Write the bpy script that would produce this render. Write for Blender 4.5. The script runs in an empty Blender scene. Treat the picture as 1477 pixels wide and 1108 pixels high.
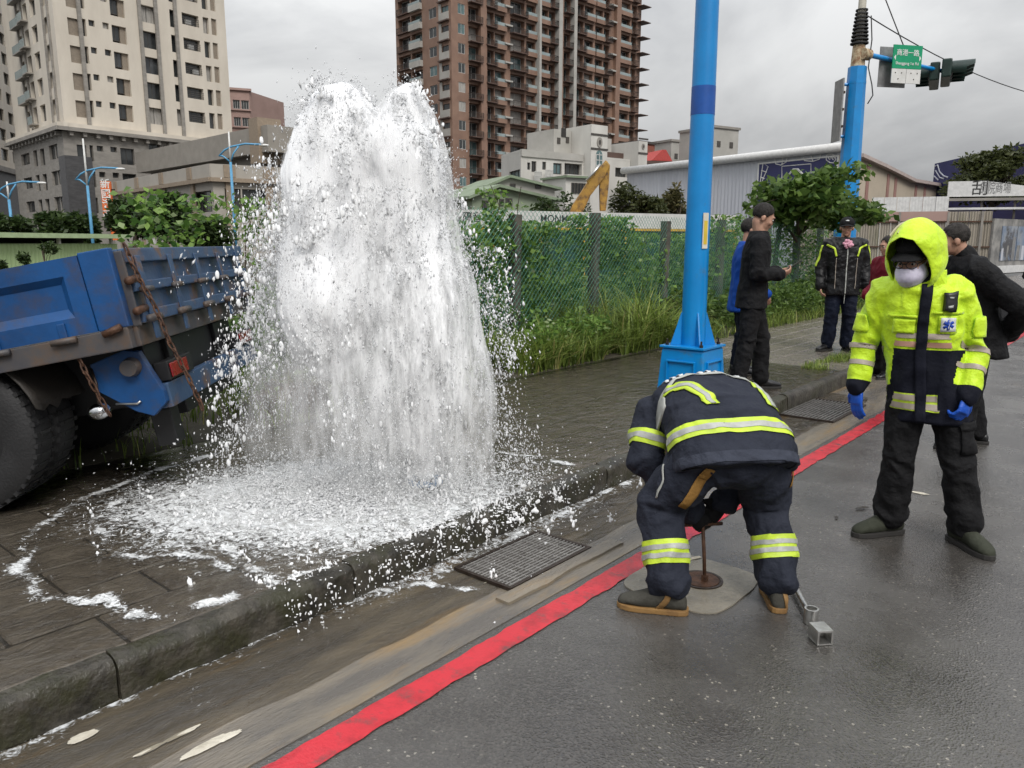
import bpy, bmesh, math, random
import numpy as np
from mathutils import Vector, Matrix, noise as mnoise
from mathutils.bvhtree import BVHTree
random.seed(7); RNG = np.random.default_rng(11)
R = math.radians; PI = math.pi
sc = bpy.context.scene
COL = sc.collection

# ------------------------------------------------------------------ camera, sky, sun, exposure
FPX, CX, CY, PITCH, CAMH = 1109.0, 738.5, 554.0, R(10.42), 1.52
cam = bpy.data.cameras.new('camera'); camo = bpy.data.objects.new('camera', cam); COL.objects.link(camo)
camo.location = (0, 0, CAMH); camo.rotation_euler = (R(90) - PITCH, 0, 0)
cam.sensor_width = 36; cam.lens = 36 * FPX / 1477; cam.clip_end = 3000; cam.clip_start = .05
sc.camera = camo
SUN_EL, SUN_AZ = R(46), R(160)
w = bpy.data.worlds.new('World'); sc.world = w; w.use_nodes = True
nt = w.node_tree; nt.nodes.clear()
def wn(t): return nt.nodes.new(t)
wo = wn('ShaderNodeOutputWorld'); bg = wn('ShaderNodeBackground'); sky = wn('ShaderNodeTexSky')
sky.sky_type = 'NISHITA'; sky.sun_disc = False; sky.sun_elevation = SUN_EL; sky.sun_rotation = SUN_AZ
sky.air_density = 2; sky.dust_density = 5
tc = wn('ShaderNodeTexCoord'); mp = wn('ShaderNodeMapping'); mp.inputs['Scale'].default_value = (1.0, 1.0, 2.8)
nz = wn('ShaderNodeTexNoise'); nz.inputs['Scale'].default_value = 1.7; nz.inputs['Detail'].default_value = 7; nz.inputs['Roughness'].default_value = .55
nz.inputs['Distortion'].default_value = .5
rp = wn('ShaderNodeValToRGB'); rp.color_ramp.elements[0].position = .36; rp.color_ramp.elements[1].position = .66
rp.color_ramp.elements[0].color = (.50, .515, .55, 1); rp.color_ramp.elements[1].color = (1.14, 1.15, 1.16, 1)
ml = wn('ShaderNodeVectorMath'); ml.operation = 'SCALE'; ml.inputs['Scale'].default_value = 10.0
mx = wn('ShaderNodeMix'); mx.data_type = 'RGBA'; mx.inputs['Factor'].default_value = .93
nt.links.new(tc.outputs['Generated'], mp.inputs['Vector']); nt.links.new(mp.outputs[0], nz.inputs['Vector'])
nt.links.new(nz.outputs['Fac'], rp.inputs[0]); nt.links.new(rp.outputs[0], ml.inputs[0])
nt.links.new(sky.outputs[0], mx.inputs[6]); nt.links.new(ml.outputs[0], mx.inputs[7])
# an overcast sky is about three times as bright overhead as at the horizon
sx = wn('ShaderNodeSeparateXYZ'); nt.links.new(tc.outputs['Generated'], sx.inputs[0]); cl = wn('ShaderNodeMapRange'); cl.inputs[3].default_value = .30; cl.inputs[4].default_value = 1.45; nt.links.new(sx.outputs['Z'], cl.inputs[0])
ov = wn('ShaderNodeVectorMath'); ov.operation = 'SCALE'; nt.links.new(mx.outputs[2], ov.inputs[0]); nt.links.new(cl.outputs[0], ov.inputs['Scale'])
nt.links.new(ov.outputs[0], bg.inputs[0]); bg.inputs[1].default_value = .1; nt.links.new(bg.outputs[0], wo.inputs[0])
sl = bpy.data.lights.new('sun', 'SUN'); sl.energy = 1.5; sl.angle = R(25); sl.color = (1, .97, .93)
slo = bpy.data.objects.new('sun', sl); COL.objects.link(slo)
sdir = Vector((math.sin(SUN_AZ) * math.cos(SUN_EL), math.cos(SUN_AZ) * math.cos(SUN_EL), math.sin(SUN_EL)))
slo.rotation_euler = sdir.to_track_quat('Z', 'Y').to_euler()
vs = sc.view_settings; vs.view_transform = 'Standard'; vs.look = 'None'; vs.exposure = 0.45; vs.gamma = 1; vs.use_curve_mapping = False
sc.render.engine = 'CYCLES'; sc.cycles.use_denoising = True; sc.cycles.max_bounces = 10; sc.cycles.transparent_max_bounces = 12
sc.cycles.diffuse_bounces = 6; sc.cycles.glossy_bounces = 3; sc.cycles.transmission_bounces = 4
sc.cycles.caustics_reflective = False; sc.cycles.caustics_refractive = False
sc.cycles.use_adaptive_sampling = True; sc.cycles.adaptive_threshold = .02

# ------------------------------------------------------------------ where things stand
SP, CP = math.sin(PITCH), math.cos(PITCH)
def ray(px, py):
    dx, du = px - CX, CY - py
    return Vector((dx, FPX * CP + du * SP, -FPX * SP + du * CP))
def G(px, py, z=0.0):                       # the point of the level z seen there
    r = ray(px, py); return Vector((0, 0, CAMH)) + r * ((z - CAMH) / r.z)
def D(px, py, y):                           # the point at distance y ahead
    r = ray(px, py); return Vector((0, 0, CAMH)) + r * (y / r.y)
RA = R(40.4); RU = Vector((math.sin(RA), math.cos(RA), 0)); RN = Vector((-math.cos(RA), math.sin(RA), 0))
def RD(s, t, z=0.0): return RU * s + RN * t + Vector((0, 0, z))
def ST(p): return p.dot(RU), p.dot(RN)
ROADZ = -RA                                  # z-rotation that turns local +Y into the road's direction

# ------------------------------------------------------------------ materials
MATS = {}
def newmat(name):
    m = bpy.data.materials.new(name); m.use_nodes = True; MATS[name] = m
    n = m.node_tree.nodes; return m, m.node_tree, n['Principled BSDF']
def mat(name, col, rough=.6, col2=None, ns=5., nd=5, lo=.35, hi=.68, bump=0., bs=60., metal=0., spec=.5, coat=0., stretch=(1, 1, 1), rough2=None, sheen=0., rand=True, trans=0., grime=None, bdist=.01):
    m, t, p = newmat(name); N = t.nodes; L = t.links
    tcn = N.new('ShaderNodeTexCoord'); vec = tcn.outputs['Object']
    if rand:
        oi = N.new('ShaderNodeObjectInfo'); a = N.new('ShaderNodeVectorMath'); a.operation = 'SCALE'; a.inputs[0].default_value = (13, 7, 19)
        L.new(oi.outputs['Random'], a.inputs['Scale']); b = N.new('ShaderNodeVectorMath'); L.new(vec, b.inputs[0]); L.new(a.outputs[0], b.inputs[1]); vec = b.outputs[0]
    mpn = N.new('ShaderNodeMapping'); mpn.inputs['Scale'].default_value = stretch; L.new(vec, mpn.inputs['Vector'])
    if col2 is None: col2 = tuple(c * .78 for c in col)
    nn = N.new('ShaderNodeTexNoise'); nn.inputs['Scale'].default_value = ns; nn.inputs['Detail'].default_value = nd; nn.inputs['Roughness'].default_value = .62
    L.new(mpn.outputs[0], nn.inputs['Vector'])
    rmp = N.new('ShaderNodeValToRGB'); rmp.color_ramp.elements[0].position = lo; rmp.color_ramp.elements[1].position = hi
    rmp.color_ramp.elements[0].color = (*col2, 1); rmp.color_ramp.elements[1].color = (*col, 1)
    L.new(nn.outputs['Fac'], rmp.inputs[0]); cout = rmp.outputs[0]
    if grime:                                # patches of another colour: (colour, scale, lo, hi)
        gn = N.new('ShaderNodeTexNoise'); gn.inputs['Scale'].default_value = grime[1]; gn.inputs['Detail'].default_value = 8; gn.inputs['Roughness'].default_value = .7
        L.new(mpn.outputs[0], gn.inputs['Vector'])
        mr = N.new('ShaderNodeMapRange'); mr.inputs[1].default_value = grime[2]; mr.inputs[2].default_value = grime[3]; L.new(gn.outputs['Fac'], mr.inputs[0])
        mm = N.new('ShaderNodeMix'); mm.data_type = 'RGBA'; L.new(mr.outputs[0], mm.inputs[0]); L.new(cout, mm.inputs[6]); mm.inputs[7].default_value = (*grime[0], 1); cout = mm.outputs[2]
    L.new(cout, p.inputs['Base Color'])
    p.inputs['Roughness'].default_value = rough; p.inputs['Metallic'].default_value = metal; p.inputs['Specular IOR Level'].default_value = spec
    p.inputs['Coat Weight'].default_value = coat; p.inputs['Coat Roughness'].default_value = .12
    if sheen: p.inputs['Sheen Weight'].default_value = sheen
    if trans: p.inputs['Transmission Weight'].default_value = trans
    if rough2 is not None:
        mr = N.new('ShaderNodeMapRange'); mr.inputs[1].default_value = .35; mr.inputs[2].default_value = .65; mr.inputs[3].default_value = rough; mr.inputs[4].default_value = rough2
        L.new(nn.outputs['Fac'], mr.inputs[0]); L.new(mr.outputs[0], p.inputs['Roughness'])
    if bump:
        bn = N.new('ShaderNodeTexNoise'); bn.inputs['Scale'].default_value = bs; bn.inputs['Detail'].default_value = 4; L.new(mpn.outputs[0], bn.inputs['Vector'])
        bu = N.new('ShaderNodeBump'); bu.inputs['Strength'].default_value = bump; bu.inputs['Distance'].default_value = bdist; L.new(bn.outputs['Fac'], bu.inputs['Height']); L.new(bu.outputs[0], p.inputs['Normal'])
    return m
def leafmat(name, c1, c2, c3=None, transl=.35):
    m, t, p = newmat(name); N = t.nodes; L = t.links
    at = N.new('ShaderNodeAttribute'); at.attribute_name = 'var'
    r = N.new('ShaderNodeValToRGB'); r.color_ramp.elements[0].color = (*c1, 1); r.color_ramp.elements[1].color = (*c2, 1)
    if c3: e = r.color_ramp.elements.new(.93); e.color = (*c2, 1); r.color_ramp.elements[2].color = (*c3, 1)
    L.new(at.outputs['Fac'], r.inputs[0]); L.new(r.outputs[0], p.inputs['Base Color'])
    p.inputs['Roughness'].default_value = .45; p.inputs['Specular IOR Level'].default_value = .35
    tr = N.new('ShaderNodeBsdfTranslucent'); L.new(r.outputs[0], tr.inputs['Color']); mxs = N.new('ShaderNodeMixShader'); mxs.inputs[0].default_value = transl
    L.new(p.outputs[0], mxs.inputs[1]); L.new(tr.outputs[0], mxs.inputs[2]); L.new(mxs.outputs[0], N['Material Output'].inputs['Surface'])
    return m

# ------------------------------------------------------------------ mesh helpers
class MB:
    def __init__(s): s.v = []; s.f = []; s.mi = []; s.cm = 0
    def add(s, vs, fs, M=None):
        o = len(s.v); s.v += [tuple(M @ Vector(v)) if M else tuple(v) for v in vs]
        s.f += [tuple(i + o for i in f) for f in fs]; s.mi += [s.cm] * len(fs); return s
    def box(s, c, sz, rot=None, M=None):
        x, y, z = sz[0] / 2, sz[1] / 2, sz[2] / 2
        T = Matrix.Translation(c)
        if rot is not None: T = T @ (rot.to_4x4() if isinstance(rot, Matrix) else Matrix.Rotation(rot, 4, 'Z'))
        if M: T = M @ T
        return s.add([(-x, -y, -z), (x, -y, -z), (x, y, -z), (-x, y, -z), (-x, -y, z), (x, -y, z), (x, y, z), (-x, y, z)],
                     [(0, 3, 2, 1), (4, 5, 6, 7), (0, 1, 5, 4), (1, 2, 6, 5), (2, 3, 7, 6), (3, 0, 4, 7)], T)
    def bb(s, x0, x1, y0, y1, z0, z1, M=None): return s.box(((x0 + x1) / 2, (y0 + y1) / 2, (z0 + z1) / 2), (x1 - x0, y1 - y0, z1 - z0), None, M)
    def loft(s, rings, n=16, caps=True, sq=1.0):    # rings: (centre, xvec, yvec)
        o = len(s.v)
        for c, ax, ay in rings:
            c, ax, ay = Vector(c), Vector(ax), Vector(ay)
            for i in range(n):
                a = 2 * PI * i / n; ca, sa = math.cos(a), math.sin(a)
                ca = math.copysign(abs(ca) ** sq, ca); sa = math.copysign(abs(sa) ** sq, sa)
                s.v.append(tuple(c + ax * ca + ay * sa))
        fs = []
        for k in range(len(rings) - 1):
            for i in range(n):
                j = (i + 1) % n; fs.append((o + k * n + i, o + k * n + j, o + (k + 1) * n + j, o + (k + 1) * n + i))
        if caps:
            fs.append(tuple(o + i for i in reversed(range(n)))); fs.append(tuple(o + (len(rings) - 1) * n + i for i in range(n)))
        s.f += fs; s.mi += [s.cm] * len(fs); return s
    def tube(s, pts, rad, n=8, caps=True, flat=1.0, ref=None):
        pts = [Vector(p) for p in pts]; rad = rad if isinstance(rad, (list, tuple)) else [rad] * len(pts)
        rings = []; prev = None
        for i, p in enumerate(pts):
            d = (pts[min(i + 1, len(pts) - 1)] - pts[max(i - 1, 0)]).normalized()
            if prev is None:
                u = Vector(ref) if ref is not None else (Vector((0, 0, 1)) if abs(d.z) < .9 else Vector((1, 0, 0)))
            else: u = prev
            u = (u - d * u.dot(d)).normalized(); prev = u; v = d.cross(u)
            rings.append((p, u * rad[i], v * rad[i] * flat))
        return s.loft(rings, n, caps)
    def limb(s, pts, rad, n=14):                    # a tube with rounded ends
        pts = [Vector(p) for p in pts]; rad = list(rad)
        d0 = (pts[0] - pts[1]).normalized(); d1 = (pts[-1] - pts[-2]).normalized()
        P = [pts[0] + d0 * rad[0] * .8, pts[0] + d0 * rad[0] * .5] + pts + [pts[-1] + d1 * rad[-1] * .5, pts[-1] + d1 * rad[-1] * .8]
        Q = [rad[0] * .5, rad[0] * .85] + rad + [rad[-1] * .85, rad[-1] * .5]
        return s.tube(P, Q, n)
    def ell(s, c, r, rot=None, nu=14, nv=9):
        T = Matrix.Translation(c) @ (rot.to_4x4() if rot is not None else Matrix.Identity(4))
        rings = [(T @ Vector((0, 0, -r[2] * math.cos(PI * (k + .02) / (nv + .04)))), T.to_3x3() @ Vector((r[0] * math.sin(PI * (k + .02) / (nv + .04)), 0, 0)), T.to_3x3() @ Vector((0, r[1] * math.sin(PI * (k + .02) / (nv + .04)), 0))) for k in range(nv + 1)]
        return s.loft(rings, nu)
    def poly(s, pts, th=None, nrm=None):            # a flat polygon, extruded by th along nrm
        pts = [Vector(p) for p in pts]; n = len(pts)
        if th is None: return s.add(pts, [tuple(range(n))])
        q = [p + Vector(nrm) * th for p in pts]
        return s.add(pts + q, [tuple(reversed(range(n))), tuple(range(n, 2 * n))] + [(i, (i + 1) % n, n + (i + 1) % n, n + i) for i in range(n)])
    def mesh(s, name, mats, smooth=False, bevel=0, segs=2):
        me = bpy.data.meshes.new(name); me.from_pydata(s.v, [], s.f)
        for m in (mats if isinstance(mats, (list, tuple)) else [mats]): me.materials.append(MATS[m] if isinstance(m, str) else m)
        if any(s.mi): me.polygons.foreach_set('material_index', s.mi)
        if bevel:
            b = bmesh.new(); b.from_mesh(me); bmesh.ops.remove_doubles(b, verts=b.verts, dist=1e-5)
            bmesh.ops.bevel(b, geom=[e for e in b.edges if e.is_manifold and e.calc_face_angle(0) > .5], offset=bevel, segments=segs, affect='EDGES', profile=.6, clamp_overlap=True)
            b.to_mesh(me); b.free()
        if smooth: shade(me, smooth)
        me.update(); return me
    def build(s, name, mats, parent=None, smooth=False, bevel=0, segs=2, **kw): return obj(name, s.mesh(name, mats, smooth, bevel, segs), parent, **kw)
def shade(me, ang=True):
    me.polygons.foreach_set('use_smooth', [True] * len(me.polygons))
    if ang is not True: me.set_sharp_from_angle(angle=R(ang))
def obj(name, me, parent=None, label=None, cat=None, group=None, kind=None, loc=None, rz=None, M=None):
    o = bpy.data.objects.new(name, me); COL.objects.link(o); o.parent = parent
    if loc is not None: o.location = loc
    if rz is not None: o.rotation_euler = (0, 0, rz)
    if M is not None: o.matrix_local = M
    return tag(o, label, cat, group, kind)
def tag(o, label=None, cat=None, group=None, kind=None):
    if label: o['label'] = label
    if cat: o['category'] = cat
    if group: o['group'] = group
    if kind: o['kind'] = kind
    return o
def thing(name, label, cat, loc=(0, 0, 0), rz=0, group=None): return obj(name, None, None, label, cat, group, None, loc, rz)
def rawmesh(name, V, Fq, m, smooth=False, var=None):
    V = np.asarray(V, np.float32).reshape(-1, 3); Fq = np.asarray(Fq, np.int32); k = Fq.shape[1]
    me = bpy.data.meshes.new(name); me.vertices.add(len(V)); me.vertices.foreach_set('co', V.ravel())
    me.loops.add(Fq.size); me.loops.foreach_set('vertex_index', Fq.ravel()); me.polygons.add(len(Fq))
    me.polygons.foreach_set('loop_start', np.arange(0, Fq.size, k, dtype=np.int32))
    me.update(calc_edges=True)
    if var is not None:
        a = me.attributes.new('var', 'FLOAT', 'POINT'); a.data.foreach_set('value', np.asarray(var, np.float32))
    me.materials.append(MATS[m]); 
    if smooth: shade(me)
    return me
def evalmesh(me, setup):
    o = bpy.data.objects.new('tmp', me); COL.objects.link(o); setup(o)
    dg = bpy.context.evaluated_depsgraph_get(); dg.update()
    r = bpy.data.meshes.new_from_object(o.evaluated_get(dg), depsgraph=dg); bpy.data.objects.remove(o); return r
def remesh(mb, voxel, smooth=6, fac=.5):
    me = bpy.data.meshes.new('b'); me.from_pydata(mb.v, [], mb.f)
    def st(o):
        m = o.modifiers.new('r', 'REMESH'); m.mode = 'VOXEL'; m.voxel_size = voxel
        if smooth: q = o.modifiers.new('s', 'SMOOTH'); q.iterations = smooth; q.factor = fac
    r = evalmesh(me, st); bpy.data.meshes.remove(me); r.materials.clear(); return r
def text_mesh(txt, size, m, extrude=.002, bold=0.0):
    c = bpy.data.curves.new('t', 'FONT'); c.body = txt; c.size = size; c.extrude = extrude; c.offset = bold; c.align_x = 'CENTER'; c.align_y = 'CENTER'
    o = bpy.data.objects.new('t', c); COL.objects.link(o); dg = bpy.context.evaluated_depsgraph_get(); dg.update()
    me = bpy.data.meshes.new_from_object(o.evaluated_get(dg), depsgraph=dg); bpy.data.objects.remove(o); me.materials.clear(); me.materials.append(MATS[m]); return me
def fbm(x, y, z=0., o=4): return mnoise.fractal(Vector((x, y, z)), 1.0, 2.0, o)
def leaf_cloud(name, C, size, m, aspect=.5, up=.3, droop=0., sv=.4):
    # one small folded leaf at each point of C
    n = len(C); d = RNG.normal(size=(n, 3)); d[:, 2] = d[:, 2] * .6 + droop; d /= np.linalg.norm(d, axis=1)[:, None]
    q = RNG.normal(size=(n, 3)); q[:, 2] += up * 2; s_ = np.cross(d, q); s_ /= np.linalg.norm(s_, axis=1)[:, None] + 1e-9; nn = np.cross(s_, d)
    L = size * (1 + sv * RNG.uniform(-1, 1, n))[:, None]; W = L * aspect * .5
    V = np.stack([C, C + d * L * .45 + s_ * W + nn * W * .25, C + d * L - nn * L * .08, C + d * L * .45 - s_ * W + nn * W * .25], 1)
    F = np.arange(n * 4).reshape(n, 4); var = np.repeat(np.clip(RNG.uniform(0, 1, n), 0, 1), 4)
    return rawmesh(name, V, F, m, False, var)
def blob_points(n, c, r, lumps=9, shell=.55, seed=0):
    # points through an uneven crown made of lumps
    g = np.random.default_rng(seed); c = np.array(c); r = np.array(r)
    lc = g.normal(size=(lumps, 3)); lc /= np.linalg.norm(lc, axis=1)[:, None]; lc *= (g.uniform(.35, .75, lumps) ** .7)[:, None]
    lr = g.uniform(.28, .5, lumps); k = g.choice(lumps, n, p=lr ** 2 / sum(lr ** 2))
    d = g.normal(size=(n, 3)); d /= np.linalg.norm(d, axis=1)[:, None]
    rad = lr[k] * (shell + (1 - shell) * g.uniform(0, 1, n)) ** 1
    return c + (lc[k] + d * rad[:, None]) * r
def blades(name, P, hgt, wid, m, lean=.5, seed=1):
    g = np.random.default_rng(seed); n = len(P); a = g.uniform(0, 2 * PI, n); dirv = np.stack([np.cos(a), np.sin(a), np.zeros(n)], 1)
    sd = np.stack([-np.sin(a), np.cos(a), np.zeros(n)], 1); h = (hgt * g.uniform(.45, 1.15, n))[:, None]; b = (lean * g.uniform(.15, 1.1, n))[:, None]
    V = []
    for t, wf in ((0, 1), (.4, .9), (.75, .6)):
        c = P + np.array([0, 0, 1.]) * h * (t - .35 * b * t * t) + dirv * h * b * t * t
        V += [c - sd * wid * wf * .5, c + sd * wid * wf * .5]
    V.append(P + np.array([0, 0, 1.]) * h * (1 - .35 * b) + dirv * h * b)
    V = np.stack(V, 1); base = np.arange(n)[:, None] * 7
    F = np.concatenate([base + np.array([0, 1, 3, 2]), base + np.array([2, 3, 5, 4]), base + np.array([4, 5, 6, 6])])
    F3 = F.copy(); me = bpy.data.meshes.new(name)
    q = [tuple(f) if f[2] != f[3] else tuple(f[:3]) for f in F3.tolist()]
    me.from_pydata(V.reshape(-1, 3).tolist(), [], q)
    at = me.attributes.new('var', 'FLOAT', 'POINT'); at.data.foreach_set('value', np.repeat(g.uniform(0, 1, n), 7).astype(np.float32))
    me.materials.append(MATS[m]); return me
# ------------------------------------------------------------------ ground, road, kerb, pavement
def roadmat():
    m, t, p = newmat('asphalt'); N = t.nodes; L = t.links
    c = N.new('ShaderNodeTexCoord').outputs['Object']
    def noise(s, d=4, r=.6, v=c):
        n = N.new('ShaderNodeTexNoise'); n.inputs['Scale'].default_value = s; n.inputs['Detail'].default_value = d; n.inputs['Roughness'].default_value = r; L.new(v, n.inputs['Vector']); return n.outputs['Fac']
    def rng(x, a, b, lo=0., hi=1.):
        n = N.new('ShaderNodeMapRange'); n.inputs[1].default_value = a; n.inputs[2].default_value = b; n.inputs[3].default_value = lo; n.inputs[4].default_value = hi; L.new(x, n.inputs[0]); return n.outputs[0]
    def mixc(f, a, b):
        n = N.new('ShaderNodeMix'); n.data_type = 'RGBA'; L.new(f, n.inputs[0])
        for i, q in ((6, a), (7, b)):
            if isinstance(q, tuple): n.inputs[i].default_value = (*q, 1)
            else: L.new(q, n.inputs[i])
        return n.outputs[2]
    vo = N.new('ShaderNodeTexVoronoi'); vo.inputs['Scale'].default_value = 135; L.new(c, vo.inputs['Vector'])
    sep = N.new('ShaderNodeSeparateColor'); L.new(vo.outputs['Color'], sep.inputs[0])
    base = mixc(rng(noise(.8, 8, .66), .38, .62), (.034, .032, .030), (.105, .101, .095))
    base = mixc(rng(sep.outputs[0], .4, 1., 0, .42), base, (.13, .12, .108))
    speck = N.new('ShaderNodeMath'); speck.operation = 'MULTIPLY'; L.new(rng(sep.outputs[1], .986, .992), speck.inputs[0]); L.new(rng(noise(1.6, 3), .42, .6), speck.inputs[1])
    base = mixc(speck.outputs[0], base, (.36, .33, .28))
    stain = rng(noise(2.3, 8, .7), .63, .74, 0, .55); base = mixc(stain, base, (.024, .022, .02))
    mud = rng(noise(.7, 6, .65), .56, .75, 0, .45); base = mixc(mud, base, (.15, .115, .08))
    fine = rng(noise(38, 5, .7), .3, .7, -.0, .5); base = mixc(fine, base, (.05, .043, .036))
    L.new(base, p.inputs['Base Color'])
    r = rng(noise(.8, 8, .66), .40, .64, .07, .42); L.new(r, p.inputs['Roughness']); p.inputs['Specular IOR Level'].default_value = .8
    b = N.new('ShaderNodeBump'); b.inputs['Strength'].default_value = .34; b.inputs['Distance'].default_value = .0045
    h = N.new('ShaderNodeMath'); h.operation = 'MULTIPLY_ADD'; L.new(noise(70, 3), h.inputs[0]); h.inputs[1].default_value = .8; L.new(vo.outputs['Distance'], h.inputs[2])
    L.new(h.outputs[0], b.inputs['Height']); L.new(b.outputs[0], p.inputs['Normal'])
roadmat()
mat('earth', (.10, .085, .06), .8, (.05, .045, .03), 1.2, bump=.4, bs=30)
mat('farground', (.10, .10, .098), .35, (.06, .06, .058), .4)
mat('gutter', (.235, .20, .15), .3, (.11, .10, .088), 2.6, 9, .40, .66, .5, 55, spec=.6, stretch=(2.2, .45, 1), rough2=.16, rand=False, grime=((.26, .17, .075), 1.5, .55, .7), bdist=.006)
mat('kerb', (.085, .076, .060), .42, (.020, .018, .014), 9, 9, .36, .70, bump=.9, bs=38, spec=.35, rough2=.32, grime=((.035, .034, .018), 5, .46, .60), bdist=.012)
mat('paver', (.215, .19, .158), .3, (.11, .096, .08), 7, 8, bump=.6, bs=60, spec=.6, rough2=.15, bdist=.008)
mat('joint', (.04, .036, .03), .4, bump=.4)
mat('red_paint', (.55, .022, .036), .25, (.33, .015, .024), 9, 9, .34, .55, .5, 80, spec=.5, rand=False, grime=((.10, .05, .05), 11, .54, .70), bdist=.005)
mat('white_paint', (.66, .62, .52), .4, (.45, .41, .33), 12, 6, bump=.5, bs=60)
mat('concrete', (.30, .27, .215), .38, (.17, .155, .125), 5, 7, bump=.5, bs=60, spec=.55)
mat('conc_post', (.125, .115, .092), .75, (.05, .047, .038), 6, 8, bump=.8, bs=40)
mat('iron', (.075, .06, .05), .42, (.045, .03, .022), 20, metal=.7, bump=.3)
mat('steel_bar', (.30, .29, .275), .35, (.16, .15, .14), 15, metal=.3)
mat('rust', (.12, .058, .032), .62, (.055, .028, .018), 24, 7, bump=.5, bs=80, metal=.3)
MB().bb(-900, 900, -60, 1500, -.5, -.02).build('ground', 'farground', kind='structure')
MB().bb(-1.905, 60, -30, 260, -.012, 0).build('road', 'asphalt', kind='structure', rz=ROADZ)
MB().bb(-2.56, -1.90, -6, 60, -.012, .004).build('gutter', 'gutter', kind='structure', rz=ROADZ)
pv = MB().bb(-5.06, -2.60, -6, 60, -.01, .142).build('pavement', 'joint', kind='structure', rz=ROADZ)
MB().bb(-60, -5.05, -30, 34, -.012, .146).build('verge', 'earth', kind='structure', rz=ROADZ)
pm = [MB().bb(-.139, .139, -.279, .279, -.03, .0).mesh('paver', 'paver', bevel=.006, segs=1) for _ in range(1)][0]
for r in range(8):
    for k in range(34):
        s = -.4 + k * .57 + (r % 2) * .285; t = 2.622 + .145 + r * .289
        o = obj('paver', pm, pv, loc=(-t, s, .150 + random.uniform(-.002, .003))); o.rotation_euler = (random.uniform(-.006, .006), random.uniform(-.006, .006), random.uniform(-.006, .006))
MB().bb(-5.05, -2.622, 19.2, 60, .10, .149).build('paving_far', 'paver', pv)
kerb = MB().bb(-2.60, -2.56, -6, 60, -.01, .10).build('kerb', 'joint', kind='structure', rz=ROADZ)
for k in range(34):
    s0 = -3 + k * .985; g = MB(); n = 8
    sec = [(-.0, 0), (0, .115), (-.006, .133), (-.022, .146), (-.045, .151), (-.088, .153), (-.088, 0)]
    jit = random.uniform(-.006, .006)
    rings = []; n = 26
    for i in range(n + 1):
        y = s0 + .979 * i / n
        rings.append([(-2.53 + x + jit + .012 * fbm(y * 5, z * 14, k), y, z + (.012 * fbm(y * 5, x * 9, 5 + k) if z > .1 else 0)) for x, z in sec])
    V = [v for r_ in rings for v in r_]; m_ = len(sec)
    Fs = [(i * m_ + j, i * m_ + (j + 1) % m_, (i + 1) * m_ + (j + 1) % m_, (i + 1) * m_ + j) for i in range(n) for j in range(m_)] + [tuple(range(m_)), tuple(reversed(range(n * m_, (n + 1) * m_)))]
    g.add(V, Fs); g.build('kerb_stone', 'kerb', kerb, smooth=40)
# red no-parking line with worn edges
def strip(name, t0, t1, s0, s1, z, m, step=.05, amp=.006, parent=None, kind='structure'):
    n = int((s1 - s0) / step); V = []
    for i in range(n + 1):
        s = s0 + (s1 - s0) * i / n; V += [(-t1 + amp * fbm(s * 9, 1.3), s, z), (-t0 + amp * fbm(s * 9, 7.1), s, z)]
    g = MB(); g.add(V, [(2 * i, 2 * i + 1, 2 * i + 3, 2 * i + 2) for i in range(n)]); return g.build(name, m, parent, kind=kind, rz=ROADZ if parent is None else None)
strip('red_line', 1.750, 1.862, -1, 60, .0045, 'red_paint', .02, .010)
for s0, t0 in ((27.0, -1.0), (27.0, -5.)):
    strip('white_line', t0 - 3.6, t0, s0, s0 + .35, .0045, 'white_paint')
strip('white_line', -2.0, -1.85, 12.5, 27, .0045, 'white_paint')
# dried paint splashes in the gutter
gutter = bpy.data.objects['gutter']
def splat(px, py, rx, ry, seed):
    s, t = ST(G(px, py)); g = MB(); n = 44; pts = []
    for i in range(n):
        a = 2 * PI * i / n; q = 1 + .20 * fbm(math.cos(a) * 1.4, math.sin(a) * 1.4, seed) + .12 * fbm(math.cos(a) * 6, math.sin(a) * 6, seed)
        pts.append((-t + math.cos(a) * rx * q, s + math.sin(a) * ry * q, .0085))
    g.add([(-t, s, .0095)] + pts, [(0, i + 1, (i + 1) % n + 1) for i in range(n)]); g.build('paint_splash', 'white_paint', gutter)
for a in ((120, 1066, .022, .045, 1), (262, 1062, .011, .06, 2), (300, 1078, .020, .085, 3), (330, 1066, .012, .05, 7), (215, 1085, .010, .05, 4), (700, 843, .004, .01, 5)): splat(*a)
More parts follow.
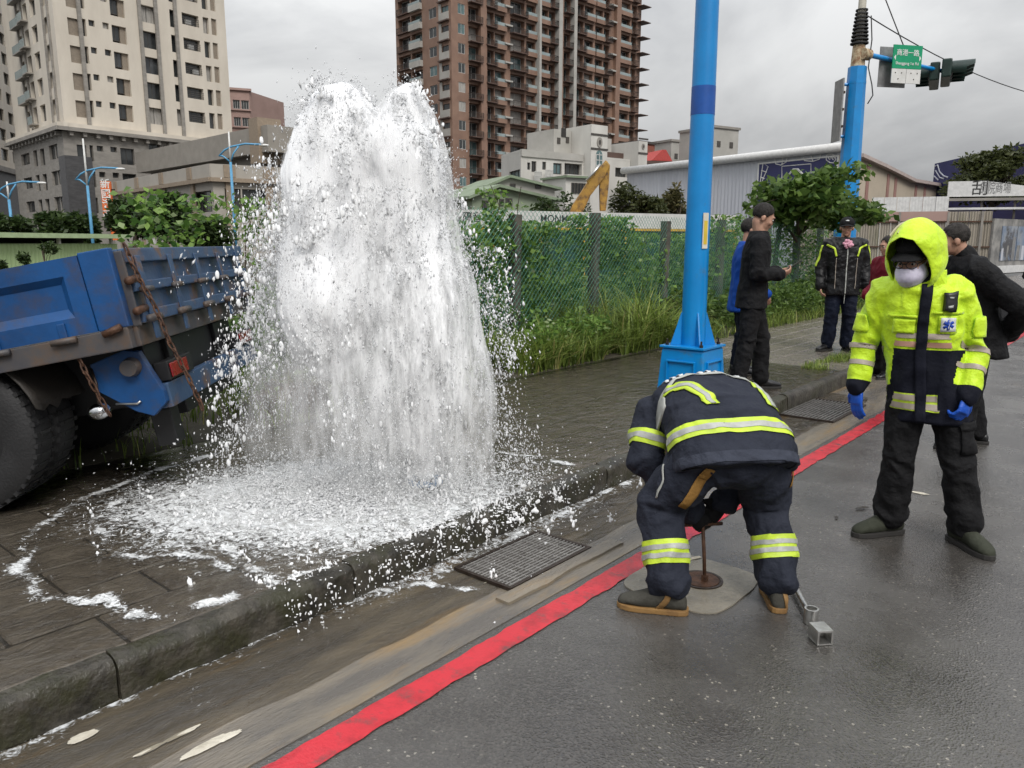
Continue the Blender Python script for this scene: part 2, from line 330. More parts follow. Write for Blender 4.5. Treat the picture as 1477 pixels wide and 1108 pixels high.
# storm drain with its grate
def drain(corners, nb, ncross, label, apron=True):
    st = [ST(G(*c)) for c in corners]; s0, s1 = min(a[0] for a in st), max(a[0] for a in st); t0, t1 = min(a[1] for a in st), max(a[1] for a in st)
    cx, cy = -(t0 + t1) / 2, (s0 + s1) / 2; W, Hh = t1 - t0, s1 - s0
    loc = Matrix.Rotation(ROADZ, 4, 'Z') @ Vector((cx, cy, 0))
    th = thing('drain_grate', label, 'drain', loc, ROADZ)
    MB().bb(-W / 2, W / 2, -Hh / 2, Hh / 2, .0045, .007).build('pit', 'pitblack', th)
    f = MB(); e = .018
    f.bb(-W / 2 - e, W / 2 + e, -Hh / 2 - e, -Hh / 2, .002, .021); f.bb(-W / 2 - e, W / 2 + e, Hh / 2, Hh / 2 + e, .002, .021)
    f.bb(-W / 2 - e, -W / 2, -Hh / 2, Hh / 2, .002, .021); f.bb(W / 2, W / 2 + e, -Hh / 2, Hh / 2, .002, .021); f.build('frame', 'iron', th)
    bm_ = MB().bb(-.0042, .0042, -Hh / 2, Hh / 2, -.010, .0).mesh('bar', 'steel_bar')
    for i in range(nb): obj('bar', bm_, th, loc=(-W / 2 + W * (i + .5) / nb, 0, .020))
    cm = MB().bb(-W / 2, W / 2, -.0035, .0035, -.008, 0).mesh('cross_bar', 'steel_bar')
    for i in range(ncross): obj('cross_bar', cm, th, loc=(0, -Hh / 2 + Hh * (i + .5) / ncross, .0185))
    if apron:
        a = MB(); pts = []
        for i in range(25):
            q = i / 24; pts.append((W / 2 + .10 + .02 * fbm(q * 3, 3.3), -Hh / 2 - .12 + q * (Hh + .3), .0))
        P = [(W / 2 + .02, -Hh / 2 - .12, 0)] + pts + [(W / 2 + .02, Hh / 2 + .18, 0)]
        a.poly([(x, y, .003) for x, y, z in P], .014, (0, 0, 1)); a.build('apron', 'gutter', th)
mat('pitblack', (.008, .008, .007), .7)
drain(((671, 827), (752, 783), (844, 794), (749, 845)), 15, 11, 'square steel drain grate in the gutter beside the splashing water')
drain(((1128, 600), (1172, 578), (1240, 586), (1205, 608)), 14, 3, 'steel slot drain grate in the gutter beside the paramedic', False)
# valve cover in its concrete patch
c0 = G(1011, 839); vt = thing('valve_cover', 'round iron valve cover set in a pale concrete patch in the road', 'manhole', c0, ROADZ)
g = MB(); pts = []
for i in range(60):
    a = 2 * PI * i / 60; ca, sa = math.cos(a), math.sin(a); q = (abs(ca) ** 5 + abs(sa) ** 5) ** (-1 / 5.)
    q *= 1 + .035 * fbm(ca * 2, sa * 2, 3); pts.append((ca * q * .245 - .03, sa * q * .265 - .03, .001))
g.poly(pts, .006, (0, 0, 1)); g.build('concrete_patch', 'concrete', vt)
MB().loft([((0, 0, .004), (.098, 0, 0), (0, .098, 0)), ((0, 0, .0125), (.098, 0, 0), (0, .098, 0)), ((0, 0, .0125), (.086, 0, 0), (0, .086, 0)), ((0, 0, .009), (.084, 0, 0), (0, .084, 0))], 32).build('rim', 'iron', vt, smooth=30)
MB().loft([((0, 0, .009), (.081, 0, 0), (0, .081, 0)), ((0, 0, .0135), (.081, 0, 0), (0, .081, 0)), ((0, 0, .0138), (.03, 0, 0), (0, .03, 0))], 32).build('cover', 'rust', vt, smooth=30)
# steel key left on the road
mat('galv', (.62, .62, .60), .32, (.40, .39, .37), 30, metal=.9, bump=.2)
a, b = G(1126, 808, .03), G(1170, 889, .03); kd = (b - a).normalized(); kt = thing('pipe_wrench', 'steel pipe key with square socket lying on the wet road by the right boot', 'tool', b)
MB().tube([a - b - kd * .02, -kd * .012], .0125, 14).build('shaft', 'galv', kt, smooth=40)
MB().loft([((0, 0, -.028), (.028, 0, 0), (0, .028, 0)), ((0, 0, .035), (.028, 0, 0), (0, .028, 0)), ((0, 0, .035), (.021, 0, 0), (0, .021, 0)), ((0, 0, .0), (.021, 0, 0), (0, .021, 0))], 24).build('collar', 'galv', kt, smooth=40)
q = G(1184, 915, .03) - b; g = MB(); M_ = Matrix.Translation(q) @ Matrix.Rotation(R(6), 4, 'Z')
for x0, x1, z0, z1 in ((-.031, .031, -.028, -.021), (-.031, .031, .025, .032), (-.031, -.024, -.021, .025), (.024, .031, -.021, .025)): g.bb(x0, x1, -.035, .04, z0, z1, M_)
g.bb(-.024, .024, .02, .035, -.021, .025, M_); g.build('socket', 'galv', kt, bevel=.0015)
def scrap(px, py, pts, m, name, label, rz):
    c = G(px, py, .006); g = MB(); n = len(pts); P = [(x, y, .004 * (i % 2) + .003) for i, (x, y) in enumerate(pts)]; g.add([(0, 0, .012)] + P + [(0, 0, .010)] + [(x, y, z - .0015) for x, y, z in P], [(0, i + 1, (i + 1) % n + 1) for i in range(n)] + [(n + 1, n + 2 + (i + 1) % n, n + 2 + i) for i in range(n)]); return g.build(name, m, None, loc=c, rz=rz, label=label, cat='litter')
mat('wet_leaf', (.035, .026, .014), .4, (.02, .015, .008), 20); mat('paper', (.55, .50, .40), .6)
scrap(1003, 806, [(-.035, -.008), (.0, -.014), (.036, -.004), (.03, .010), (.0, .008), (-.02, .012)], 'paper', 'paper_scrap', 'pale paper scrap on the road beyond the valve cover', .4)
scrap(1243, 733, [(-.05, -.006), (-.01, -.016), (.05, .0), (.02, .012), (-.02, .010)], 'wet_leaf', 'fallen_leaf', 'dark wet leaf on the road left of the paramedic', .2)
scrap(1206, 747, [(-.02, -.006), (.0, -.012), (.024, .0), (.0, .012)], 'wet_leaf', 'fallen_leaf', 'small dark leaf on the road nearer the bending firefighter', 1.1)
road_ = bpy.data.objects['road']
for px, py, rx, ry, sd in ((1327, 712, .05, .02, 3), (1310, 706, .015, .012, 5)):
    s, t = ST(G(px, py)); pts = []
    for i in range(30): a = 2 * PI * i / 30; q = 1 + .35 * fbm(math.cos(a) * 2, math.sin(a) * 2, sd); pts.append((-t + math.cos(a) * rx * q, s + math.sin(a) * ry * q, .004))
    MB().add([(-t, s, .0045)] + pts, [(0, i + 1, (i + 1) % 30 + 1) for i in range(30)]).build('paint_mark', 'white_paint', road_)
# ------------------------------------------------------------------ blue lamp post
mat('blue_paint', (.0, .245, .62), .36, (.0, .20, .53), 3, 6, coat=.25, bump=.08, bs=40, grime=((.07, .15, .24), 5, .60, .78))
mat('blue_dark', (.01, .09, .38), .4, (.01, .07, .30), 8)
mat('sticker', (.75, .72, .62), .5); mat('sticker_yellow', (.75, .55, .06), .5); mat('black_print', (.03, .03, .03), .6)
bp = G(996, 572, .15); lp = thing('lamp_post', 'tall bright blue lamp post with dark blue band on a square pedestal', 'lamp post', bp, ROADZ)
def sq(z, h): return ((0, 0, z), (h, 0, 0), (0, h, 0))
def sqloft(g, lv, rot=PI / 4):
    c, s = math.cos(rot), math.sin(rot)
    return g.loft([((0, 0, z), (h * 1.4142 * c, h * 1.4142 * s, 0), (-h * 1.4142 * s, h * 1.4142 * c, 0)) for z, h in lv], 4)
ped = sqloft(MB(), [(0, .225), (.02, .225), (.44, .198), (.455, .185)]).build('pedestal', 'blue_paint', lp, bevel=.012)
for a in range(4):
    g = MB(); M_ = Matrix.Rotation(a * PI / 2, 4, 'Z')
    for x0, x1, z0, z1 in ((-.13, .13, .335, .35), (-.14, -.125, .06, .35), (.125, .14, .06, .35), (-.13, .13, .05, .065)): g.bb(x0, x1, -.226, -.185, z0, z1, M_)
    g.build('panel_ridge', 'blue_paint', ped, bevel=.004)
sqloft(MB(), [(.455, .215), (.475, .215)]).build('base_plate', 'blue_paint', lp, bevel=.004)
g = MB(); oct_ = lambda z, r: ((0, 0, z), (r * math.cos(PI / 8), r * math.sin(PI / 8), 0), (-r * math.sin(PI / 8), r * math.cos(PI / 8), 0))
g.loft([oct_(.474, .108), oct_(2.43, .100)], 24); g.build('pole', 'blue_paint', lp, smooth=30)
MB().loft([oct_(2.43, .1018), oct_(2.66, .1008)], 24).build('band', 'blue_dark', lp, smooth=30)
MB().loft([oct_(2.66, .099), oct_(9, .07)], 24).build('pole', 'blue_paint', lp, smooth=30)
for a in range(4):
    M_ = Matrix.Rotation(a * PI / 2 + PI / 4, 4, 'Z'); g = MB(); g.poly([M_ @ Vector(p) for p in ((.09, -.006, .476), (.205, -.006, .476), (.115, -.006, .76), (.09, -.006, .78))], .012, M_ @ Vector((0, 1, 0))); g.build('gusset', 'blue_paint', lp)
    M_ = Matrix.Rotation(a * PI / 2, 4, 'Z'); MB().loft([(M_ @ Vector((.165, .165, z)), (r, 0, 0), (0, r, 0)) for z, r in ((.475, .018), (.497, .018), (.497, .009), (.53, .009))], 6).build('bolt', 'iron', lp)
g = MB(); g.bb(.074, .078, -.05, -.02, 1.32, 1.60, Matrix.Rotation(R(-5), 4, 'Z')); 
st_ = MB().box((.098, -.05, 1.47), (.006, .055, .30), R(-24)).build('sticker', 'sticker', lp)
MB().box((.1005, -.051, 1.455), (.004, .036, .2), R(-24)).build('sticker_panel', 'sticker_yellow', st_)

# ------------------------------------------------------------------ traffic signal post
mat('cream_rust', (.55, .46, .30), .6, (.22, .11, .05), 9, 8, .40, .62); mat('cream', (.58, .55, .47), .55)
mat('signal_green', (.012, .035, .028), .4, (.008, .022, .018), 6); mat('lens', (.02, .02, .02), .2); mat('sign_green', (.0, .30, .14), .45, (.0, .26, .12), 3)
mat('sign_white', (.72, .72, .70), .5, (.58, .58, .56), 4); mat('sign_back', (.30, .30, .30), .45, (.2, .2, .2), 6, metal=.4); mat('cable', (.02, .02, .02), .5)
TY = 18.0; tb = D(1219, 330, TY); tb.z = .15
tp = thing('traffic_signal_post', 'blue traffic signal post with coiled black ring collar rising behind the small tree', 'traffic light', tb)
def tz(py): return D(1225, py, TY).z - .15
MB().loft([oct_(0, .26), oct_(tz(97), .195)], 8).build('pole', 'blue_paint', tp)
MB().loft([((0, 0, tz(97)), (.15, 0, 0), (0, .15, 0)), ((0, 0, tz(66)), (.13, 0, 0), (0, .13, 0))], 14).build('pole_joint', 'cream_rust', tp, smooth=40)
MB().loft([((0, 0, tz(66)), (.085, 0, 0), (0, .085, 0)), ((0, 0, 9.5), (.07, 0, 0), (0, .07, 0))], 12).build('mast', 'cream', tp, smooth=40)
for i in range(10):
    z = tz(64) + (tz(16) - tz(64)) * i / 9; r = .19 - .007 * i
    MB().loft([((0, 0, z), (r, 0, 0), (0, r, 0)), ((0, 0, z + .03), (r, 0, 0), (0, r, 0)), ((0, 0, z + .03), (.10, 0, 0), (0, .10, 0)), ((0, 0, z), (.10, 0, 0), (0, .10, 0))], 18, False).build('collar_ring', 'cable', tp, smooth=40)
arm0 = Vector((.12, -.1, tz(80))); arm1 = D(1372, 107, 19.8) - tb; arm1.z = arm0.z; ad = (arm1 - arm0).normalized(); azr = math.atan2(ad.y, ad.x)
MB().tube([arm0, arm1], [.055, .045], 12).build('arm', 'blue_paint', tp, smooth=40)
MB().tube([arm0 - ad * .12, arm0 + ad * .1], .12, 14).build('arm_flange', 'cream_rust', tp, smooth=40)
MB().loft([oct_(tz(122), .203), oct_(tz(122) + .06, .203)], 8).build('clamp', 'blue_paint', tp)
pl = MB(); 
pl.box((-.36, .02, tz(160)), (.03, .46, 1.32)); sgn = pl.build('side_sign', 'sign_back', tp)
for k in range(3): MB().box((-.335, .02, tz(160) + (k - 1) * .36), (.035, .48, .05)).build('sign_rail', 'iron', sgn)
for z in (tz(122), tz(197)): MB().tube([(-.36, 0, z), (-.12, 0, z)], .035, 8).build('sign_bracket', 'blue_paint', tp)
MB().tube([(.16, -.12, tz(25)), (.20, -.16, tz(60)), (.17, -.16, tz(100)), (.26, -.2, tz(125)), (.30, -.2, tz(140)), (.2, -.2, tz(152))], .014, 6).build('hanging_cable', 'cable', tp)
# street name sign hung on the arm
sc_ = D(1308, 90, 18.25); SW, SH = .74, .80
sg = thing('street_sign', 'green street name sign over white plates hung on the signal arm', 'sign', sc_, R(12)); 
MB().bb(-SW / 2, SW / 2, -.012, .012, -.14, .36).build('panel', 'sign_green', sg, bevel=.004)
MB().bb(-SW / 2 + .0, -.004, -.011, .011, -.45, -.145).build('plate', 'sign_white', sg); MB().bb(.004, SW / 2, -.011, .011, -.45, -.145).build('plate', 'sign_white', sg)
mat('sign_text', (.80, .82, .80), .5)
def put_text(txt, size, m, parent, loc, ex=.003, rz=0, bold=0., sx=1.0, name='lettering'):
    me = text_mesh(txt, size, m, ex, bold); o = obj(name, me, parent); o.matrix_local = Matrix.Translation(loc) @ Matrix.Rotation(rz, 4, 'Z') @ Matrix.Rotation(R(90), 4, 'X') @ Matrix.Diagonal((sx, 1, 1, 1)); return o
put_text('商港一路', .145, 'sign_text', sg, (0, -.015, .19), bold=.0012); put_text('Shanggang 1st Rd', .085, 'sign_text', sg, (0, -.015, -.03), bold=.0006)
for s in (-1, 1):
    g = MB(); g.poly([(s * .30, -.0125, .03 + .12), (s * .30, -.0125, .03 - .0), (s * .345, -.0125, .09)], -.004, (0, 1, 0)); g.build('arrow', 'sign_text', sg)
g = MB(); g.bb(-SW / 2 - .16, SW / 2 - .2, .22, .24, -.5, .36); g.build('back_panel', 'sign_back', sg)
for x in (-.2, .2): MB().bb(x - .02, x + .02, .012, .22, .02, .06).build('bracket', 'iron', sg)
for x, z in ((-.28, -.23), (-.12, -.23), (.12, -.23), (.28, -.23), (-.2, -.36), (.2, -.36)): MB().tube([(x, -.02, z), (x, -.011, z)], .012, 8).build('rivet', 'iron', sg)
# signal heads
def sighead(px, py, dist, rz, label):
    c = D(px, py, dist); h = thing('signal_head', label, 'traffic light', c, rz, 'signal heads on the arm'); h.scale = (1.18, 1.18, 1.1)
    MB().bb(-.60, .60, 0, .18, -.19, .19).build('housing', 'signal_green', h, bevel=.03)
    for k in (-1, 0, 1):
        l = MB(); l.loft([((k * .39, -.005, 0), (.145, 0, 0), (0, 0, .145)), ((k * .39, -.03, 0), (.09, 0, 0), (0, 0, .09))], 18); l.build('lens', 'lens', h, smooth=True)
        v = MB(); n = 14; P1 = []
        for i in range(n + 1):
            a = R(-40) + (PI + R(80)) * i / n
            for y, rr in ((0.0, .165), (-.40 * (1 - .35 * (math.sin(a) < 0)), .165), (-.40 * (1 - .35 * (math.sin(a) < 0)), .158), (0, .158)): P1.append((k * .39 + math.cos(a) * rr, y, math.sin(a) * rr))
        v.add(P1, [(4 * i + j, 4 * i + (j + 1) % 4, 4 * i + 4 + (j + 1) % 4, 4 * i + 4 + j) for i in range(n) for j in range(4)]); v.build('visor', 'signal_green', h, smooth=40)
sighead(1372, 105, 19.7, R(62), 'dark green signal head at the tip of the arm facing right')
sighead(1341, 111, 20.0, R(242), 'dark green signal head behind the tip one facing left')
def cable(p, q, sag, name, label):
    pts = [p.lerp(q, i / 14) - Vector((0, 0, sag * 4 * (i / 14) * (1 - i / 14))) for i in range(15)]
    MB().tube(pts, .014, 6).build(name, 'cable', None, smooth=True, label=label, cat='cable')
cable(D(1250, 22, 18), D(1520, 142, 26), .25, 'overhead_cable', 'thin black cable running from the signal mast down to the right')
cable(D(1304, 68, 18.3), D(1262, -40, 18.6), .0, 'overhead_cable', 'short black stay cable rising from the street sign')

# ------------------------------------------------------------------ chain link fence, hoarding, excavator
mat('wire_green', (.085, .26, .19), .5, (.06, .18, .13), 9); mat('hoard_green', (.010, .055, .040), .6, (.007, .04, .03), 2, stretch=(1, 1, .3)); mat('yellow_steel', (.62, .40, .05), .5, (.45, .27, .03), 6)
mat('banner', (.62, .62, .60), .55, (.50, .50, .48), 3)
FT = 6.0
posts = [4.6, 7.08, 8.75, 10.65, 12.6, 14.6, 16.2, 17.6]
fence = thing('chain_link_fence', 'green chain link fence on rough concrete posts overgrown with vines', 'fence', RD(posts[0], FT, .15), ROADZ)
FH = 1.72
for s in posts:
    g = MB(); h = 1.72 + random.uniform(-.03, .06); lean = random.uniform(-.02, .02)
    g.loft([((lean * z + .004 * fbm(z * 5, s), s - posts[0], z), (.066, .0, 0), (0, .066, 0)) for z in np.linspace(-.1, h, 9)], 12, sq=.45); g.build('post', 'conc_post', fence, smooth=45)
def wires(s0, s1):
    g = MB(); p = .078; w_ = s1 - s0; r = .0028; n = int((w_ + FH) / p)
    for sg_ in (1, -1):
        for i in range(n):
            y0 = -FH + i * p; a, b = max(0, y0), min(w_, y0 + FH)
            if b - a < .03: continue
            za, zb = a - y0, b - y0; x = .004 * sg_
            if sg_ < 0: za, zb = FH - za, FH - zb
            bow = lambda y, z: .03 * fbm((s0 + y) * .9, z * .9)
            g.tube([(x + bow(y, z), s0 + y - posts[0], z) for y, z in ((a + (b - a) * q, za + (zb - za) * q) for q in (0, .33, .67, 1))], r, 3, False)
    o = g.build('wire_mesh', 'wire_green', fence); o['kind'] = 'stuff'; o.location = (.085, 0, .03)
for a, b in zip(posts, posts[1:]): wires(a, b)
# hoarding behind
HD = 23.0
HA, HB = D(640, 330, 21.5), D(1060, 318, 26.5); HA.z = HB.z = 0
hd = (HB - HA).normalized(); hl = (HB - HA).length; hrz = math.atan2(hd.y, hd.x)
hb = thing('site_hoarding', 'dark green site hoarding on a yellow frame with white printed banner on top', 'fence', HA, hrz)
ztop = 2.30
npan = 14
for i in range(npan):
    g = MB(); x0, x1 = hl * i / npan, hl * (i + 1) / npan; nn = 10; pts = []
    for k in range(nn + 1):
        x = x0 + .004 + (x1 - x0 - .008) * k / nn; pts.append((x, (.02 if k % 2 else 0)))
    V = [(x, y, z) for z in (.1, ztop - .42) for x, y in pts]; g.add(V, [(k, k + 1, nn + 2 + k, nn + 1 + k) for k in range(nn)]); g.build('panel', 'hoard_green', hb)
MB().bb(0, hl, -.05, -.01, ztop - .42, ztop - .35).build('rail', 'yellow_steel', hb)
for i in range(0, npan + 1, 2): MB().bb(hl * i / npan - .03, hl * i / npan + .03, -.08, -.02, 0, ztop - .36).build('post', 'yellow_steel', hb)
bn_ = MB().bb(0, hl, -.035, -.005, ztop - .34, ztop + .12).build('banner', 'banner', hb)
for tx, q in (('MONM', .33), ('隔音', .83), ('隔音', .08)): put_text(tx, .30, 'black_print', bn_, (hl * q, -.038, ztop - .10), bold=.004)
# excavator boom
mat('exc_yellow', (.46, .27, .045), .5, (.26, .14, .03), 3, 8, grime=((.10, .055, .03), 4, .48, .64)); mat('exc_dark', (.14, .09, .055), .6, (.08, .05, .03), 5)
EY = 26.3; ex = thing('excavator', 'weathered yellow excavator boom and arm raised behind the hoarding', 'excavator', D(845, 330, EY) * 1.0)
ex.location.z = 0; el = Vector(ex.location)
def exq(px, py, y=EY): return D(px, py, y) - el
g = MB(); prof = [(818, 318), (826, 296), (848, 262), (868, 238), (876, 232), (880, 240), (872, 256), (852, 282), (838, 312), (834, 322)]
g.poly([exq(*p, EY - .2) for p in prof], .42, (0, 1, 0)); g.build('boom', 'exc_yellow', ex, bevel=.03)
g = MB(); g.poly([exq(*p, EY - .12) for p in ((868, 238), (874, 231), (880, 238), (878, 270), (874, 304), (866, 304), (865, 270))], .26, (0, 1, 0)); g.build('stick', 'exc_yellow', ex, bevel=.02)
MB().tube([exq(846, 262, EY - .3), exq(866, 237, EY - .3)], .045, 8).build('hydraulic_ram', 'galv', ex, smooth=True)
MB().bb(-2.6, 1.6, -1.1, 1.1, 1.0, 2.3).build('cab_body', 'exc_yellow', ex, bevel=.1)
for s in (-1, 1): MB().loft([((-2.5, s * 1., .45), (.0, 0, .45), (0, .28, 0)), ((1.6, s * 1., .45), (0, 0, .45), (0, .28, 0))], 12).build('track', 'exc_dark', ex)
# ------------------------------------------------------------------ buildings
mat('beige_wall', (.64, .585, .50), .75, (.53, .48, .405), .35, 6, stretch=(1, 1, .35), bump=.1); mat('grey_stone', (.30, .28, .25), .7, (.21, .195, .175), .8, 6, bump=.2, stretch=(1, 1, 3)); mat('dark_stone', (.085, .083, .085), .5, (.05, .05, .052), 1.2, stretch=(1, 1, 3))
mat('tan_panel', (.27, .225, .175), .7); mat('win_frame', (.07, .062, .055), .5); mat('win_white', (.55, .55, .53), .5); mat('glass_dark', (.022, .024, .026), .12, (.05, .055, .055), .35, 3, spec=.6); mat('interior', (.035, .032, .03), .8)
mat('glass_teal', (.12, .20, .20), .12, (.06, .10, .105), .4, 3, spec=.6); mat('curtain', (.42, .40, .37), .8, (.25, .24, .22), 2, stretch=(4, 1, .5))
mat('brown_tile', (.265, .165, .118), .6, (.20, .12, .086), .5, 5); mat('brown_dark', (.10, .062, .048), .65, (.075, .045, .035), .7); mat('rail_dark', (.035, .028, .025), .5); mat('pale_panel', (.42, .405, .375), .65, (.34, .33, .30), .6)
mat('rail_glass', (.30, .36, .36), .15, (.22, .27, .27), .5, spec=.6); mat('offwhite', (.60, .585, .545), .7, (.47, .455, .42), .5, 7, stretch=(1, 1, .4)); mat('greenhouse_wall', (.25, .29, .215), .7, (.22, .27, .19), .7); mat('green_roof', (.22, .28, .19), .6, (.16, .2, .13), 1)
mat('pink_tile', (.40, .27, .235), .7, (.33, .22, .19), .4); mat('shed_wall', (.50, .515, .56), .55, (.44, .455, .50), .35, 4, stretch=(6, 6, .2)); mat('shed_trim', (.68, .68, .67), .5); mat('navy', (.028, .03, .115), .5, (.022, .024, .095), 1)
mat('cream_stripe', (.50, .43, .34), .65, (.42, .36, .28), .6); mat('pink_stripe', (.33, .19, .165), .65, (.27, .15, .13), .6); mat('tin_roof', (.48, .40, .37), .6); mat('corr_grey', (.37, .335, .28), .6, (.28, .25, .205), .7, 6, stretch=(1, 1, .25), grime=((.14, .15, .08), .8, .55, .72)); mat('red_tile', (.45, .06, .05), .6); mat('brick_red', (.26, .085, .055), .7, (.19, .06, .04), 2)
mat('orange_sign', (.72, .16, .03), .5, (.62, .13, .03), 2); mat('lime_wall', (.42, .55, .28), .65, (.36, .48, .24), .8, stretch=(8, 8, .2)); mat('lime_trim', (.44, .56, .32), .6); mat('beige_roof', (.31, .285, .25), .7, (.25, .23, .2), .8); mat('beige_band', (.40, .37, .325), .7, (.34, .315, .275), .5); mat('tan_pier', (.31, .245, .18), .7)
mat('sky_pole', (.10, .33, .55), .5)
class Face:
    def __init__(s, pa, da, pb, db, py=200):
        s.A = D(pa, py, da); s.B = D(pb, py, db); s.A.z = s.B.z = 0; s.init()
    def init(s): s.d = (s.B - s.A).normalized(); s.L = (s.B - s.A).length; s.o = Vector((s.d.y, -s.d.x, 0)); s.rz = math.atan2(s.d.y, s.d.x)
    def u(s, px, py):
        r = ray(px, py); n = s.o; k = s.A.dot(n) / (r.x * n.x + r.y * n.y); p = Vector((r.x * k, r.y * k, 0)); return (p - s.A).dot(s.d)
    def z(s, px, py):
        r = ray(px, py); n = s.o; k = s.A.dot(n) / (r.x * n.x + r.y * n.y); return CAMH + r.z * k
    def M(s): return Matrix.Translation(s.A) @ Matrix.Rotation(s.rz, 4, 'Z')    # local x along, -y outward
def facefrom(A, B):
    f = Face.__new__(Face); f.A, f.B = A.copy(), B.copy(); f.A.z = f.B.z = 0; f.init(); return f
def facade(parent, f, z0, z1, ops, m, depth=.35, u0=0, u1=None, name='wall', back='interior'):
    # a wall skin with real recessed openings: ops = (u0, u1, z0, z1)
    u1 = f.L if u1 is None else u1; ops = [(max(a, u0), min(b, u1), max(c, z0), min(d, z1)) for a, b, c, d in ops]; ops = [o for o in ops if o[1] - o[0] > .05 and o[3] - o[2] > .05]
    U = sorted({u0, u1, *[round(x, 4) for o in ops for x in o[:2]]}); Z = sorted({z0, z1, *[round(x, 4) for o in ops for x in o[2:]]}); g = MB()
    for i in range(len(U) - 1):
        run = None
        for j in range(len(Z) - 1):
            cu, cz = (U[i] + U[i + 1]) / 2, (Z[j] + Z[j + 1]) / 2
            hole = any(o[0] < cu < o[1] and o[2] < cz < o[3] for o in ops)
            if not hole:
                if run is None: run = Z[j]
            if (hole or j == len(Z) - 2) and run is not None:
                e = Z[j] if hole else Z[j + 1]; g.add([(U[i], 0, run), (U[i + 1], 0, run), (U[i + 1], 0, e), (U[i], 0, e)], [(0, 1, 2, 3)]); run = None
    for a, b, c, d in ops:
        g.add([(a, 0, c), (b, 0, c), (b, 0, d), (a, 0, d), (a, depth, c), (b, depth, c), (b, depth, d), (a, depth, d)], [(0, 4, 5, 1), (1, 5, 6, 2), (2, 6, 7, 3), (3, 7, 4, 0)])
        g.cm = 1; g.add([(a, depth, c), (b, depth, c), (b, depth, d), (a, depth, d)], [(0, 1, 2, 3)]); g.cm = 0
    return g.build(name, [m, back], parent, M=f.M())
WC = {}
def window(parent, f, u0, u1, z0, z1, dep, frame='win_frame', glass='glass_dark', mull=1, e=.07, name='window', trans=0):
    w_, h = round(u1 - u0, 2), round(z1 - z0, 2); key = (w_, h, frame, glass, mull, trans)
    if key not in WC:
        g = MB(); g.bb(0, e, -.05, .03, 0, h); g.bb(w_ - e, w_, -.05, .03, 0, h); g.bb(e, w_ - e, -.05, .03, 0, e); g.bb(e, w_ - e, -.05, .03, h - e, h)
        for k in range(mull): x = w_ * (k + 1) / (mull + 1); g.bb(x - e * .4, x + e * .4, -.04, .03, e, h - e)
        if trans: g.bb(e, w_ - e, -.04, .03, h * trans - e * .4, h * trans + e * .4)
        WC[key] = (g.mesh('window', frame), [MB().bb(w_ * k / (mull + 1) + e * .5, w_ * (k + 1) / (mull + 1) - e * .5, -.012, .008, e * .5, h - e * .5).mesh('pane', glass) for k in range(mull + 1)])
    o = obj(name, WC[key][0], parent); o.matrix_local = f.M() @ Matrix.Translation((u0, dep, z0))
    for p in WC[key][1]: obj('pane', p, o)
    return o
def fbox(parent, f, u0, u1, y0, y1, z0, z1, name, m, bevel=0): return MB().bb(u0, u1, y0, y1, z0, z1).build(name, m, parent, M=f.M(), bevel=bevel)
# ---- beige tower at the left
GLS = ['glass_dark', 'glass_dark', 'glass_mid', 'glass_mid', 'curtain']
mat('glass_mid', (.075, .08, .085), .12, (.03, .033, .036), .5, 3, spec=.6)
X0 = lambda z: z / 3.079
tw = thing('apartment_tower', 'tall beige apartment tower with grey stone podium rising at the left', 'building')
A_ = D(94, 190, 98); B_ = D(335, 190, 117); C_ = D(22, 190, 114); fR = facefrom(A_, B_); fL = facefrom(C_, A_)
FLH = 3.18; zc = fR.z(96, 190); zt = 52.
tz0 = zc + .9
rowy = 240 / 3.079
# openings of one storey of the right face, taken along one row of the facade
row = [(310, 372, 'blind', 200, 275), (375, 398, 'w', 205, 280), (403, 432, 's', 208, 235), (465, 495, 's', 218, 245), (505, 575, 'big', 228, 303), (635, 712, 'balc', 248, 322), (703 + 12, 722, 'w', 255, 325), (768, 802, 'w', 265, 340), (822, 898, 'balcr', 275, 325), (914, 944, 'w', 290, 360), (951, 978, 'blind', 295, 365)]
zref = fR.z(120, 275 / 3.079)
ops = []; spec = []
for k in range(-2, 9):
    for x0, x1, kd_, y0, y1 in row:
        u0, u1 = fR.u(X0(x0), X0(y0)), fR.u(X0(x1), X0(y1)); za, zb = fR.z(X0(x0), X0(y1)) + k * FLH, fR.z(X0(x0), X0(y0)) + k * FLH
        if za < tz0 + .1 or zb > zt: continue
        ops.append((u0, u1, za, zb)); spec.append((u0, u1, za, zb, kd_))
facade(tw, fR, tz0, zt, ops, 'beige_wall', .7)
for u0, u1, za, zb, kd_ in spec:
    if kd_ == 'blind': fbox(tw, fR, u0 + .002, u1 - .002, .25, .69, za + .002, zb - .002, 'blind_panel', 'tan_panel')
    elif kd_ == 'big':
        fbox(tw, fR, u0 + (u1 - u0) * .62, u1 - .002, .3, .69, za + .002, zb - .002, 'side_panel', 'tan_panel'); window(tw, fR, u0 + .002, u0 + (u1 - u0) * .62, za + .3, zb - .002, .5, glass=random.choice(GLS))
    elif kd_ == 'balcr':
        window(tw, fR, u0 + .05, u1 - .05, za + .02, zb - .02, .62, mull=2)
        g = MB()
        for q in (.15, .4, .65, .9): g.bb(u0, u1, -.03, .0, za + q - .03, za + q + .03)
        g.build('railing', 'win_frame', tw, M=fR.M())
        if random.random() < .75:
            x = u0 + random.uniform(.2, .55) * (u1 - u0); b = fbox(tw, fR, x, x + .8, .08, .4, za + .1, za + .75, 'air_conditioner', 'win_white', .03)
    else: window(tw, fR, u0 + .002, u1 - .002, za + .002, zb - .002, glass=random.choice(GLS), dep=.35 if kd_ == 's' else .5, mull=0 if kd_ in 'ws' else 1)
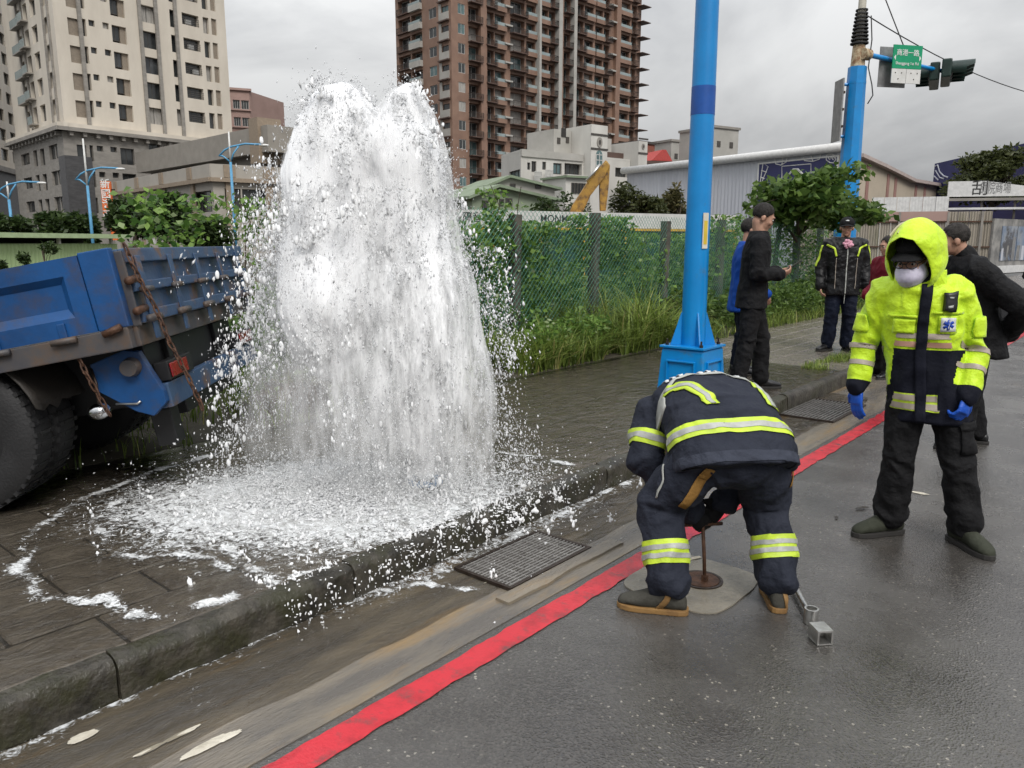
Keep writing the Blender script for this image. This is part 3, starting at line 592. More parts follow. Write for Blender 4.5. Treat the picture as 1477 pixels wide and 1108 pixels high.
for px in (360, 697, 782, 625):
    u = fR.u(X0(px + 12), 100); fbox(tw, fR, u - .22, u + .22, -.25, .02, tz0, zt, 'pilaster', 'grey_stone')
# left face
rowL = [(78, 118, 170, 250), (122, 148, 255, 335), (152, 185, 240, 320), (205, 240, 205, 280)]
opsL = []; 
for k in range(-3, 9):
    for x0, x1, y0, y1 in rowL:
        u0, u1 = fL.u(X0(x0), X0(y0)), fL.u(X0(x1), X0(y1)); za, zb = fL.z(X0(x0), X0(y1)) + k * FLH, fL.z(X0(x0), X0(y0)) + k * FLH
        if za < tz0 + .1 or zb > zt: continue
        opsL.append((u0, u1, za, zb))
facade(tw, fL, tz0, zt, opsL, 'beige_wall', .6)
for i, (u0, u1, za, zb) in enumerate(opsL):
    window(tw, fL, u0 + .002, u1 - .002, za + .002, zb - .002, .45, mull=1, glass=random.choice(GLS))
    if i % 4 in (1, 2):
        b = fbox(tw, fL, u0 - .15, u1 + .15, -.8, -.0, za - .25, za - .1, 'balcony', 'grey_stone'); MB().bb(u0 - .1, u1 + .1, -.78, -.72, za - .098, za + .85).build('rail_glass', 'rail_glass', b)
for px in (88, 108, 205, 228):
    u = fL.u(X0(px), 60); fbox(tw, fL, u - .14, u + .14, -.22, .02, 1, zt, 'pilaster', 'grey_stone')
# podium
opsP = []
for x0, x1, y0, y1 in ((352, 400, 645, 716), (408, 430, 648, 718), (440, 470, 650, 674), (500, 530, 655, 678), (543, 610, 660, 732), (668, 720, 640, 672)):
    for k in range(5):
        za = fR.z(X0(x0), X0(y1)) - k * FLH; zb = fR.z(X0(x0), X0(y0)) - k * FLH
        if za > .3: opsP.append((fR.u(X0(x0), X0(y0)), fR.u(X0(x1), X0(y1)), za, zb))
Mp = 0.55
fRp = facefrom(fR.A + fR.o * Mp + fL.o * Mp, fR.B + fR.o * Mp); fLp = facefrom(fL.A + fL.o * Mp, fL.B + fL.o * Mp + fR.o * Mp)
facade(tw, fRp, 0, zc, opsP, 'grey_stone', .6, name='podium_wall')
for o in opsP: window(tw, fRp, o[0] + .002, o[1] - .002, o[2] + .002, o[3] - .002, .4, mull=1 if o[1] - o[0] > 1.2 else 0)
opsQ = []
for x0, x1, y0, y1 in ((112, 155, 690, 740), (165, 190, 672, 745), (195, 222, 665, 740), (235, 280, 650, 715)):
    for k in range(4):
        za = fL.z(X0(x0), X0(y1)) - k * FLH; zb = fL.z(X0(x0), X0(y0)) - k * FLH
        if za > .3: opsQ.append((fL.u(X0(x0), X0(y0)), fL.u(X0(x1), X0(y1)), za, zb))
facade(tw, fLp, 0, zc, opsQ, 'grey_stone', .5, name='podium_wall')
for o in opsQ: window(tw, fLp, o[0] + .002, o[1] - .002, o[2] + .002, o[3] - .002, .35, mull=1)
fbox(tw, fRp, -.05, 3.2, -.06, .0, 0, fR.z(100, 225), 'corner_cladding', 'dark_stone'); fbox(tw, fLp, fLp.L - 2.4, fLp.L - .01, -.06, .0, 0, fR.z(100, 225), 'corner_cladding', 'dark_stone')
for f, a in ((fRp, .0), (fLp, .0)):
    fbox(tw, f, -.9, f.L + .9, -.9, .5, zc - .0, zc + .45, 'cornice', 'grey_stone'); fbox(tw, f, -.6, f.L + .6, -.6, .5, zc + .45, zc + .95, 'cornice', 'beige_wall')
    n = int(f.L / 1.6)
    dm = MB().bb(-.22, .22, -.6, .0, -.5, 0).mesh('dentil', 'grey_stone')
    for i in range(n): obj('dentil', dm, tw).matrix_local = f.M() @ Matrix.Translation(((i + .5) * f.L / n, 0, zc - .003))
Rv = [fR.A, fR.B, fR.B - fR.o * 20 , fL.A]
MB().poly([Vector((p.x, p.y, zt)) for p in Rv], 1.0, (0, 0, 1)).build('roof', 'grey_stone', tw)
q = facefrom(fR.B, fR.B - fR.o * 20); facade(tw, q, 0, zt, [], 'beige_wall', name='wall')
# ---- the neighbouring tower cut by the frame
t2 = thing('apartment_tower', 'beige tower with dark stone base cut off by the left edge', 'building')
f2 = Face(-60, 112, 36, 142, 200); z2 = f2.z(10, 243); op2 = []
for k in range(0, 12):
    for x0, x1 in ((-30, -16), (-6, 4), (10, 17), (22, 31)):
        za = z2 + 1.2 + k * FLH; op2.append((f2.u(x0, 150), f2.u(x1, 150), za, za + 1.9))
facade(t2, f2, z2, zt, op2, 'beige_wall', .6); facade(t2, f2, 0, z2 - .8, [], 'dark_stone', .5, name='podium_wall'); fbox(t2, f2, -.5, f2.L + .5, -.7, .5, z2 - .8, z2 - .0, 'cornice', 'grey_stone')
for o in op2: window(t2, f2, o[0], o[1], o[2], o[3], .4, mull=0)
q = facefrom(f2.B, f2.B - f2.o * 14); facade(t2, q, 0, zt, [], 'beige_wall'); MB().poly([Vector((p.x, p.y, zt)) for p in (f2.A, f2.B, f2.B - f2.o * 14, f2.A - f2.o * 14)], 1.0, (0, 0, 1)).build('roof', 'grey_stone', t2)
# ---- pink block peeping out behind
t3 = thing('apartment_block', 'small pink tiled block peeping out behind the beige tower', 'building')
f3 = Face(320, 150, 362, 152, 180); z3 = f3.z(350, 131); op3 = []
for k in range(8):
    for x0, x1 in ((336, 346), (348, 359)): za = z3 - 3.3 - k * 3.1; op3.append((f3.u(x0, 150), f3.u(x1, 150), za, za + 1.6))
facade(t3, f3, 0, z3, op3, 'pink_tile', .5)
for o in op3: window(t3, f3, o[0] + .01, o[1] - .01, o[2] + .01, o[3] - .01, .3, 'win_white', 'glass_dark', 2)
for k in range(7): fbox(t3, f3, -.2, f3.L + .2, -.35, -.01, z3 - 3.6 - k * 3.1, z3 - 3.35 - k * 3.1, 'ledge', 'pink_tile')
q = facefrom(f3.B, f3.B + Vector((3, 12, 0))); facade(t3, q, 0, z3, [], 'pink_tile'); fbox(t3, f3, -.4, f3.L + .4, -.4, 10, z3, z3 + .4, 'roof', 'pink_tile')
# ---- low beige commercial building
lb = thing('market_hall', 'low beige commercial building with sloping flat roofs left of the water', 'building')
Y1 = 62.
fa = Face(160, 92, 308, 70, 280); fb = Face(308, 70, 420, 74, 280); fb2 = Face(280, 76, 440, 66, 200)
zt1, zs1 = fa.z(308, 236), fa.z(308, 262); opa = []
for x0, x1 in ((172, 197), (201, 232), (238, 270), (279, 311)): opa.append((fa.u(x0, 290), min(fa.u(x1, 290), fa.L - .5), fa.z(300, 306), fa.z(300, 275)))
facade(lb, fa, 0, zs1, opa, 'beige_band', .5)
for o in opa: window(lb, fa, o[0] + .002, o[1] - .002, o[2] + .002, o[3] - .002, .4, mull=3)
opb = [(fb.u(325, 290), fb.u(348, 290), fb.z(330, 303), fb.z(330, 272)), (fb.u(350, 290), fb.u(400, 290), fb.z(330, 303), fb.z(330, 272))]
facade(lb, fb, 0, zs1, opb, 'beige_band', .5)
for o in opb: window(lb, fb, o[0] + .002, o[1] - .002, o[2] + .002, o[3] - .002, .4, mull=3)
for f in (fa, fb):
    fbox(lb, f, -.3, f.L + .3, -.5, .6, zs1, zs1 + .35, 'ledge', 'tan_pier'); fbox(lb, f, -.2, f.L + .2, -.3, .6, zs1 + .36, zt1, 'parapet', 'beige_band')
    for k in range(4 if f is fa else 2):
        u = f.L * (k + .4) / (4 if f is fa else 2); fbox(lb, f, u - .5, u + .5, -.42, -.305, zs1 + .4, zt1 - .05, 'pier_panel', 'tan_pier'); fbox(lb, f, u - .35, u + .35, -.2, -.01, 0, zs1 - .01, 'pier', 'tan_pier')
# upper storey set back
fu = Face(216, 100, 400, 78, 220); zu0, zu1 = fu.z(390, 222), fu.z(390, 184)
opu = [(fu.u(252, 232), fu.u(288, 232), zt1 + .4, zt1 + 1.9)]
facade(lb, fu, 0, zu0, opu, 'beige_roof', .4, name='upper_wall')
for o in opu: window(lb, fu, o[0], o[1], o[2], o[3], .3, 'win_white', mull=5)
fbox(lb, fu, -1.5, fu.L + .5, -1.2, 8, zu0, zu1, 'roof', 'beige_roof'); fbox(lb, fu, fu.L - 2.6, fu.L - .8, -1.5, 1, zu0 - 1, zu1 + .8, 'pier', 'tan_pier')
# orange hanging sign
os_ = thing('orange_sign', 'tall orange vertical shop sign fixed beside the market hall', 'sign', D(155, 290, 58)); d_ = 58 / 1128
MB().bb(-7 * d_, 7 * d_, -.12, .12, -27 * d_, 27 * d_).build('panel', 'orange_sign', os_, bevel=.03); MB().bb(-6.4 * d_, 6.4 * d_, -.14, -.121, -26 * d_, -18 * d_).build('footer', 'sign_white', os_)
put_text('\n'.join('新國港市'), .72, 'sign_text', os_, (0, -.13, .1), .005, bold=.01); MB().bb(.1, .5, -.1, .1, -55 * d_, -27 * d_).build('lower_panel', 'orange_sign', os_)
for z in (-.8, .8): MB().bb(6.5 * d_, 12 * d_, -.04, .04, z - .05, z + .05).build('bracket', 'iron', os_)
# ---- street lamps at the left
def slamp(px, ytop, yjoin, ybase, dist, label):
    b = D(px, ybase, dist); b.z = 0; t = D(px, ytop, dist).z; j = D(px, yjoin, dist).z; o = thing('street_lamp', label, 'street lamp', b, 0, 'blue street lamps at the left')
    k = dist / 1128
    MB().tube([(0, 0, 0), (0, 0, j)], [4.0 * k * .6, 3 * k * .6], 10).build('pole', 'sky_pole', o, smooth=True); MB().tube([(0, 0, j), (0, 0, t)], [2.6 * k * .6, 1.8 * k * .6], 10).build('pole_tip', 'sign_white', o, smooth=True)
    MB().tube([(-16 * k, 0, j + 8 * k), (-8 * k, 0, j + 16 * k), (2 * k, 0, j + 21 * k), (22 * k, 0, j + 25 * k), (46 * k, 0, j + 24 * k)], 1.3 * k, 8).build('arm', 'sky_pole', o, smooth=True)
    MB().tube([(-15 * k, 0, j + 9 * k), (-10 * k, 0, j + 8 * k), (0, 0, j)], 1.2 * k, 8).build('brace', 'sky_pole', o, smooth=True); MB().tube([(0, 0, j), (5 * k, 0, j + 12 * k), (13 * k, 0, j + 22 * k)], 1.2 * k, 8).build('brace', 'sky_pole', o, smooth=True)
    MB().ell((49 * k, 0, j + 23 * k), (7 * k, 2.5 * k, 1.8 * k)).build('lamp_head', 'sign_white', o, smooth=True)
slamp(340, 190, 234, 350, 40, 'blue street lamp with curved arm right beside the water'); slamp(134, 200, 268, 350, 40, 'blue street lamp beside the orange vertical sign'); slamp(20, 262, 288, 350, 52, 'small blue street lamp nearest the left edge')
# ---- lime building low at the left
lw = thing('lime_shed', 'pale lime green sheet metal shed behind the blue truck', 'shed'); fs_ = Face(-60, 19, 170, 25, 350); zl = fs_.z(0, 352)
g = MB(); n = 170
for k in range(n): pass
pts = [(fs_.L * k / n, (.03 if k % 4 in (1, 2) else 0)) for k in range(n + 1)]
g.add([(x, y, z) for z in (0, zl) for x, y in pts], [(k, k + 1, n + 2 + k, n + 1 + k) for k in range(n)]); g.build('wall', 'lime_wall', lw, M=fs_.M())
zr = fs_.z(60, 338); MB().bb(0, fs_.L, .6, 3.2, zl + .0, zl + .02).build('ledge', 'lime_trim', lw, M=fs_.M()); fbox(lw, fs_, 0, fs_.L, 1.2, 4, zl + .02, zr - .1, 'clerestory', 'interior')
fbox(lw, fs_, -.3, fs_.L + .2, -.3, 4.2, zr - .1, zr + .03, 'roof', 'lime_trim')
for k in range(4): fbox(lw, fs_, 1 + k * 2.3, 1.08 + k * 2.3, -.1, -.02, zl, zr - .1, 'post', 'win_white')
# ---- brown tower
bt = thing('apartment_tower', 'brown tiled high rise with rows of balconies behind the fence', 'building')
XB = lambda z: 560 + z / 3.692
YB = lambda z: z / 3.692
bA = D(652, 130, 134); bB = D(922, 130, 171); bR = facefrom(bA, bB); bC = bA - bR.o * 15.5; bC = D(573, 130, 146); bL = facefrom(bC, bA)
zs = bR.z(XB(400), YB(525)); BF = 3.06; KS = range(-5, 12); ztb = zs + 11 * BF + 2.7
bays = [(375, 412, 'win'), (430, 486, 'rail'), (512, 563, 'rail'), (568, 620, 'glass'), (650, 724, 'rail'), (734, 780, 'glass'), (800, 848, 'glass'), (852, 884, 'rail'), (905, 926, 'win'), (932, 964, 'rail'), (985, 1034, 'rail'), (1040, 1086, 'glass'), (1096, 1136, 'glass'), (1142, 1170, 'rail'), (1222, 1278, 'glass'), (1286, 1312, 'rail')]
bops = []; bsp = []
for k in KS:
    for i, (x0, x1, kd_) in enumerate(bays):
        u0, u1 = bR.u(XB(x0), 130), bR.u(XB(x1), 130); z = zs + k * BF
        if z < .5: continue
        o = (u0, u1, z + (.95 if kd_ == 'win' else .12), z + 2.55); bops.append(o); bsp.append((i, kd_, z, o, k))
facade(bt, bR, 0, ztb, bops, 'brown_tile', 1.0)
BM = {}
def balc(i, w_, kd_):
    if (i, kd_) not in BM:
        s = MB(); s.bb(-.12, w_ + .12, -1.0 if kd_ == 'rail' else -.55, 0, 0, .16)
        if kd_ == 'glass': s.bb(-.12, w_ + .12, -.55, -.43, .16, .78); s.bb(-.12, 0, -.43, 0, .16, .78); s.bb(w_, w_ + .12, -.43, 0, .16, .78)
        r = MB()
        if kd_ == 'glass': r.bb(-.08, w_ + .08, -.52, -.47, .79, 1.3)
        else:
            r.bb(-.1, w_ + .1, -.97, -.92, 1.02, 1.08); r.bb(-.1, w_ + .1, -.97, -.92, .26, .31); r.bb(-.1, -.05, -.92, 0, 1.02, 1.08); r.bb(w_ + .05, w_ + .1, -.92, 0, 1.02, 1.08)
            n = max(4, int(w_ / .22))
            for q in range(n + 1): x = -.08 + (w_ + .16) * q / n; r.bb(x - .025, x + .025, -.96, -.93, .31, 1.02)
            for q in range(4): r.bb(-.09, -.06, -.9 + q * .25, -.87 + q * .25, .16, 1.02); r.bb(w_ + .06, w_ + .09, -.9 + q * .25, -.87 + q * .25, .16, 1.02)
        BM[(i, kd_)] = (s.mesh('balcony', 'brown_tile' if kd_ == 'glass' else 'brown_dark'), r.mesh('railing', 'rail_glass' if kd_ == 'glass' else 'rail_dark'))
    return BM[(i, kd_)]
for i, kd_, z, o, k in bsp:
    gl = random.choice(['glass_dark', 'glass_dark', 'glass_teal', 'curtain'])
    wu = o[0] + (o[1] - o[0]) * (.1 if kd_ != 'win' else 0)
    window(bt, bR, round(wu, 2) + .004, round(o[1], 2) - .02, round(o[2], 2) + .01, round(o[2], 2) + (1.58 if kd_ == 'win' else 2.4), .9 if kd_ != 'win' else .12, 'win_white', gl, 1)
    if kd_ != 'win':
        s, r = balc(i, o[1] - o[0], kd_); b = obj('balcony', s, bt); b.matrix_local = bR.M() @ Matrix.Translation((o[0], 0, z - .06)); obj('railing', r, b)
lm = MB().bb(-.9, .9, -.75, 0, 0, .28).mesh('ledge', 'pale_panel')
for k in KS:
    z = zs + k * BF
    if z < .5: continue
    for px in (630, 1182): obj('ledge', lm, bt).matrix_local = bR.M() @ Matrix.Translation((bR.u(XB(px), 130), 0, z + .9))
    em = obj('eave', MB().bb(-.1, 2.6, -1.5, 1.5, 0, .14).mesh('eave', 'brown_dark') if k == KS[0] or 'eaveM' not in globals() else eaveM, bt); eaveM = em.data
    em.matrix_local = bR.M() @ Matrix.Translation((bR.L - 1.2, 0, z + 2.65))
for px, w_ in ((788, .28), (895, .5), (973, .42)):
    u = bR.u(XB(px), 130); fbox(bt, bR, u - w_, u + w_, -1.05, .0, 0, ztb, 'pilaster', 'pale_panel')
for px in (497, 1207):
    u = bR.u(XB(px), 130); fbox(bt, bR, u - .7, u + .7, -.7, .0, 0, ztb, 'pier', 'brown_tile')
bopl = []; bspl = []
for k in KS:
    z = zs + k * BF
    if z < .5: continue
    for i, (x0, x1, kd_) in enumerate(((62, 124, 'rail'), (130, 186, 'pale'), (222, 262, 'win'), (290, 326, 'small'))):
        u0, u1 = bL.u(XB(x0), 130), bL.u(XB(x1), 130); o = (u0, u1, z + (.12 if kd_ in ('rail', 'pale') else .9 if kd_ == 'win' else 1.2), z + (2.5 if kd_ != 'small' else 2.1)); bopl.append(o); bspl.append((i, kd_, z, o))
facade(bt, bL, 0, ztb, bopl, 'brown_tile', 1.0)
for i, kd_, z, o in bspl:
    window(bt, bL, o[0] + .01, o[1] - .01, o[2] + .01, o[3] - .01, .15 if kd_ in ('win', 'small') else .9, 'win_white' if kd_ != 'small' else 'win_frame', random.choice(['glass_dark', 'glass_teal', 'glass_dark']), 1)
    if kd_ == 'pale':
        b = MB().bb(-.1, o[1] - o[0] + .1, -.6, 0, -.1, .9); b = b.build('balcony', 'pale_panel', bt); b.matrix_local = bL.M() @ Matrix.Translation((o[0], 0, z)); MB().bb(-.05, o[1] - o[0] + .05, -.55, -.5, .91, 1.3).build('railing', 'rail_glass', b)
    if kd_ == 'rail':
        s, r = balc(100, o[1] - o[0], 'rail'); b = obj('balcony', s, bt); b.matrix_local = bL.M() @ Matrix.Translation((o[0], .55, z)); obj('railing', r, b)
    if kd_ == 'small': fbox(bt, bL, o[0] - .7, o[1] + .1, -.12, -.003, z - .05, z + 1.15, 'pale_cladding', 'pale_panel'); fbox(bt, bL, o[0] - .7, o[1] + .3, -.5, -.003, z - .3, z - .1, 'ledge', 'brown_dark')
    if kd_ == 'small': fbox(bt, bL, o[0] - .7, o[0] - .03, -.12, -.003, z + 1.155, z + 2.6, 'pale_cladding', 'pale_panel')
q = facefrom(bR.B, bR.B - bR.o * 15); facade(bt, q, 0, ztb, [], 'brown_tile')
MB().poly([Vector((p.x, p.y, ztb)) for p in (bA, bB, bB - bR.o * 15, bC)], .8, (0, 0, 1)).build('roof', 'brown_dark', bt)
# ---- white apartment house in front of it
XW = lambda z: 680 + z / 4.615
YW = lambda z: 170 + z / 4.615
wb = thing('white_house', 'white apartment house with a clock ornament tower and arched window', 'building')
wf = Face(751.5, 62, 909, 69.5, 240); wl = facefrom(D(723, 240, 66.5), wf.A); zw = wf.z(751.5, YW(225))
def wop(f, x0, x1, y0, y1): return (f.u(XW(x0), YW(y0)), f.u(XW(x1), YW(y1)), f.z(XW(x0), YW(y1)), f.z(XW(x0), YW(y0)))
wops = [wop(wf, *a) for a in ((372, 392, 297, 345), (400, 432, 288, 360), (472, 497, 292, 345), (545, 600, 300, 375), (620, 735, 300, 388), (545, 600, 405, 440), (958, 1045, 330, 392))]
facade(wb, wf, 0, zw, wops, 'offwhite', .5)
for i, o in enumerate(wops): window(wb, wf, o[0] + .01, o[1] - .01, o[2] + .01, o[3] - .01, .15 if i not in (4, 6) else .42, 'win_frame' if i else 'interior', 'glass_teal' if i == 3 else 'glass_dark', (0, 1, 0, 1, 3, 1, 4)[i])
o = wops[4]; fbox(wb, wf, o[0] - .2, o[1] + .1, -.6, -.01, o[2] - .9, o[2] + .1, 'balcony', 'offwhite')
for a in ((400, 445, 360, 415), (470, 520, 350, 425)):
    o = wop(wf, *a); g = MB(); n = 7
    for k in range(n + 1): x = o[0] + (o[1] - o[0]) * k / n; g.bb(x - .02, x + .02, -.42, -.38, o[2], o[3])
    for z in (o[2], (o[2] + o[3]) / 2, o[3]): g.bb(o[0], o[1], -.43, -.37, z - .025, z + .025)
    g.build('window_cage', 'win_white', wb, M=wf.M())
lo_ = [(wl.L * .42, wl.L * .95, zw - 3.6, zw - 1.3), (wl.L * .42, wl.L * .95, zw - 5.2, zw - 3.8)]
facade(wb, wl, 0, zw, lo_, 'offwhite', .4)
for o in lo_: window(wb, wl, o[0] + .01, o[1] - .01, o[2] + .01, o[3] - .01, .2, 'win_frame', 'glass_teal', 2)
MB().poly([Vector((p.x, p.y, zw - .02)) for p in (wf.A, wf.B, wf.B - wf.o * 9, wl.A)], .2, (0, 0, 1)).build('roof', 'offwhite', wb)
fbox(wb, wf, 0, wf.u(XW(740), 220), -.12, .1, zw - .35, zw + .19, 'parapet', 'pale_panel')
def wtower(x0, x1, ytop, dz, name='clock_tower', arch=True):
    u0, u1 = wf.u(XW(x0), 230), wf.u(XW(x1), 230); zt_ = wf.z(XW(x0), YW(ytop)); T = fbox(wb, wf, u0, u1, -.9, 2.4, 0, zt_, name, 'offwhite')
    c = (u0 + u1) / 2; k = (u1 - u0) / 110
    M_ = wf.M()
    for yy in (115 + dz, 210 + dz): z = wf.z(XW(x0), YW(yy)); MB().bb(u0 - .04, u1 + .04, -.96, -.895, z - .07, z + .07).build('band', 'win_frame', T)
    z = wf.z(XW(x0), YW(165 + dz)); n = 20
    MB().loft([((c, -.905, z), (18 * k, 0, 0), (0, 0, 24 * k)), ((c, -.96, z), (18 * k, 0, 0), (0, 0, 24 * k))], n).build('clock_ornament', 'grey_stone', T); MB().loft([((c, -.965, z), (8 * k, 0, 0), (0, 0, 12 * k)), ((c, -.975, z), (8 * k, 0, 0), (0, 0, 12 * k))], n).build('ornament_centre', 'win_frame', T)
    if arch:
        z0, z1 = wf.z(XW(x0), YW(390)), wf.z(XW(x0), YW(248)); pts = [(c - 21 * k, -.92, z0), (c + 21 * k, -.92, z0)] + [(c + 21 * k * math.cos(a), -.92, z1 + 21 * k * math.sin(a)) for a in np.linspace(0, PI, 9)]
        MB().poly(pts, .03, (0, 1, 0)).build('arched_window', 'glass_teal', T)
        g = MB()
        for q in range(5): z = z0 + (z1 - z0) * q / 4.; g.bb(c - 22 * k, c + 22 * k, -.95, -.921, z - .03, z + .03)
        for x in (-21, 0, 21): g.bb(c + x * k - .03, c + x * k + .03, -.951, -.921, z0, z1 + (10 * k if x == 0 else 0))
        g.build('glazing_bars', 'win_white', T)
wtower(745, 853, 50, 0); wtower(1060, 1118, 160, 30, 'corner_tower', False)
u0, u1 = wf.u(XW(628), 230), wf.u(XW(744), 230); s = fbox(wb, wf, u0, u1, 1.5, 5, zw - .1, wf.z(XW(640), YW(60)), 'stair_block', 'pale_panel')
for x, y in ((660, 145), (718, 140)): u = wf.u(XW(x), 200); z = wf.z(XW(x), YW(y)); MB().bb(u - .15, u + .2, 1.46, 1.498, z - .2, z + .3).build('vent_window', 'win_frame', s)
u = wf.u(XW(694), 190); MB().bb(u - .25, u + .25, 1.45, 1.498, wf.z(XW(690), YW(115)), wf.z(XW(690), YW(55))).build('vent_window', 'interior', s)
u0, u1 = wf.u(XW(888), 220), wf.u(XW(1040), 220); s = fbox(wb, wf, u0, u1, 2, 6, zw - .4, wf.z(XW(900), YW(108)), 'roof_block', 'pale_panel')
for x, y in ((905, 190), (995, 180)): u = wf.u(XW(x), 200); z = wf.z(XW(x), YW(y)); MB().bb(u - .15, u + .2, 1.96, 1.998, z - .2, z + .3).build('vent_window', 'win_frame', s)
u0, u1 = wf.u(XW(857), 220), wf.u(XW(1030), 220); fbox(wb, wf, u0, u1, .3, 1.6, zw - .02, wf.z(XW(900), YW(222)), 'roof_terrace', 'brown_dark')
# pale annex and green gabled house
def gable(name, label, m, mr, pxs, dist, peakpx, yeave, ypeak, ybase, wins, depth=9, deeper=0):
    f = Face(pxs[0], dist, pxs[1], dist + deeper, 290); h = thing(name, label, 'house'); ze, zp = f.z(pxs[0], yeave), f.z(peakpx, ypeak); up = f.u(peakpx, ypeak); zr = f.z(pxs[1], yeave)
    g = MB(); g.poly([(0, 0, 0), (f.L, 0, 0), (f.L, 0, ze), (up, 0, zp), (0, 0, ze)], depth, (0, 1, 0)); g.build('wall', m, h, M=f.M())
    for a, b in (((-.4, ze - .25), (up, zp + .02)), ((up, zp + .02), (f.L + .4, ze - .25))):
        g = MB(); g.poly([(a[0], -.4, a[1]), (b[0], -.4, b[1]), (b[0], -.4, b[1] + .16), (a[0], -.4, a[1] + .16)], depth + .8, (0, 1, 0)); g.build('roof', mr, h, M=f.M())
    for x0, x1, y0, y1 in wins: window(h, f, f.u(x0, y0), f.u(x1, y1), f.z(x0, y1), f.z(x0, y0), -.04, 'win_frame', 'glass_dark', 1)
    return h
gable('green_house', 'pale green house with a low gabled roof left of the excavator', 'greenhouse_wall', 'green_roof', (681, 800), 44, 716, 281, 271, 330, ((695, 704, 289, 303), (707, 712, 288, 296), (720, 726, 287, 296), (729, 738, 286, 297)), 8, 3)
gable('pale_annex', 'pale grey annex with a low roof above the green house', 'pale_panel', 'green_roof', (706, 800), 52, 733, 266, 257, 320, ((735, 743, 265, 272), (772, 780, 264, 272)), 5, 2)
gable('cream_house', 'narrow cream house beside the water behind the vines', 'cream_stripe', 'green_roof', (652, 690), 48, 672, 279, 276, 330, ((664, 672, 288, 300), (676, 684, 286, 303)), 6, 0)
an = thing('garden_annex', 'small cream annex with barred windows under the white house', 'house'); f = Face(816, 58, 845, 59, 270); z1 = f.z(830, 257)
fbox(an, f, 0, f.L, 0, 3, 0, z1, 'wall', 'offwhite'); fbox(an, f, -.15, f.L + .15, -.3, 3.1, z1, z1 + .15, 'roof', 'green_roof')
for k in range(5): window(an, f, .5 + k * .26 * f.L / 1.7, .5 + (k * .26 + .2) * f.L / 1.7, z1 - 1.1, z1 - .35, -.03, 'win_frame', 'glass_dark', 0, .04)
# rooftops on the right of the tower
for nm, lab, px0, px1, yt, dd, m in (('brick_block', 'small red brick rooftop block behind the white shed', 922, 944, 206, 88, 'brick_red'), ('stair_tower', 'plain pale concrete stair tower left of the lamp post', 968, 1000, 204, 92, 'pale_panel'), ('stair_tower', 'plain pale concrete stair tower right of the lamp post', 1028, 1064, 184, 84, 'pale_panel')):
    f = Face(px0, dd, px1, dd + 2, 220); h = thing(nm, lab, 'building'); z = f.z(px0, yt); fbox(h, f, 0, f.L, 0, 5, 0, z, 'wall', m); fbox(h, f, -.15, f.L + .15, -.15, 5.1, z, z + .25, 'coping', 'win_frame' if m != 'pale_panel' else 'grey_stone')
    for k in (.15, .65): fbox(h, f, f.L * k, f.L * k + .5, -.05, -.003, z - 1.9, z - 1.3, 'vent_window', 'win_frame')
h = thing('red_roof_house', 'low house with a bright red roof behind the white shed', 'house'); f = Face(905, 80, 975, 82, 230); z = f.z(940, 232); fbox(h, f, 0, f.L, 0, 6, 0, z, 'wall', 'offwhite')
g = MB(); ua, ub = f.u(938, 225), f.u(968, 225); g.poly([(ua, -.3, z), (ub, -.3, z), (ub - .8, -.3, z + 1.1), (ua + 1.2, -.3, z + 1.1)], 5, (0, 1, 0)); g.build('roof', 'red_tile', h, M=f.M()); fbox(h, f, -.2, f.L + .2, -.5, 6.2, z - .35, z - .05, 'eave', 'brown_dark')
# ---- white shed with the navy mural and the striped gable
sh = thing('warehouse', 'long pale grey warehouse with a navy mural of white line drawings', 'warehouse')
f = Face(905, 66, 1214, 50, 235); z1 = (f.z(905, 246) + f.z(1213, 218)) / 2
n = 120; g = MB(); pts = [(f.L * k / n, .04 if k % 2 else 0) for k in range(n + 1)]; g.add([(x, y, z) for z in (0, z1) for x, y in pts], [(k, k + 1, n + 2 + k, n + 1 + k) for k in range(n)]); g.build('wall', 'shed_wall', sh, M=f.M())
MB().tube([(-.3, -.25, z1 + .1), (f.L + .5, -.25, z1 + .1)], .28, 12).build('gutter', 'shed_trim', sh, M=f.M(), smooth=True); fbox(sh, f, -.2, f.L + .3, -.1, 1.2, z1 + .05, z1 + .3, 'roof', 'shed_trim')
XM = lambda z: 900 + z / 3.692
YM = lambda z: 200 + z / 3.692
mu0, mu1, mz0, mz1 = f.u(XM(722), YM(180)), f.u(XM(1135), YM(150)), f.z(1095, 300), z1 - .45
mur = fbox(sh, f, mu0, mu1, -.07, -.02, mz0, mz1, 'mural', 'navy'); g = MB()
for a, b in (((mu0 - .12, mz0), (mu0, mz1)), ((mu1, mz0), (mu1 + .12, mz1))): g.bb(a[0], b[0], -.09, -.02, a[1], b[1])
g.bb(mu0 - .12, mu1 + .12, -.09, -.02, mz1, mz1 + .1); g.build('mural_frame', 'sign_white', mur); fbox(sh, f, mu1 + .13, f.L, -.06, -.02, 0, mz1 + .1, 'corner_panel', 'cream_stripe')
def mline(pts, r=.035):
    P = [(f.u(XM(x), YM(y)), -.075, f.z(XM(x), YM(y))) for x, y in pts]; MB().tube(P, r, 5).build('mural_drawing', 'sign_white', mur)
mline([(728, 240), (745, 130), (772, 150), (735, 240)]); mline([(735, 170), (765, 180)]); mline([(730, 205), (752, 215)])
mline([(805, 105), (812, 135), (840, 142), (868, 125), (872, 98)]); mline([(850, 100), (845, 140)]); mline([(845, 250), (845, 148), (1000, 135), (1000, 225)])
mline([(960, 100), (965, 118), (1010, 122), (1045, 110), (1050, 85)]); mline([(1000, 92), (1010, 122)])
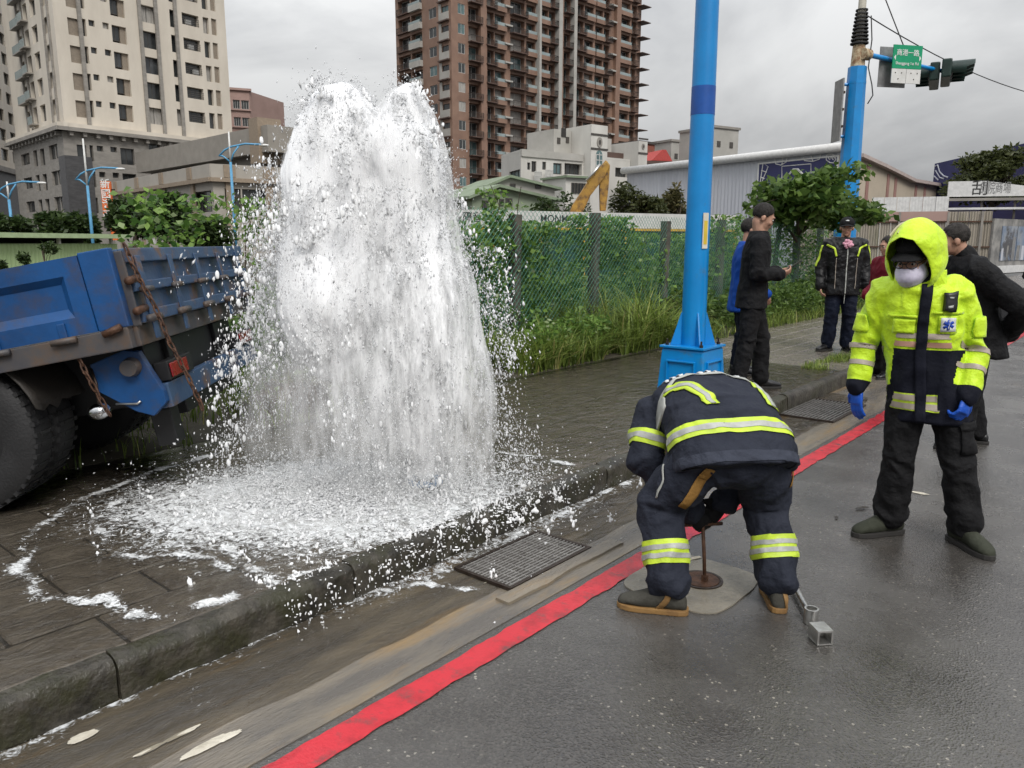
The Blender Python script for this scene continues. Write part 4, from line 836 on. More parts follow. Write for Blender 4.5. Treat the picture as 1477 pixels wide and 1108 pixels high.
mline([(1080, 95), (1090, 85), (1110, 82), (1128, 92), (1132, 112), (1120, 130), (1100, 128), (1082, 115), (1080, 95)]); mline([(1092, 104), (1100, 96), (1108, 104), (1100, 112), (1092, 104)]); mline([(1112, 104), (1118, 96), (1126, 104), (1118, 114), (1112, 104)])
mline([(1045, 235), (1045, 195), (1060, 178), (1090, 175), (1120, 172), (1130, 190), (1128, 235)]); mline([(1060, 215), (1068, 205), (1076, 215), (1068, 225), (1060, 215)])
mline([(885, 190), (905, 165), (930, 165), (955, 190), (968, 225)], .08); mline([(905, 165), (925, 200), (960, 230)], .06)
sg2 = thing('striped_hall', 'cream and brown striped sheet metal hall behind the signal post', 'warehouse'); f = Face(1232, 50, 1356, 62, 260)
tops = [(1236, 227), (1270, 242), (1313, 263), (1356, 270)]
P = [(f.u(*p), f.z(*p)) for p in tops]; g = MB(); g.poly([(P[0][0], 0, 0), (P[-1][0], 0, 0)] + [(u, 0, z) for u, z in reversed(P)], .3, (0, 1, 0)); g.build('wall', 'cream_stripe', sg2, M=f.M())
for i in range(3):
    g = MB(); (u0, z0), (u1, z1_) = P[i], P[i + 1]; g.poly([(u0, -.4, z0), (u1, -.4, z1_), (u1, -.4, z1_ + .22), (u0, -.4, z0 + .22)], .9, (0, 1, 0)); g.build('roof', 'tin_roof', sg2, M=f.M())
for px in (1250, 1280, 1291, 1321, 1334):
    u = f.u(px, 270); zt_ = np.interp(u, [p[0] for p in P], [p[1] for p in P]) - .15; fbox(sg2, f, u - .22, u + .22, -.05, -.005, 0, zt_, 'stripe', 'pink_stripe')
fbox(sg2, f, f.u(1302, 255), f.u(1310, 255), 1, 1.6, f.z(1306, 262), f.z(1306, 252), 'vent', 'grey_stone'); fbox(sg2, f, f.u(1300, 255), f.u(1313, 255), .8, 1.8, f.z(1306, 252), f.z(1306, 250), 'vent_cap', 'iron')
# navy hall, white walls, billboard, fences on the right
nh = thing('navy_hall', 'dark navy hall with faint white drawings behind the right hand tree', 'warehouse'); f = Face(1346, 62, 1500, 52, 260); z1 = f.z(1350, 236); g = MB(); g.poly([(0, 0, 0), (f.L, 0, 0), (f.L, 0, z1 + .6), (0, 0, z1)], 6, (0, 1, 0)); g.build('wall', 'navy', nh, M=f.M())
for pts in ([(1349, 240), (1353, 238), (1356, 248), (1362, 254), (1368, 256)], [(1350, 246), (1356, 256), (1362, 258)], [(1348, 254), (1354, 260)]):
    MB().tube([(f.u(*p), -.03, f.z(*p)) for p in pts], .05, 5).build('wall_drawing', 'shed_wall', nh, M=f.M())
def panelwall(name, label, cat, pa, da, pb, db, ytop, m, n, amp=.05, base=0.):
    f = Face(pa, da, pb, db, 320); h = thing(name, label, cat); z1 = f.z(pa, ytop)
    for k in range(n):
        g = MB(); x0, x1 = f.L * k / n, f.L * (k + 1) / n; q = 8; pts = [(x0 + .01 + (x1 - x0 - .02) * i / q, amp if i % 2 else 0) for i in range(q + 1)]
        g.add([(x, y, z) for z in (base, z1) for x, y in pts], [(i, i + 1, q + 2 + i, q + 1 + i) for i in range(q)]); g.build('panel', m, h, M=f.M())
    return h, f, z1
h, f, z1 = panelwall('white_wall', 'plain white hoarding above the grey corrugated fence', 'wall', 1255, 43, 1366, 42, 285, 'shed_trim', 6, .01)
h, f, z1 = panelwall('corrugated_fence', 'weathered grey corrugated metal fence across the side street', 'fence', 1150, 41.5, 1431, 38.5, 308, 'corr_grey', 18)
fbox(h, f, f.u(1240, 310), f.u(1369, 310), -.08, -.01, z1 - .45, z1 + .02, 'top_strip', 'pink_tile'); fbox(h, f, 0, f.L, -.06, -.01, z1 - .52, z1 - .46, 'rail', 'rust'); fbox(h, f, 0, f.L, -.06, -.01, z1 - 1.75, z1 - 1.69, 'rail', 'rust')
for px in (1296, 1366, 1415): u = f.u(px, 330); fbox(h, f, u - .05, u + .05, -.1, -.065, 0, z1, 'post', 'grey_stone')
bb_ = thing('billboard', 'long white billboard on a steel frame at the right edge', 'billboard'); f = Face(1367, 47, 1540, 45.5, 280); za, zb = f.z(1367, 284), f.z(1367, 262)
g = MB(); zr_ = f.z(1500, 276); g.poly([(0, 0, za), (f.L, 0, za), (f.L, 0, zr_), (f.u(1421, 262), 0, zb), (0, 0, zb)], .12, (0, 1, 0)); g.build('panel', 'shed_trim', bb_, M=f.M()); fbox(bb_, f, 0, f.L, -.2, .1, za - .25, za - .1, 'beam', 'grey_stone'); fbox(bb_, f, 0, f.L, -.2, 1.2, f.z(1367, 303), f.z(1367, 300), 'canopy', 'shed_trim')
for px in (1368, 1417, 1465): u = f.u(px, 290); fbox(bb_, f, u - .05, u + .05, .0, .1, 0, za - .1, 'post', 'win_frame')
put_text('刮', .95, 'black_print', bb_, f.M() @ Vector((f.u(1414, 270), -.01, (za + zb) / 2)), .004, f.rz); put_text('師院', .8, 'sign_back', bb_, f.M() @ Vector((f.u(1425, 270), -.01, (za + zb) / 2)), .004, f.rz, sx=.5)
put_text('商場', .7, 'sign_back', bb_, f.M() @ Vector((f.u(1447, 272), -.01, (za + zb) / 2)), .004, f.rz, sx=.6)
mat('mural_blue', (.13, .19, .29), .5, (.26, .28, .31), 1.1, 6, .4, .6, grime=((.07, .07, .075), .7, .50, .58)); mat('mural_frame', (.32, .31, .29), .5, (.10, .10, .10), 1.5, 6)
mw = thing('mural_fence', 'fence panels printed with a blue cityscape above a white kerb at right', 'fence'); f = Face(1431, 38.5, 1560, 46, 350); z1 = f.z(1431, 315); zb0 = f.z(1431, 384); fbox(mw, f, 0, f.L, 0, .1, zb0, z1, 'backing', 'mural_frame')
x = .5
for k in range(5): fbox(mw, f, 1.0 + k * 1.9, 2.8 + k * 1.9, -.04, -.005, zb0 + .25, z1 - .35, 'panel', 'mural_blue')
random.seed(31)
for k in range(12):                                                # printed towers of the cityscape
    x = 1.1 + k * .62; hh = random.uniform(.6, 1.7); fbox(mw, f, x, x + random.uniform(.2, .45), -.047, -.042, zb0 + .26, zb0 + .25 + hh, 'printed_tower', random.choice(['mural_frame', 'sign_back', 'grey_stone', 'shed_wall']))
fbox(mw, f, -.1, f.L, -.25, .15, zb0 - .35, zb0 - .002, 'kerb_wall', 'shed_trim'); fbox(mw, f, 0, f.L, -.15, .1, 0, zb0 - .352, 'base', 'cream_stripe')
# ------------------------------------------------------------------ trees, vines, weeds, grass
leafmat('leaf_dark', (.018, .036, .012), (.065, .105, .028)); leafmat('leaf_mid', (.035, .078, .018), (.16, .25, .055), None, .42); leafmat('leaf_vine', (.045, .115, .025), (.25, .40, .085), (.40, .47, .28), .42); leafmat('leaf_dry', (.05, .055, .02), (.16, .14, .06), (.24, .16, .08)); leafmat('leaf_olive', (.03, .04, .012), (.10, .115, .04)); leafmat('grass', (.075, .12, .022), (.29, .38, .08), (.50, .40, .18)); leafmat('brush', (.06, .03, .015), (.16, .09, .04))
mat('bark', (.085, .065, .045), .85, (.045, .035, .025), 9, bump=.8, bs=30)
def tree(name, label, base, H, cr, cz, n, ls, m, seed, trunk=.09, lumps=11, cat='tree', group=None, aspect=.5, shell=.45, limbs=7):
    g = np.random.default_rng(seed); t = thing(name, label, cat, base, 0, group); tr = MB(); zc_ = cz
    top = Vector((g.uniform(-.1, .1) * H, g.uniform(-.1, .1) * H, zc_)); tr.limb([(0, 0, -.1), Vector((0, 0, 0)).lerp(top, .5) + Vector((.04 * H * g.normal(), .04 * H * g.normal(), 0)), top], [trunk, trunk * .75, trunk * .5], 9)
    tr.build('trunk', 'bark', t, smooth=True)
    for k in range(limbs):
        a = 2 * PI * k / limbs + g.uniform(-.3, .3); e = Vector((math.cos(a) * cr[0] * .65, math.sin(a) * cr[1] * .65, zc_ + g.uniform(-.35, .6) * cr[2])); s = Vector((0, 0, 0)).lerp(top, g.uniform(.5, .95))
        MB().tube([s, s.lerp(e, .5) + Vector((0, 0, .06 * H)), e], [trunk * .42, trunk * .28, trunk * .1], 6).build('limb', 'bark', t, smooth=True)
    C = blob_points(n, (0, 0, zc_), cr, lumps, shell, seed); C = C[C[:, 2] > .1]; obj('crown', leaf_cloud('crown', C, ls, m, aspect), t)
    return t
def at_ground(px, py, y, z=0): p = D(px, py, y); return Vector((p.x, p.y, z))
def crown_from(px0, px1, y0, y1, dist):
    a, b = D(px0, (y0 + y1) / 2, dist), D(px1, (y0 + y1) / 2, dist); za, zb = D((px0 + px1) / 2, y1, dist).z, D((px0 + px1) / 2, y0, dist).z
    return (b.x - a.x) / 2 * 1.08, (za + zb) / 2, (zb - za) / 2 * 1.1, (a.x + b.x) / 2
for i, (a, b, y0, y1, d, lab) in enumerate(((52, 105, 302, 350, 46, 'dark green street tree left of the middle lamp'), (95, 140, 306, 352, 44, 'low dark green tree in front of the grey podium'), (-20, 38, 312, 350, 52, 'dark tree at the left edge below the dark stone base'), (160, 225, 284, 345, 44, 'bushy green tree right of the orange sign'), (208, 280, 280, 350, 42, 'rounded green tree in front of the market hall'), (262, 330, 318, 362, 40, 'low green tree half hidden behind the truck bed'))):
    rx, zc_, rz_, x = crown_from(a, b, y0, y1, d); tree('street_tree', lab, (x, d, 0), zc_ + rz_, (rx, rx, rz_), zc_, 5200, .30, 'leaf_dark', 20 + i, .14, 14, group='trees along the far street')
rx, zc_, rz_, x = crown_from(1085, 1292, 246, 332, 15.6); tb_ = tree('roadside_tree', 'broad leaved young tree leaning over the end of the fence', (x - .9, 15.6, .15), 3, (rx, rx * .7, rz_), zc_ - .12, 3300, .18, 'leaf_mid', 5, .07, 24, aspect=.6, shell=.3, limbs=12)
tb_.children[0].location.x = 0
for o in tb_.children:
    if o.name.startswith('crown'): o.location.x = .9
    if o.name.startswith('limb'): o.location.x = .35
rx, zc_, rz_, x = crown_from(1362, 1500, 222, 292, 50); tree('spreading_tree', 'wide olive green tree behind the billboard at the right edge', (x, 50, 0), 7, (rx, rx * .8, rz_), zc_, 9000, .32, 'leaf_olive', 9, .22, 22, shell=.3)
for i, (a, b, y0, y1, d, m, lab) in enumerate(((770, 850, 272, 330, 28.5, 'leaf_dark', 'feathery dark tree left of the excavator boom'), (884, 928, 258, 330, 28.5, 'leaf_olive', 'olive bushy sapling right of the excavator arm'), (915, 960, 278, 325, 27, 'leaf_olive', 'thin olive shrub against the warehouse wall'), (955, 995, 268, 325, 28, 'leaf_dry', 'dry reddish shrub left of the lamp post'))):
    rx, zc_, rz_, x = crown_from(a, b, y0, y1, d); tree('site_shrub', lab, (x, d, 0), zc_ + rz_, (rx, rx * .8, rz_), zc_, 2100, .17, m, 40 + i, .05, 15, 'shrub', 'shrubs on the building site', .38, .25, 10)
for k, (px, py) in enumerate(((70, 362), (35, 375), (5, 383))):
    c = D(px, py, 17); tree('pot_shrub', ('small conical shrub on the lime shed ledge above the truck bed', 'tiny shrub between two others on the lime shed ledge', 'tiny shrub at the left edge of the lime shed ledge')[k], (c.x, c.y, 0), c.z + .2, (.16 - .03 * k, .16, .22 - .06 * k), c.z, 420, .07, 'leaf_dark', 60 + k, .02, 7, 'shrub')
# vines on the fence: one mass per stretch of fence
def vine(s0, s1, z0, z1, n, th, seed, label, m='leaf_vine', ls=.066, t=FT):
    n = int(n * 1.35)
    g = np.random.default_rng(seed); L = s1 - s0; s = g.uniform(0, L, n); z = z0 + (z1 - z0) * g.uniform(0, 1, n) ** .85
    den = np.array([fbm(a * 1.3, b * 1.3, seed) + .5 * fbm(a * 4, b * 4, seed + 3) for a, b in zip(s, z)]); k = den > -.12; s, z = s[k], z[k]
    x = -(g.uniform(-.2, 1, len(s)) * th) + .10 * den[k]; P = np.stack([x, s, z], 1); o = thing('climbing_vine', label, 'vine', RD(s0, t, .15), ROADZ, 'vines on the chain link fence')
    obj('foliage', leaf_cloud('foliage', P, ls, m, .75), o)
    for q in range(int(L * 2.5)):
        st = MB()
        a = g.uniform(0, L); pts = [(g.uniform(-.1, .02), a + .06 * fbm(i * .7, q, seed), z0 + (z1 - z0) * i / 6) for i in range(7)]; st.tube(pts, .005, 5); st.build('stem', 'bark', o)
vine(5.2, 7.3, .6, 2.02, 6000, .35, 1, 'dense leafy vine heaped over the fence post beside the water'); vine(2.6, 5.2, .5, 1.75, 2600, .25, 2, 'vine on the stretch of fence behind the water', 'leaf_vine', .06)
vine(7.2, 8.6, .3, 1.62, 3000, .3, 3, 'thin vine on the first clear fence panel right of the water'); vine(8.35, 9.7, 1.0, 1.72, 2000, .25, 4, 'leafy vine hanging over the second fence post'); vine(9.5, 12.4, .4, 1.5, 3800, .4, 5, 'sparse vine low on the fence left of the lamp post')
vine(12.4, 18.5, .2, 1.85, 5200, .45, 6, 'vine on the far end of the fence behind the man with a phone')
# shrubs behind the fence fill the lot
def weedmass(name, s0, s1, t0, t1, z1, n, m, ls, seed, label, group=None):
    g = np.random.default_rng(seed); P = []
    s = g.uniform(s0, s1, n * 2); t = g.uniform(t0, t1, n * 2); hh = np.array([z1 * (.55 + .5 * fbm(a * 1.1, b * 1.1, seed)) for a, b in zip(s, t)]); z = hh * g.uniform(0.05, 1, n * 2) ** .6
    k = np.array([fbm(a * 2.2, b * 2.2, c * 2 + seed) for a, b, c in zip(s, t, z)]) > -.1; s, t, z = s[k][:n], t[k][:n], z[k][:n]
    sm, tm = (s0 + s1) / 2, (t0 + t1) / 2
    o = obj(name, leaf_cloud(name, np.stack([-(t - tm), s - sm, z], 1), ls, m, .5, droop=.2), None, label, None, None, 'stuff', RD(sm, tm, .146), ROADZ); return o
weedmass('undergrowth', 1, 18, 6.5, 9.5, 1.15, 15000, 'leaf_mid', .13, 1, 'tangled green undergrowth in the lot behind the chain link fence')
weedmass('undergrowth', -6, 4, 5.6, 9.5, .35, 2600, 'leaf_mid', .12, 8, 'low weeds on the ground beside the blue truck')
weedmass('hedge_weeds', 10.2, 19, 4.95, 6.2, 1.0, 12000, 'leaf_mid', .085, 3, 'leafy weeds along the pavement behind the man with a phone')
weedmass('hedge_weeds', 8.2, 11.2, 5.2, 6.1, .55, 2600, 'leaf_olive', .07, 4, 'low dry weeds between the grass clump and the lamp post')
weedmass('hedge_weeds', 6.6, 8.1, 5.15, 6.0, .75, 1800, 'leaf_vine', .065, 12, 'broad leaved weeds under the vine heap beside the water')
def grassbed(name, s0, s1, t0, t1, n, h, wd, seed, label, lean=.8, m='grass', z=.146, clump=1.6, thr=-.15):
    g = np.random.default_rng(seed); s = g.uniform(s0, s1, n * 2); t = g.uniform(t0, t1, n * 2); k = np.array([fbm(a * clump, b * clump, seed) for a, b in zip(s, t)]) > thr; s, t = s[k][:n], t[k][:n]; sm, tm = (s0 + s1) / 2, (t0 + t1) / 2
    hs = np.array([.55 + .7 * max(0, .5 + fbm(a * 1.2, b * 1.2, seed + 9)) for a, b in zip(s, t)])
    return obj(name, blades(name, np.stack([-(t - tm), s - sm, np.zeros(len(s))], 1), h * hs, wd, m, lean, seed), None, label, None, None, 'stuff', RD(sm, tm, z), ROADZ)
grassbed('tall_grass', 6.2, 10.4, 5.05, 6.0, 3600, .50, .015, 2, 'long arching grass clump at the foot of the fence', 1.3); grassbed('tall_grass', 7.6, 9.6, 5.1, 6.3, 2000, .80, .017, 3, 'tallest grass clump beside the first fence panel', 1.5)
grassbed('verge_grass', -5, 6.2, 4.95, 7.6, 6000, .26, .009, 4, 'short verge grass between truck and fence'); grassbed('verge_grass', 10, 19, 4.85, 6.1, 6000, .30, .009, 5, 'yellowing verge grass behind the man with a phone')
grassbed('dead_brush', 3.2, 4.2, 5.2, 5.9, 900, .30, .008, 6, 'reddish dead brush heap beside the truck tail', 1.4, 'brush', .16, .5, -9)
s_, t_ = ST(G(1190, 527, .15)); grassbed('kerb_grass', s_ - .45, s_ + .75, t_ - .12, t_ + .12, 800, .09, .006, 7, 'small tuft of grass growing behind the kerb', .9, 'grass', .15, 3, -.4)
for k, (px, py) in enumerate(((789, 852), (843, 793))):
    pass
# ------------------------------------------------------------------ the burst main: hydrant stub, column of water, foam, water sheet
N0 = G(614, 707, .15)
mat('stub_blue', (.03, .20, .42), .4, (.02, .13, .30), 12, coat=.4)
hs = thing('broken_hydrant', 'broken blue hydrant flange at the foot of the water jet', 'hydrant', N0, 0)
MB().loft([((0, 0, -.02), (.075, 0, 0), (0, .075, 0)), ((0, 0, .045), (.075, 0, 0), (0, .075, 0))], 24).build('stub', 'iron', hs, smooth=40)
MB().loft([((0, 0, .045), (.098, 0, 0), (0, .098, 0)), ((0, 0, .068), (.098, 0, 0), (0, .098, 0)), ((0, 0, .068), (.055, 0, 0), (0, .055, 0)), ((0, 0, .02), (.055, 0, 0), (0, .055, 0))], 28).build('flange', 'stub_blue', hs, smooth=40)
for k in range(6): a = k * PI / 3; MB().loft([((math.cos(a) * .08, math.sin(a) * .08, z), (.009, 0, 0), (0, .009, 0)) for z in (.068, .082)], 6).build('bolt', 'iron', hs)
def watermat(name, tint, tr, gl, tl_=.5):
    m, t, p = newmat(name); N = t.nodes; L = t.links; N.remove(p)
    d = N.new('ShaderNodeBsdfDiffuse'); d.inputs['Color'].default_value = (*tint, 1); tl = N.new('ShaderNodeBsdfTranslucent'); tl.inputs['Color'].default_value = (*tint, 1)
    ge = N.new('ShaderNodeNewGeometry'); nmx = N.new('ShaderNodeMix'); nmx.data_type = 'VECTOR'; nmx.inputs[0].default_value = .45; L.new(ge.outputs['Normal'], nmx.inputs[4]); nmx.inputs[5].default_value = (0, -.35, .94); nrm = N.new('ShaderNodeVectorMath'); nrm.operation = 'NORMALIZE'; L.new(nmx.outputs[1], nrm.inputs[0]); L.new(nrm.outputs[0], d.inputs['Normal'])   # spray scatters light from all round rather than off a surface
    a = N.new('ShaderNodeMixShader'); a.inputs[0].default_value = tl_; L.new(d.outputs[0], a.inputs[1]); L.new(tl.outputs[0], a.inputs[2])
    tp_ = N.new('ShaderNodeBsdfTransparent'); b = N.new('ShaderNodeMixShader'); b.inputs[0].default_value = tr; L.new(a.outputs[0], b.inputs[1]); L.new(tp_.outputs[0], b.inputs[2])
    gs = N.new('ShaderNodeBsdfGlossy'); gs.inputs['Roughness'].default_value = .18; gs.inputs['Color'].default_value = (.95, .97, 1, 1); fr = N.new('ShaderNodeFresnel'); fr.inputs[0].default_value = gl
    c = N.new('ShaderNodeMixShader'); L.new(fr.outputs[0], c.inputs[0]); L.new(b.outputs[0], c.inputs[1]); L.new(gs.outputs[0], c.inputs[2]); L.new(c.outputs[0], N['Material Output'].inputs['Surface'])
watermat('white_water', (.92, .93, .945), .0, 1.25, .0); watermat('foam', (.93, .94, .95), .06, 1.25, .15); watermat('droplet', (.93, .94, .95), .16, 1.3, .25)
g = np.random.default_rng(5)
GR = 9.81
ZL = [0, .585, 1.07, 1.5, 1.75, 2.1, 2.3]; XL = [-1.08, -1.02, -.92, -.80, -.72, -.62, -.5]; XR = [.46, .40, .30, .22, .18, .11, .05]
XT = [-.72, -.62, -.50, -.36, -.25, -.19, -.13, -.04, .06, .14]; ZT = [1.72, 1.92, 2.10, 2.17, 2.10, 1.96, 2.08, 2.16, 2.05, 1.80]
def inside(P):        # the plume's outline with a ragged edge
    e = g.exponential(.028, len(P)); return (P[:, 2] < np.interp(P[:, 0], XT, ZT) + 1.3 * e) & (P[:, 0] > np.interp(P[:, 2], ZL, XL) - e) & (P[:, 0] < np.interp(P[:, 2], ZL, XR) + e)
def fbmv(P, s, o=2): return np.array([[mnoise.noise(Vector((x * s, y * s, z * s))), mnoise.noise(Vector((x * s + 31, y * s, z * s))), mnoise.noise(Vector((x * s, y * s + 57, z * s)))] for x, y, z in P])
def lig(K, n, comp, tl, vzr, dt, jit):
    # K strands of n points each flung up from the nozzle
    mx_, sx, my, sy = comp
    v = np.stack([g.normal(mx_, sx, K), g.normal(my, sy, K), np.sqrt(2 * GR * g.uniform(*vzr, K))], 1); T = v[:, 2] * 2 / GR
    t0 = g.uniform(tl[0], tl[1], K) * T; t = t0[:, None] + g.uniform(0, 1, (K, n)) * dt * (.5 + t0[:, None])
    x = v[:, None, :2] * t[..., None]; z = v[:, 2][:, None] * t - .5 * GR * t * t; x[..., 0] += -.16 * t * t
    P = np.concatenate([x, z[..., None]], 2); P += g.normal(size=P.shape) * (jit * (.35 + t))[..., None]
    return P.reshape(-1, 3), t.reshape(-1), (v[:, None, 2] - GR * t).reshape(-1)
# solid body: the rising jet and the two slow lobes at the top
n = 9000; h = g.uniform(0, 1, n) ** .9 * 1.8; r0 = .040 + .055 * h + .02 * h * h; a = g.uniform(0, 2 * PI, n); q = np.sqrt(g.uniform(0, 1, n)) * r0 * (1 + .2 * np.sin(h * 13 + a * 2))
J = np.stack([np.cos(a) * q - .04 * h * h, np.sin(a) * q, h + .06], 1); jr = .020 + .016 * h
n = 9000; c = g.choice(4, n, p=[.36, .24, .25, .15]); ctr = np.array([(-.43, 0, 1.62), (-.06, 0, 1.68), (-.50, 0, 1.12), (-.0, 0, 1.05)])[c]; rr = np.array([(.24, .22, .50), (.13, .16, .46), (.27, .24, .50), (.15, .18, .5)])[c]; d = g.normal(size=(n, 3)); d /= np.linalg.norm(d, axis=1)[:, None]
B = ctr + d * rr * (g.uniform(0, 1, n) ** .38)[:, None]; B += .07 * fbmv(B, 2.0) + .025 * fbmv(B, 6.); br = np.where(B[:, 2] > 1.0, .046, .030)
keep = g.uniform(0, 1, n) < np.clip((B[:, 2] - .55) / .55, 0, 1); B, br = B[keep], br[keep]
P = np.concatenate([J, B]); rad = np.concatenate([jr, br])
near = P[:, 2] > np.interp(P[:, 0], XT, ZT) - .07; P, rad = P[~near], rad[~near]
def fluid(P, rad, voxel, name, m, parent, smooth=0, noisy=0., squash=1.0):
    P = P.copy(); P[:, 2] /= squash      # strands: volume made in squashed space, then drawn out
    me = bpy.data.meshes.new('pts'); me.vertices.add(len(P)); me.vertices.foreach_set('co', P.astype(np.float32).ravel()); at = me.attributes.new('rad', 'FLOAT', 'POINT'); at.data.foreach_set('value', rad.astype(np.float32)); me.update()
    ng = bpy.data.node_groups.new('fluid', 'GeometryNodeTree'); ng.interface.new_socket('Geometry', in_out='INPUT', socket_type='NodeSocketGeometry'); ng.interface.new_socket('Geometry', in_out='OUTPUT', socket_type='NodeSocketGeometry')
    i = ng.nodes.new('NodeGroupInput'); o = ng.nodes.new('NodeGroupOutput'); mp_ = ng.nodes.new('GeometryNodeMeshToPoints'); na = ng.nodes.new('GeometryNodeInputNamedAttribute'); na.data_type = 'FLOAT'; na.inputs['Name'].default_value = 'rad'
    pv_ = ng.nodes.new('GeometryNodePointsToVolume'); pv_.resolution_mode = 'VOXEL_SIZE'; pv_.inputs['Voxel Size'].default_value = voxel; vm = ng.nodes.new('GeometryNodeVolumeToMesh'); vm.inputs['Threshold'].default_value = .12
    l = ng.links.new; l(i.outputs[0], mp_.inputs[0]); l(na.outputs['Attribute'], mp_.inputs['Radius']); l(mp_.outputs[0], pv_.inputs[0]); l(na.outputs['Attribute'], pv_.inputs['Radius']); l(pv_.outputs[0], vm.inputs[0]); l(vm.outputs[0], o.inputs[0])
    def st(ob):
        md = ob.modifiers.new('g', 'NODES'); md.node_group = ng
        if smooth: q_ = ob.modifiers.new('s', 'SMOOTH'); q_.iterations = smooth; q_.factor = .5
    r = evalmesh(me, st); bpy.data.meshes.remove(me); r.materials.clear(); r.materials.append(MATS[m]); nv = len(r.vertices)
    if squash != 1: co = np.empty(nv * 3, np.float32); r.vertices.foreach_get('co', co); co[2::3] *= squash; r.vertices.foreach_set('co', co); r.update()
    if noisy and nv:
        co = np.empty(nv * 3, np.float32); r.vertices.foreach_get('co', co); no = np.empty(nv * 3, np.float32); r.vertex_normals.foreach_get('vector', no); co = co.reshape(-1, 3); no = no.reshape(-1, 3)
        dsp = np.array([-.5 * abs(mnoise.noise(Vector((x * 17, y * 17, z * 4)))) + .9 * mnoise.noise(Vector((x * 38, y * 38, z * 9))) + .7 * mnoise.noise(Vector((x * 80, y * 80, z * 22))) for x, y, z in co.tolist()]); co += no * (dsp * noisy)[:, None]; r.vertices.foreach_set('co', co.ravel())
    shade(r); r.update(); print('FLUID', name, len(P), 'faces', len(r.polygons)); return obj(name, r, parent)
gy = thing('water_geyser', 'tall white column of water bursting from the pavement', 'water', N0)
fluid(P, rad, .015, 'water_column', 'white_water', gy, 45, .006, 2.4)
# mist that hangs inside the falling water
def veilmat(nm='mist', lo=.04, hi=.85):
    m, t, p = newmat(nm); N = t.nodes; L = t.links; N.remove(p); c = N.new('ShaderNodeTexCoord').outputs['Object']; mp_ = N.new('ShaderNodeMapping'); mp_.inputs['Scale'].default_value = (1, 1, .22); L.new(c, mp_.inputs[0])
    n_ = N.new('ShaderNodeTexNoise'); n_.inputs['Scale'].default_value = 17; n_.inputs['Detail'].default_value = 9; n_.inputs['Roughness'].default_value = .72; L.new(mp_.outputs[0], n_.inputs['Vector']); mr = N.new('ShaderNodeMapRange'); mr.inputs[1].default_value = .36; mr.inputs[2].default_value = .66; mr.inputs[3].default_value = lo; mr.inputs[4].default_value = hi; L.new(n_.outputs['Fac'], mr.inputs[0]); sx_ = N.new('ShaderNodeSeparateXYZ'); L.new(c, sx_.inputs[0]); fz = N.new('ShaderNodeMapRange'); fz.inputs[1].default_value = .02; fz.inputs[2].default_value = .75; fz.inputs[3].default_value = .28; L.new(sx_.outputs['Z'], fz.inputs[0]); fx_ = N.new('ShaderNodeMapRange'); fx_.inputs[1].default_value = -.75; fx_.inputs[2].default_value = -.05; fx_.inputs[3].default_value = .30; L.new(sx_.outputs['X'], fx_.inputs[0]); mu = N.new('ShaderNodeMath'); mu.operation = 'MULTIPLY'; L.new(mr.outputs[0], mu.inputs[0]); L.new(fz.outputs[0], mu.inputs[1]); mu2 = N.new('ShaderNodeMath'); mu2.operation = 'MULTIPLY'; L.new(mu.outputs[0], mu2.inputs[0]); L.new(fx_.outputs[0], mu2.inputs[1]); mr = mu2
    d = N.new('ShaderNodeBsdfDiffuse'); d.inputs['Color'].default_value = (.93, .94, .95, 1)
    ge = N.new('ShaderNodeNewGeometry'); nmx = N.new('ShaderNodeMix'); nmx.data_type = 'VECTOR'; nmx.inputs[0].default_value = .6; L.new(ge.outputs['Normal'], nmx.inputs[4]); nmx.inputs[5].default_value = (0, -.35, .94); nrm = N.new('ShaderNodeVectorMath'); nrm.operation = 'NORMALIZE'; L.new(nmx.outputs[1], nrm.inputs[0]); L.new(nrm.outputs[0], d.inputs['Normal'])   # spray scatters light from all round rather than off a surface
    tp_ = N.new('ShaderNodeBsdfTransparent'); a = N.new('ShaderNodeMixShader'); L.new(mr.outputs[0], a.inputs[0]); L.new(tp_.outputs[0], a.inputs[1]); L.new(d.outputs[0], a.inputs[2]); L.new(a.outputs[0], N['Material Output'].inputs['Surface'])
veilmat(); veilmat('mist_thin', .06, .62)
for sc_f, yo in ((1.0, .0), (.72, .03)):
    n = 5200; h = g.uniform(0.02, 1, n) * 1.25; xl = -1.0 + .20 * h; xr = .40 - .14 * h; u = g.uniform(0, 1, n); xm = (xl + xr) / 2 + .03; xx = xm + (xl - xm + (xr - xl) * u) * sc_f; wy = .30 * np.sqrt(np.clip(1 - ((u - .5) * 2) ** 2, 0, 1)) * sc_f
    Pm = np.stack([xx, yo + g.uniform(-1, 1, n) * wy, h], 1); Pm += .05 * fbmv(Pm, 2.6) + .025 * fbmv(Pm, 8.)
    fluid(Pm, np.full(n, .045), .022, 'mist_veil', 'mist', gy, 34, .005, 2.4)
n = 9000; h = g.uniform(.25, 2.12, n); u = g.uniform(0, 1, n); xl, xr = np.interp(h, ZL, XL) + .06, np.interp(h, ZL, XR) - .05; wy = .27 * np.sqrt(np.clip(1 - ((u - .5) * 2) ** 2, 0, 1)); Pm = np.stack([xl + (xr - xl) * u, g.uniform(-1, 1, n) * wy, h], 1); Pm += .045 * fbmv(Pm, 2.6) + .018 * fbmv(Pm, 8.); Pm = Pm[Pm[:, 2] < np.interp(Pm[:, 0], XT, ZT) - .06]
fluid(Pm, np.full(len(Pm), .042), .022, 'mist_veil', 'mist_thin', gy, 34, .005, 2.4)
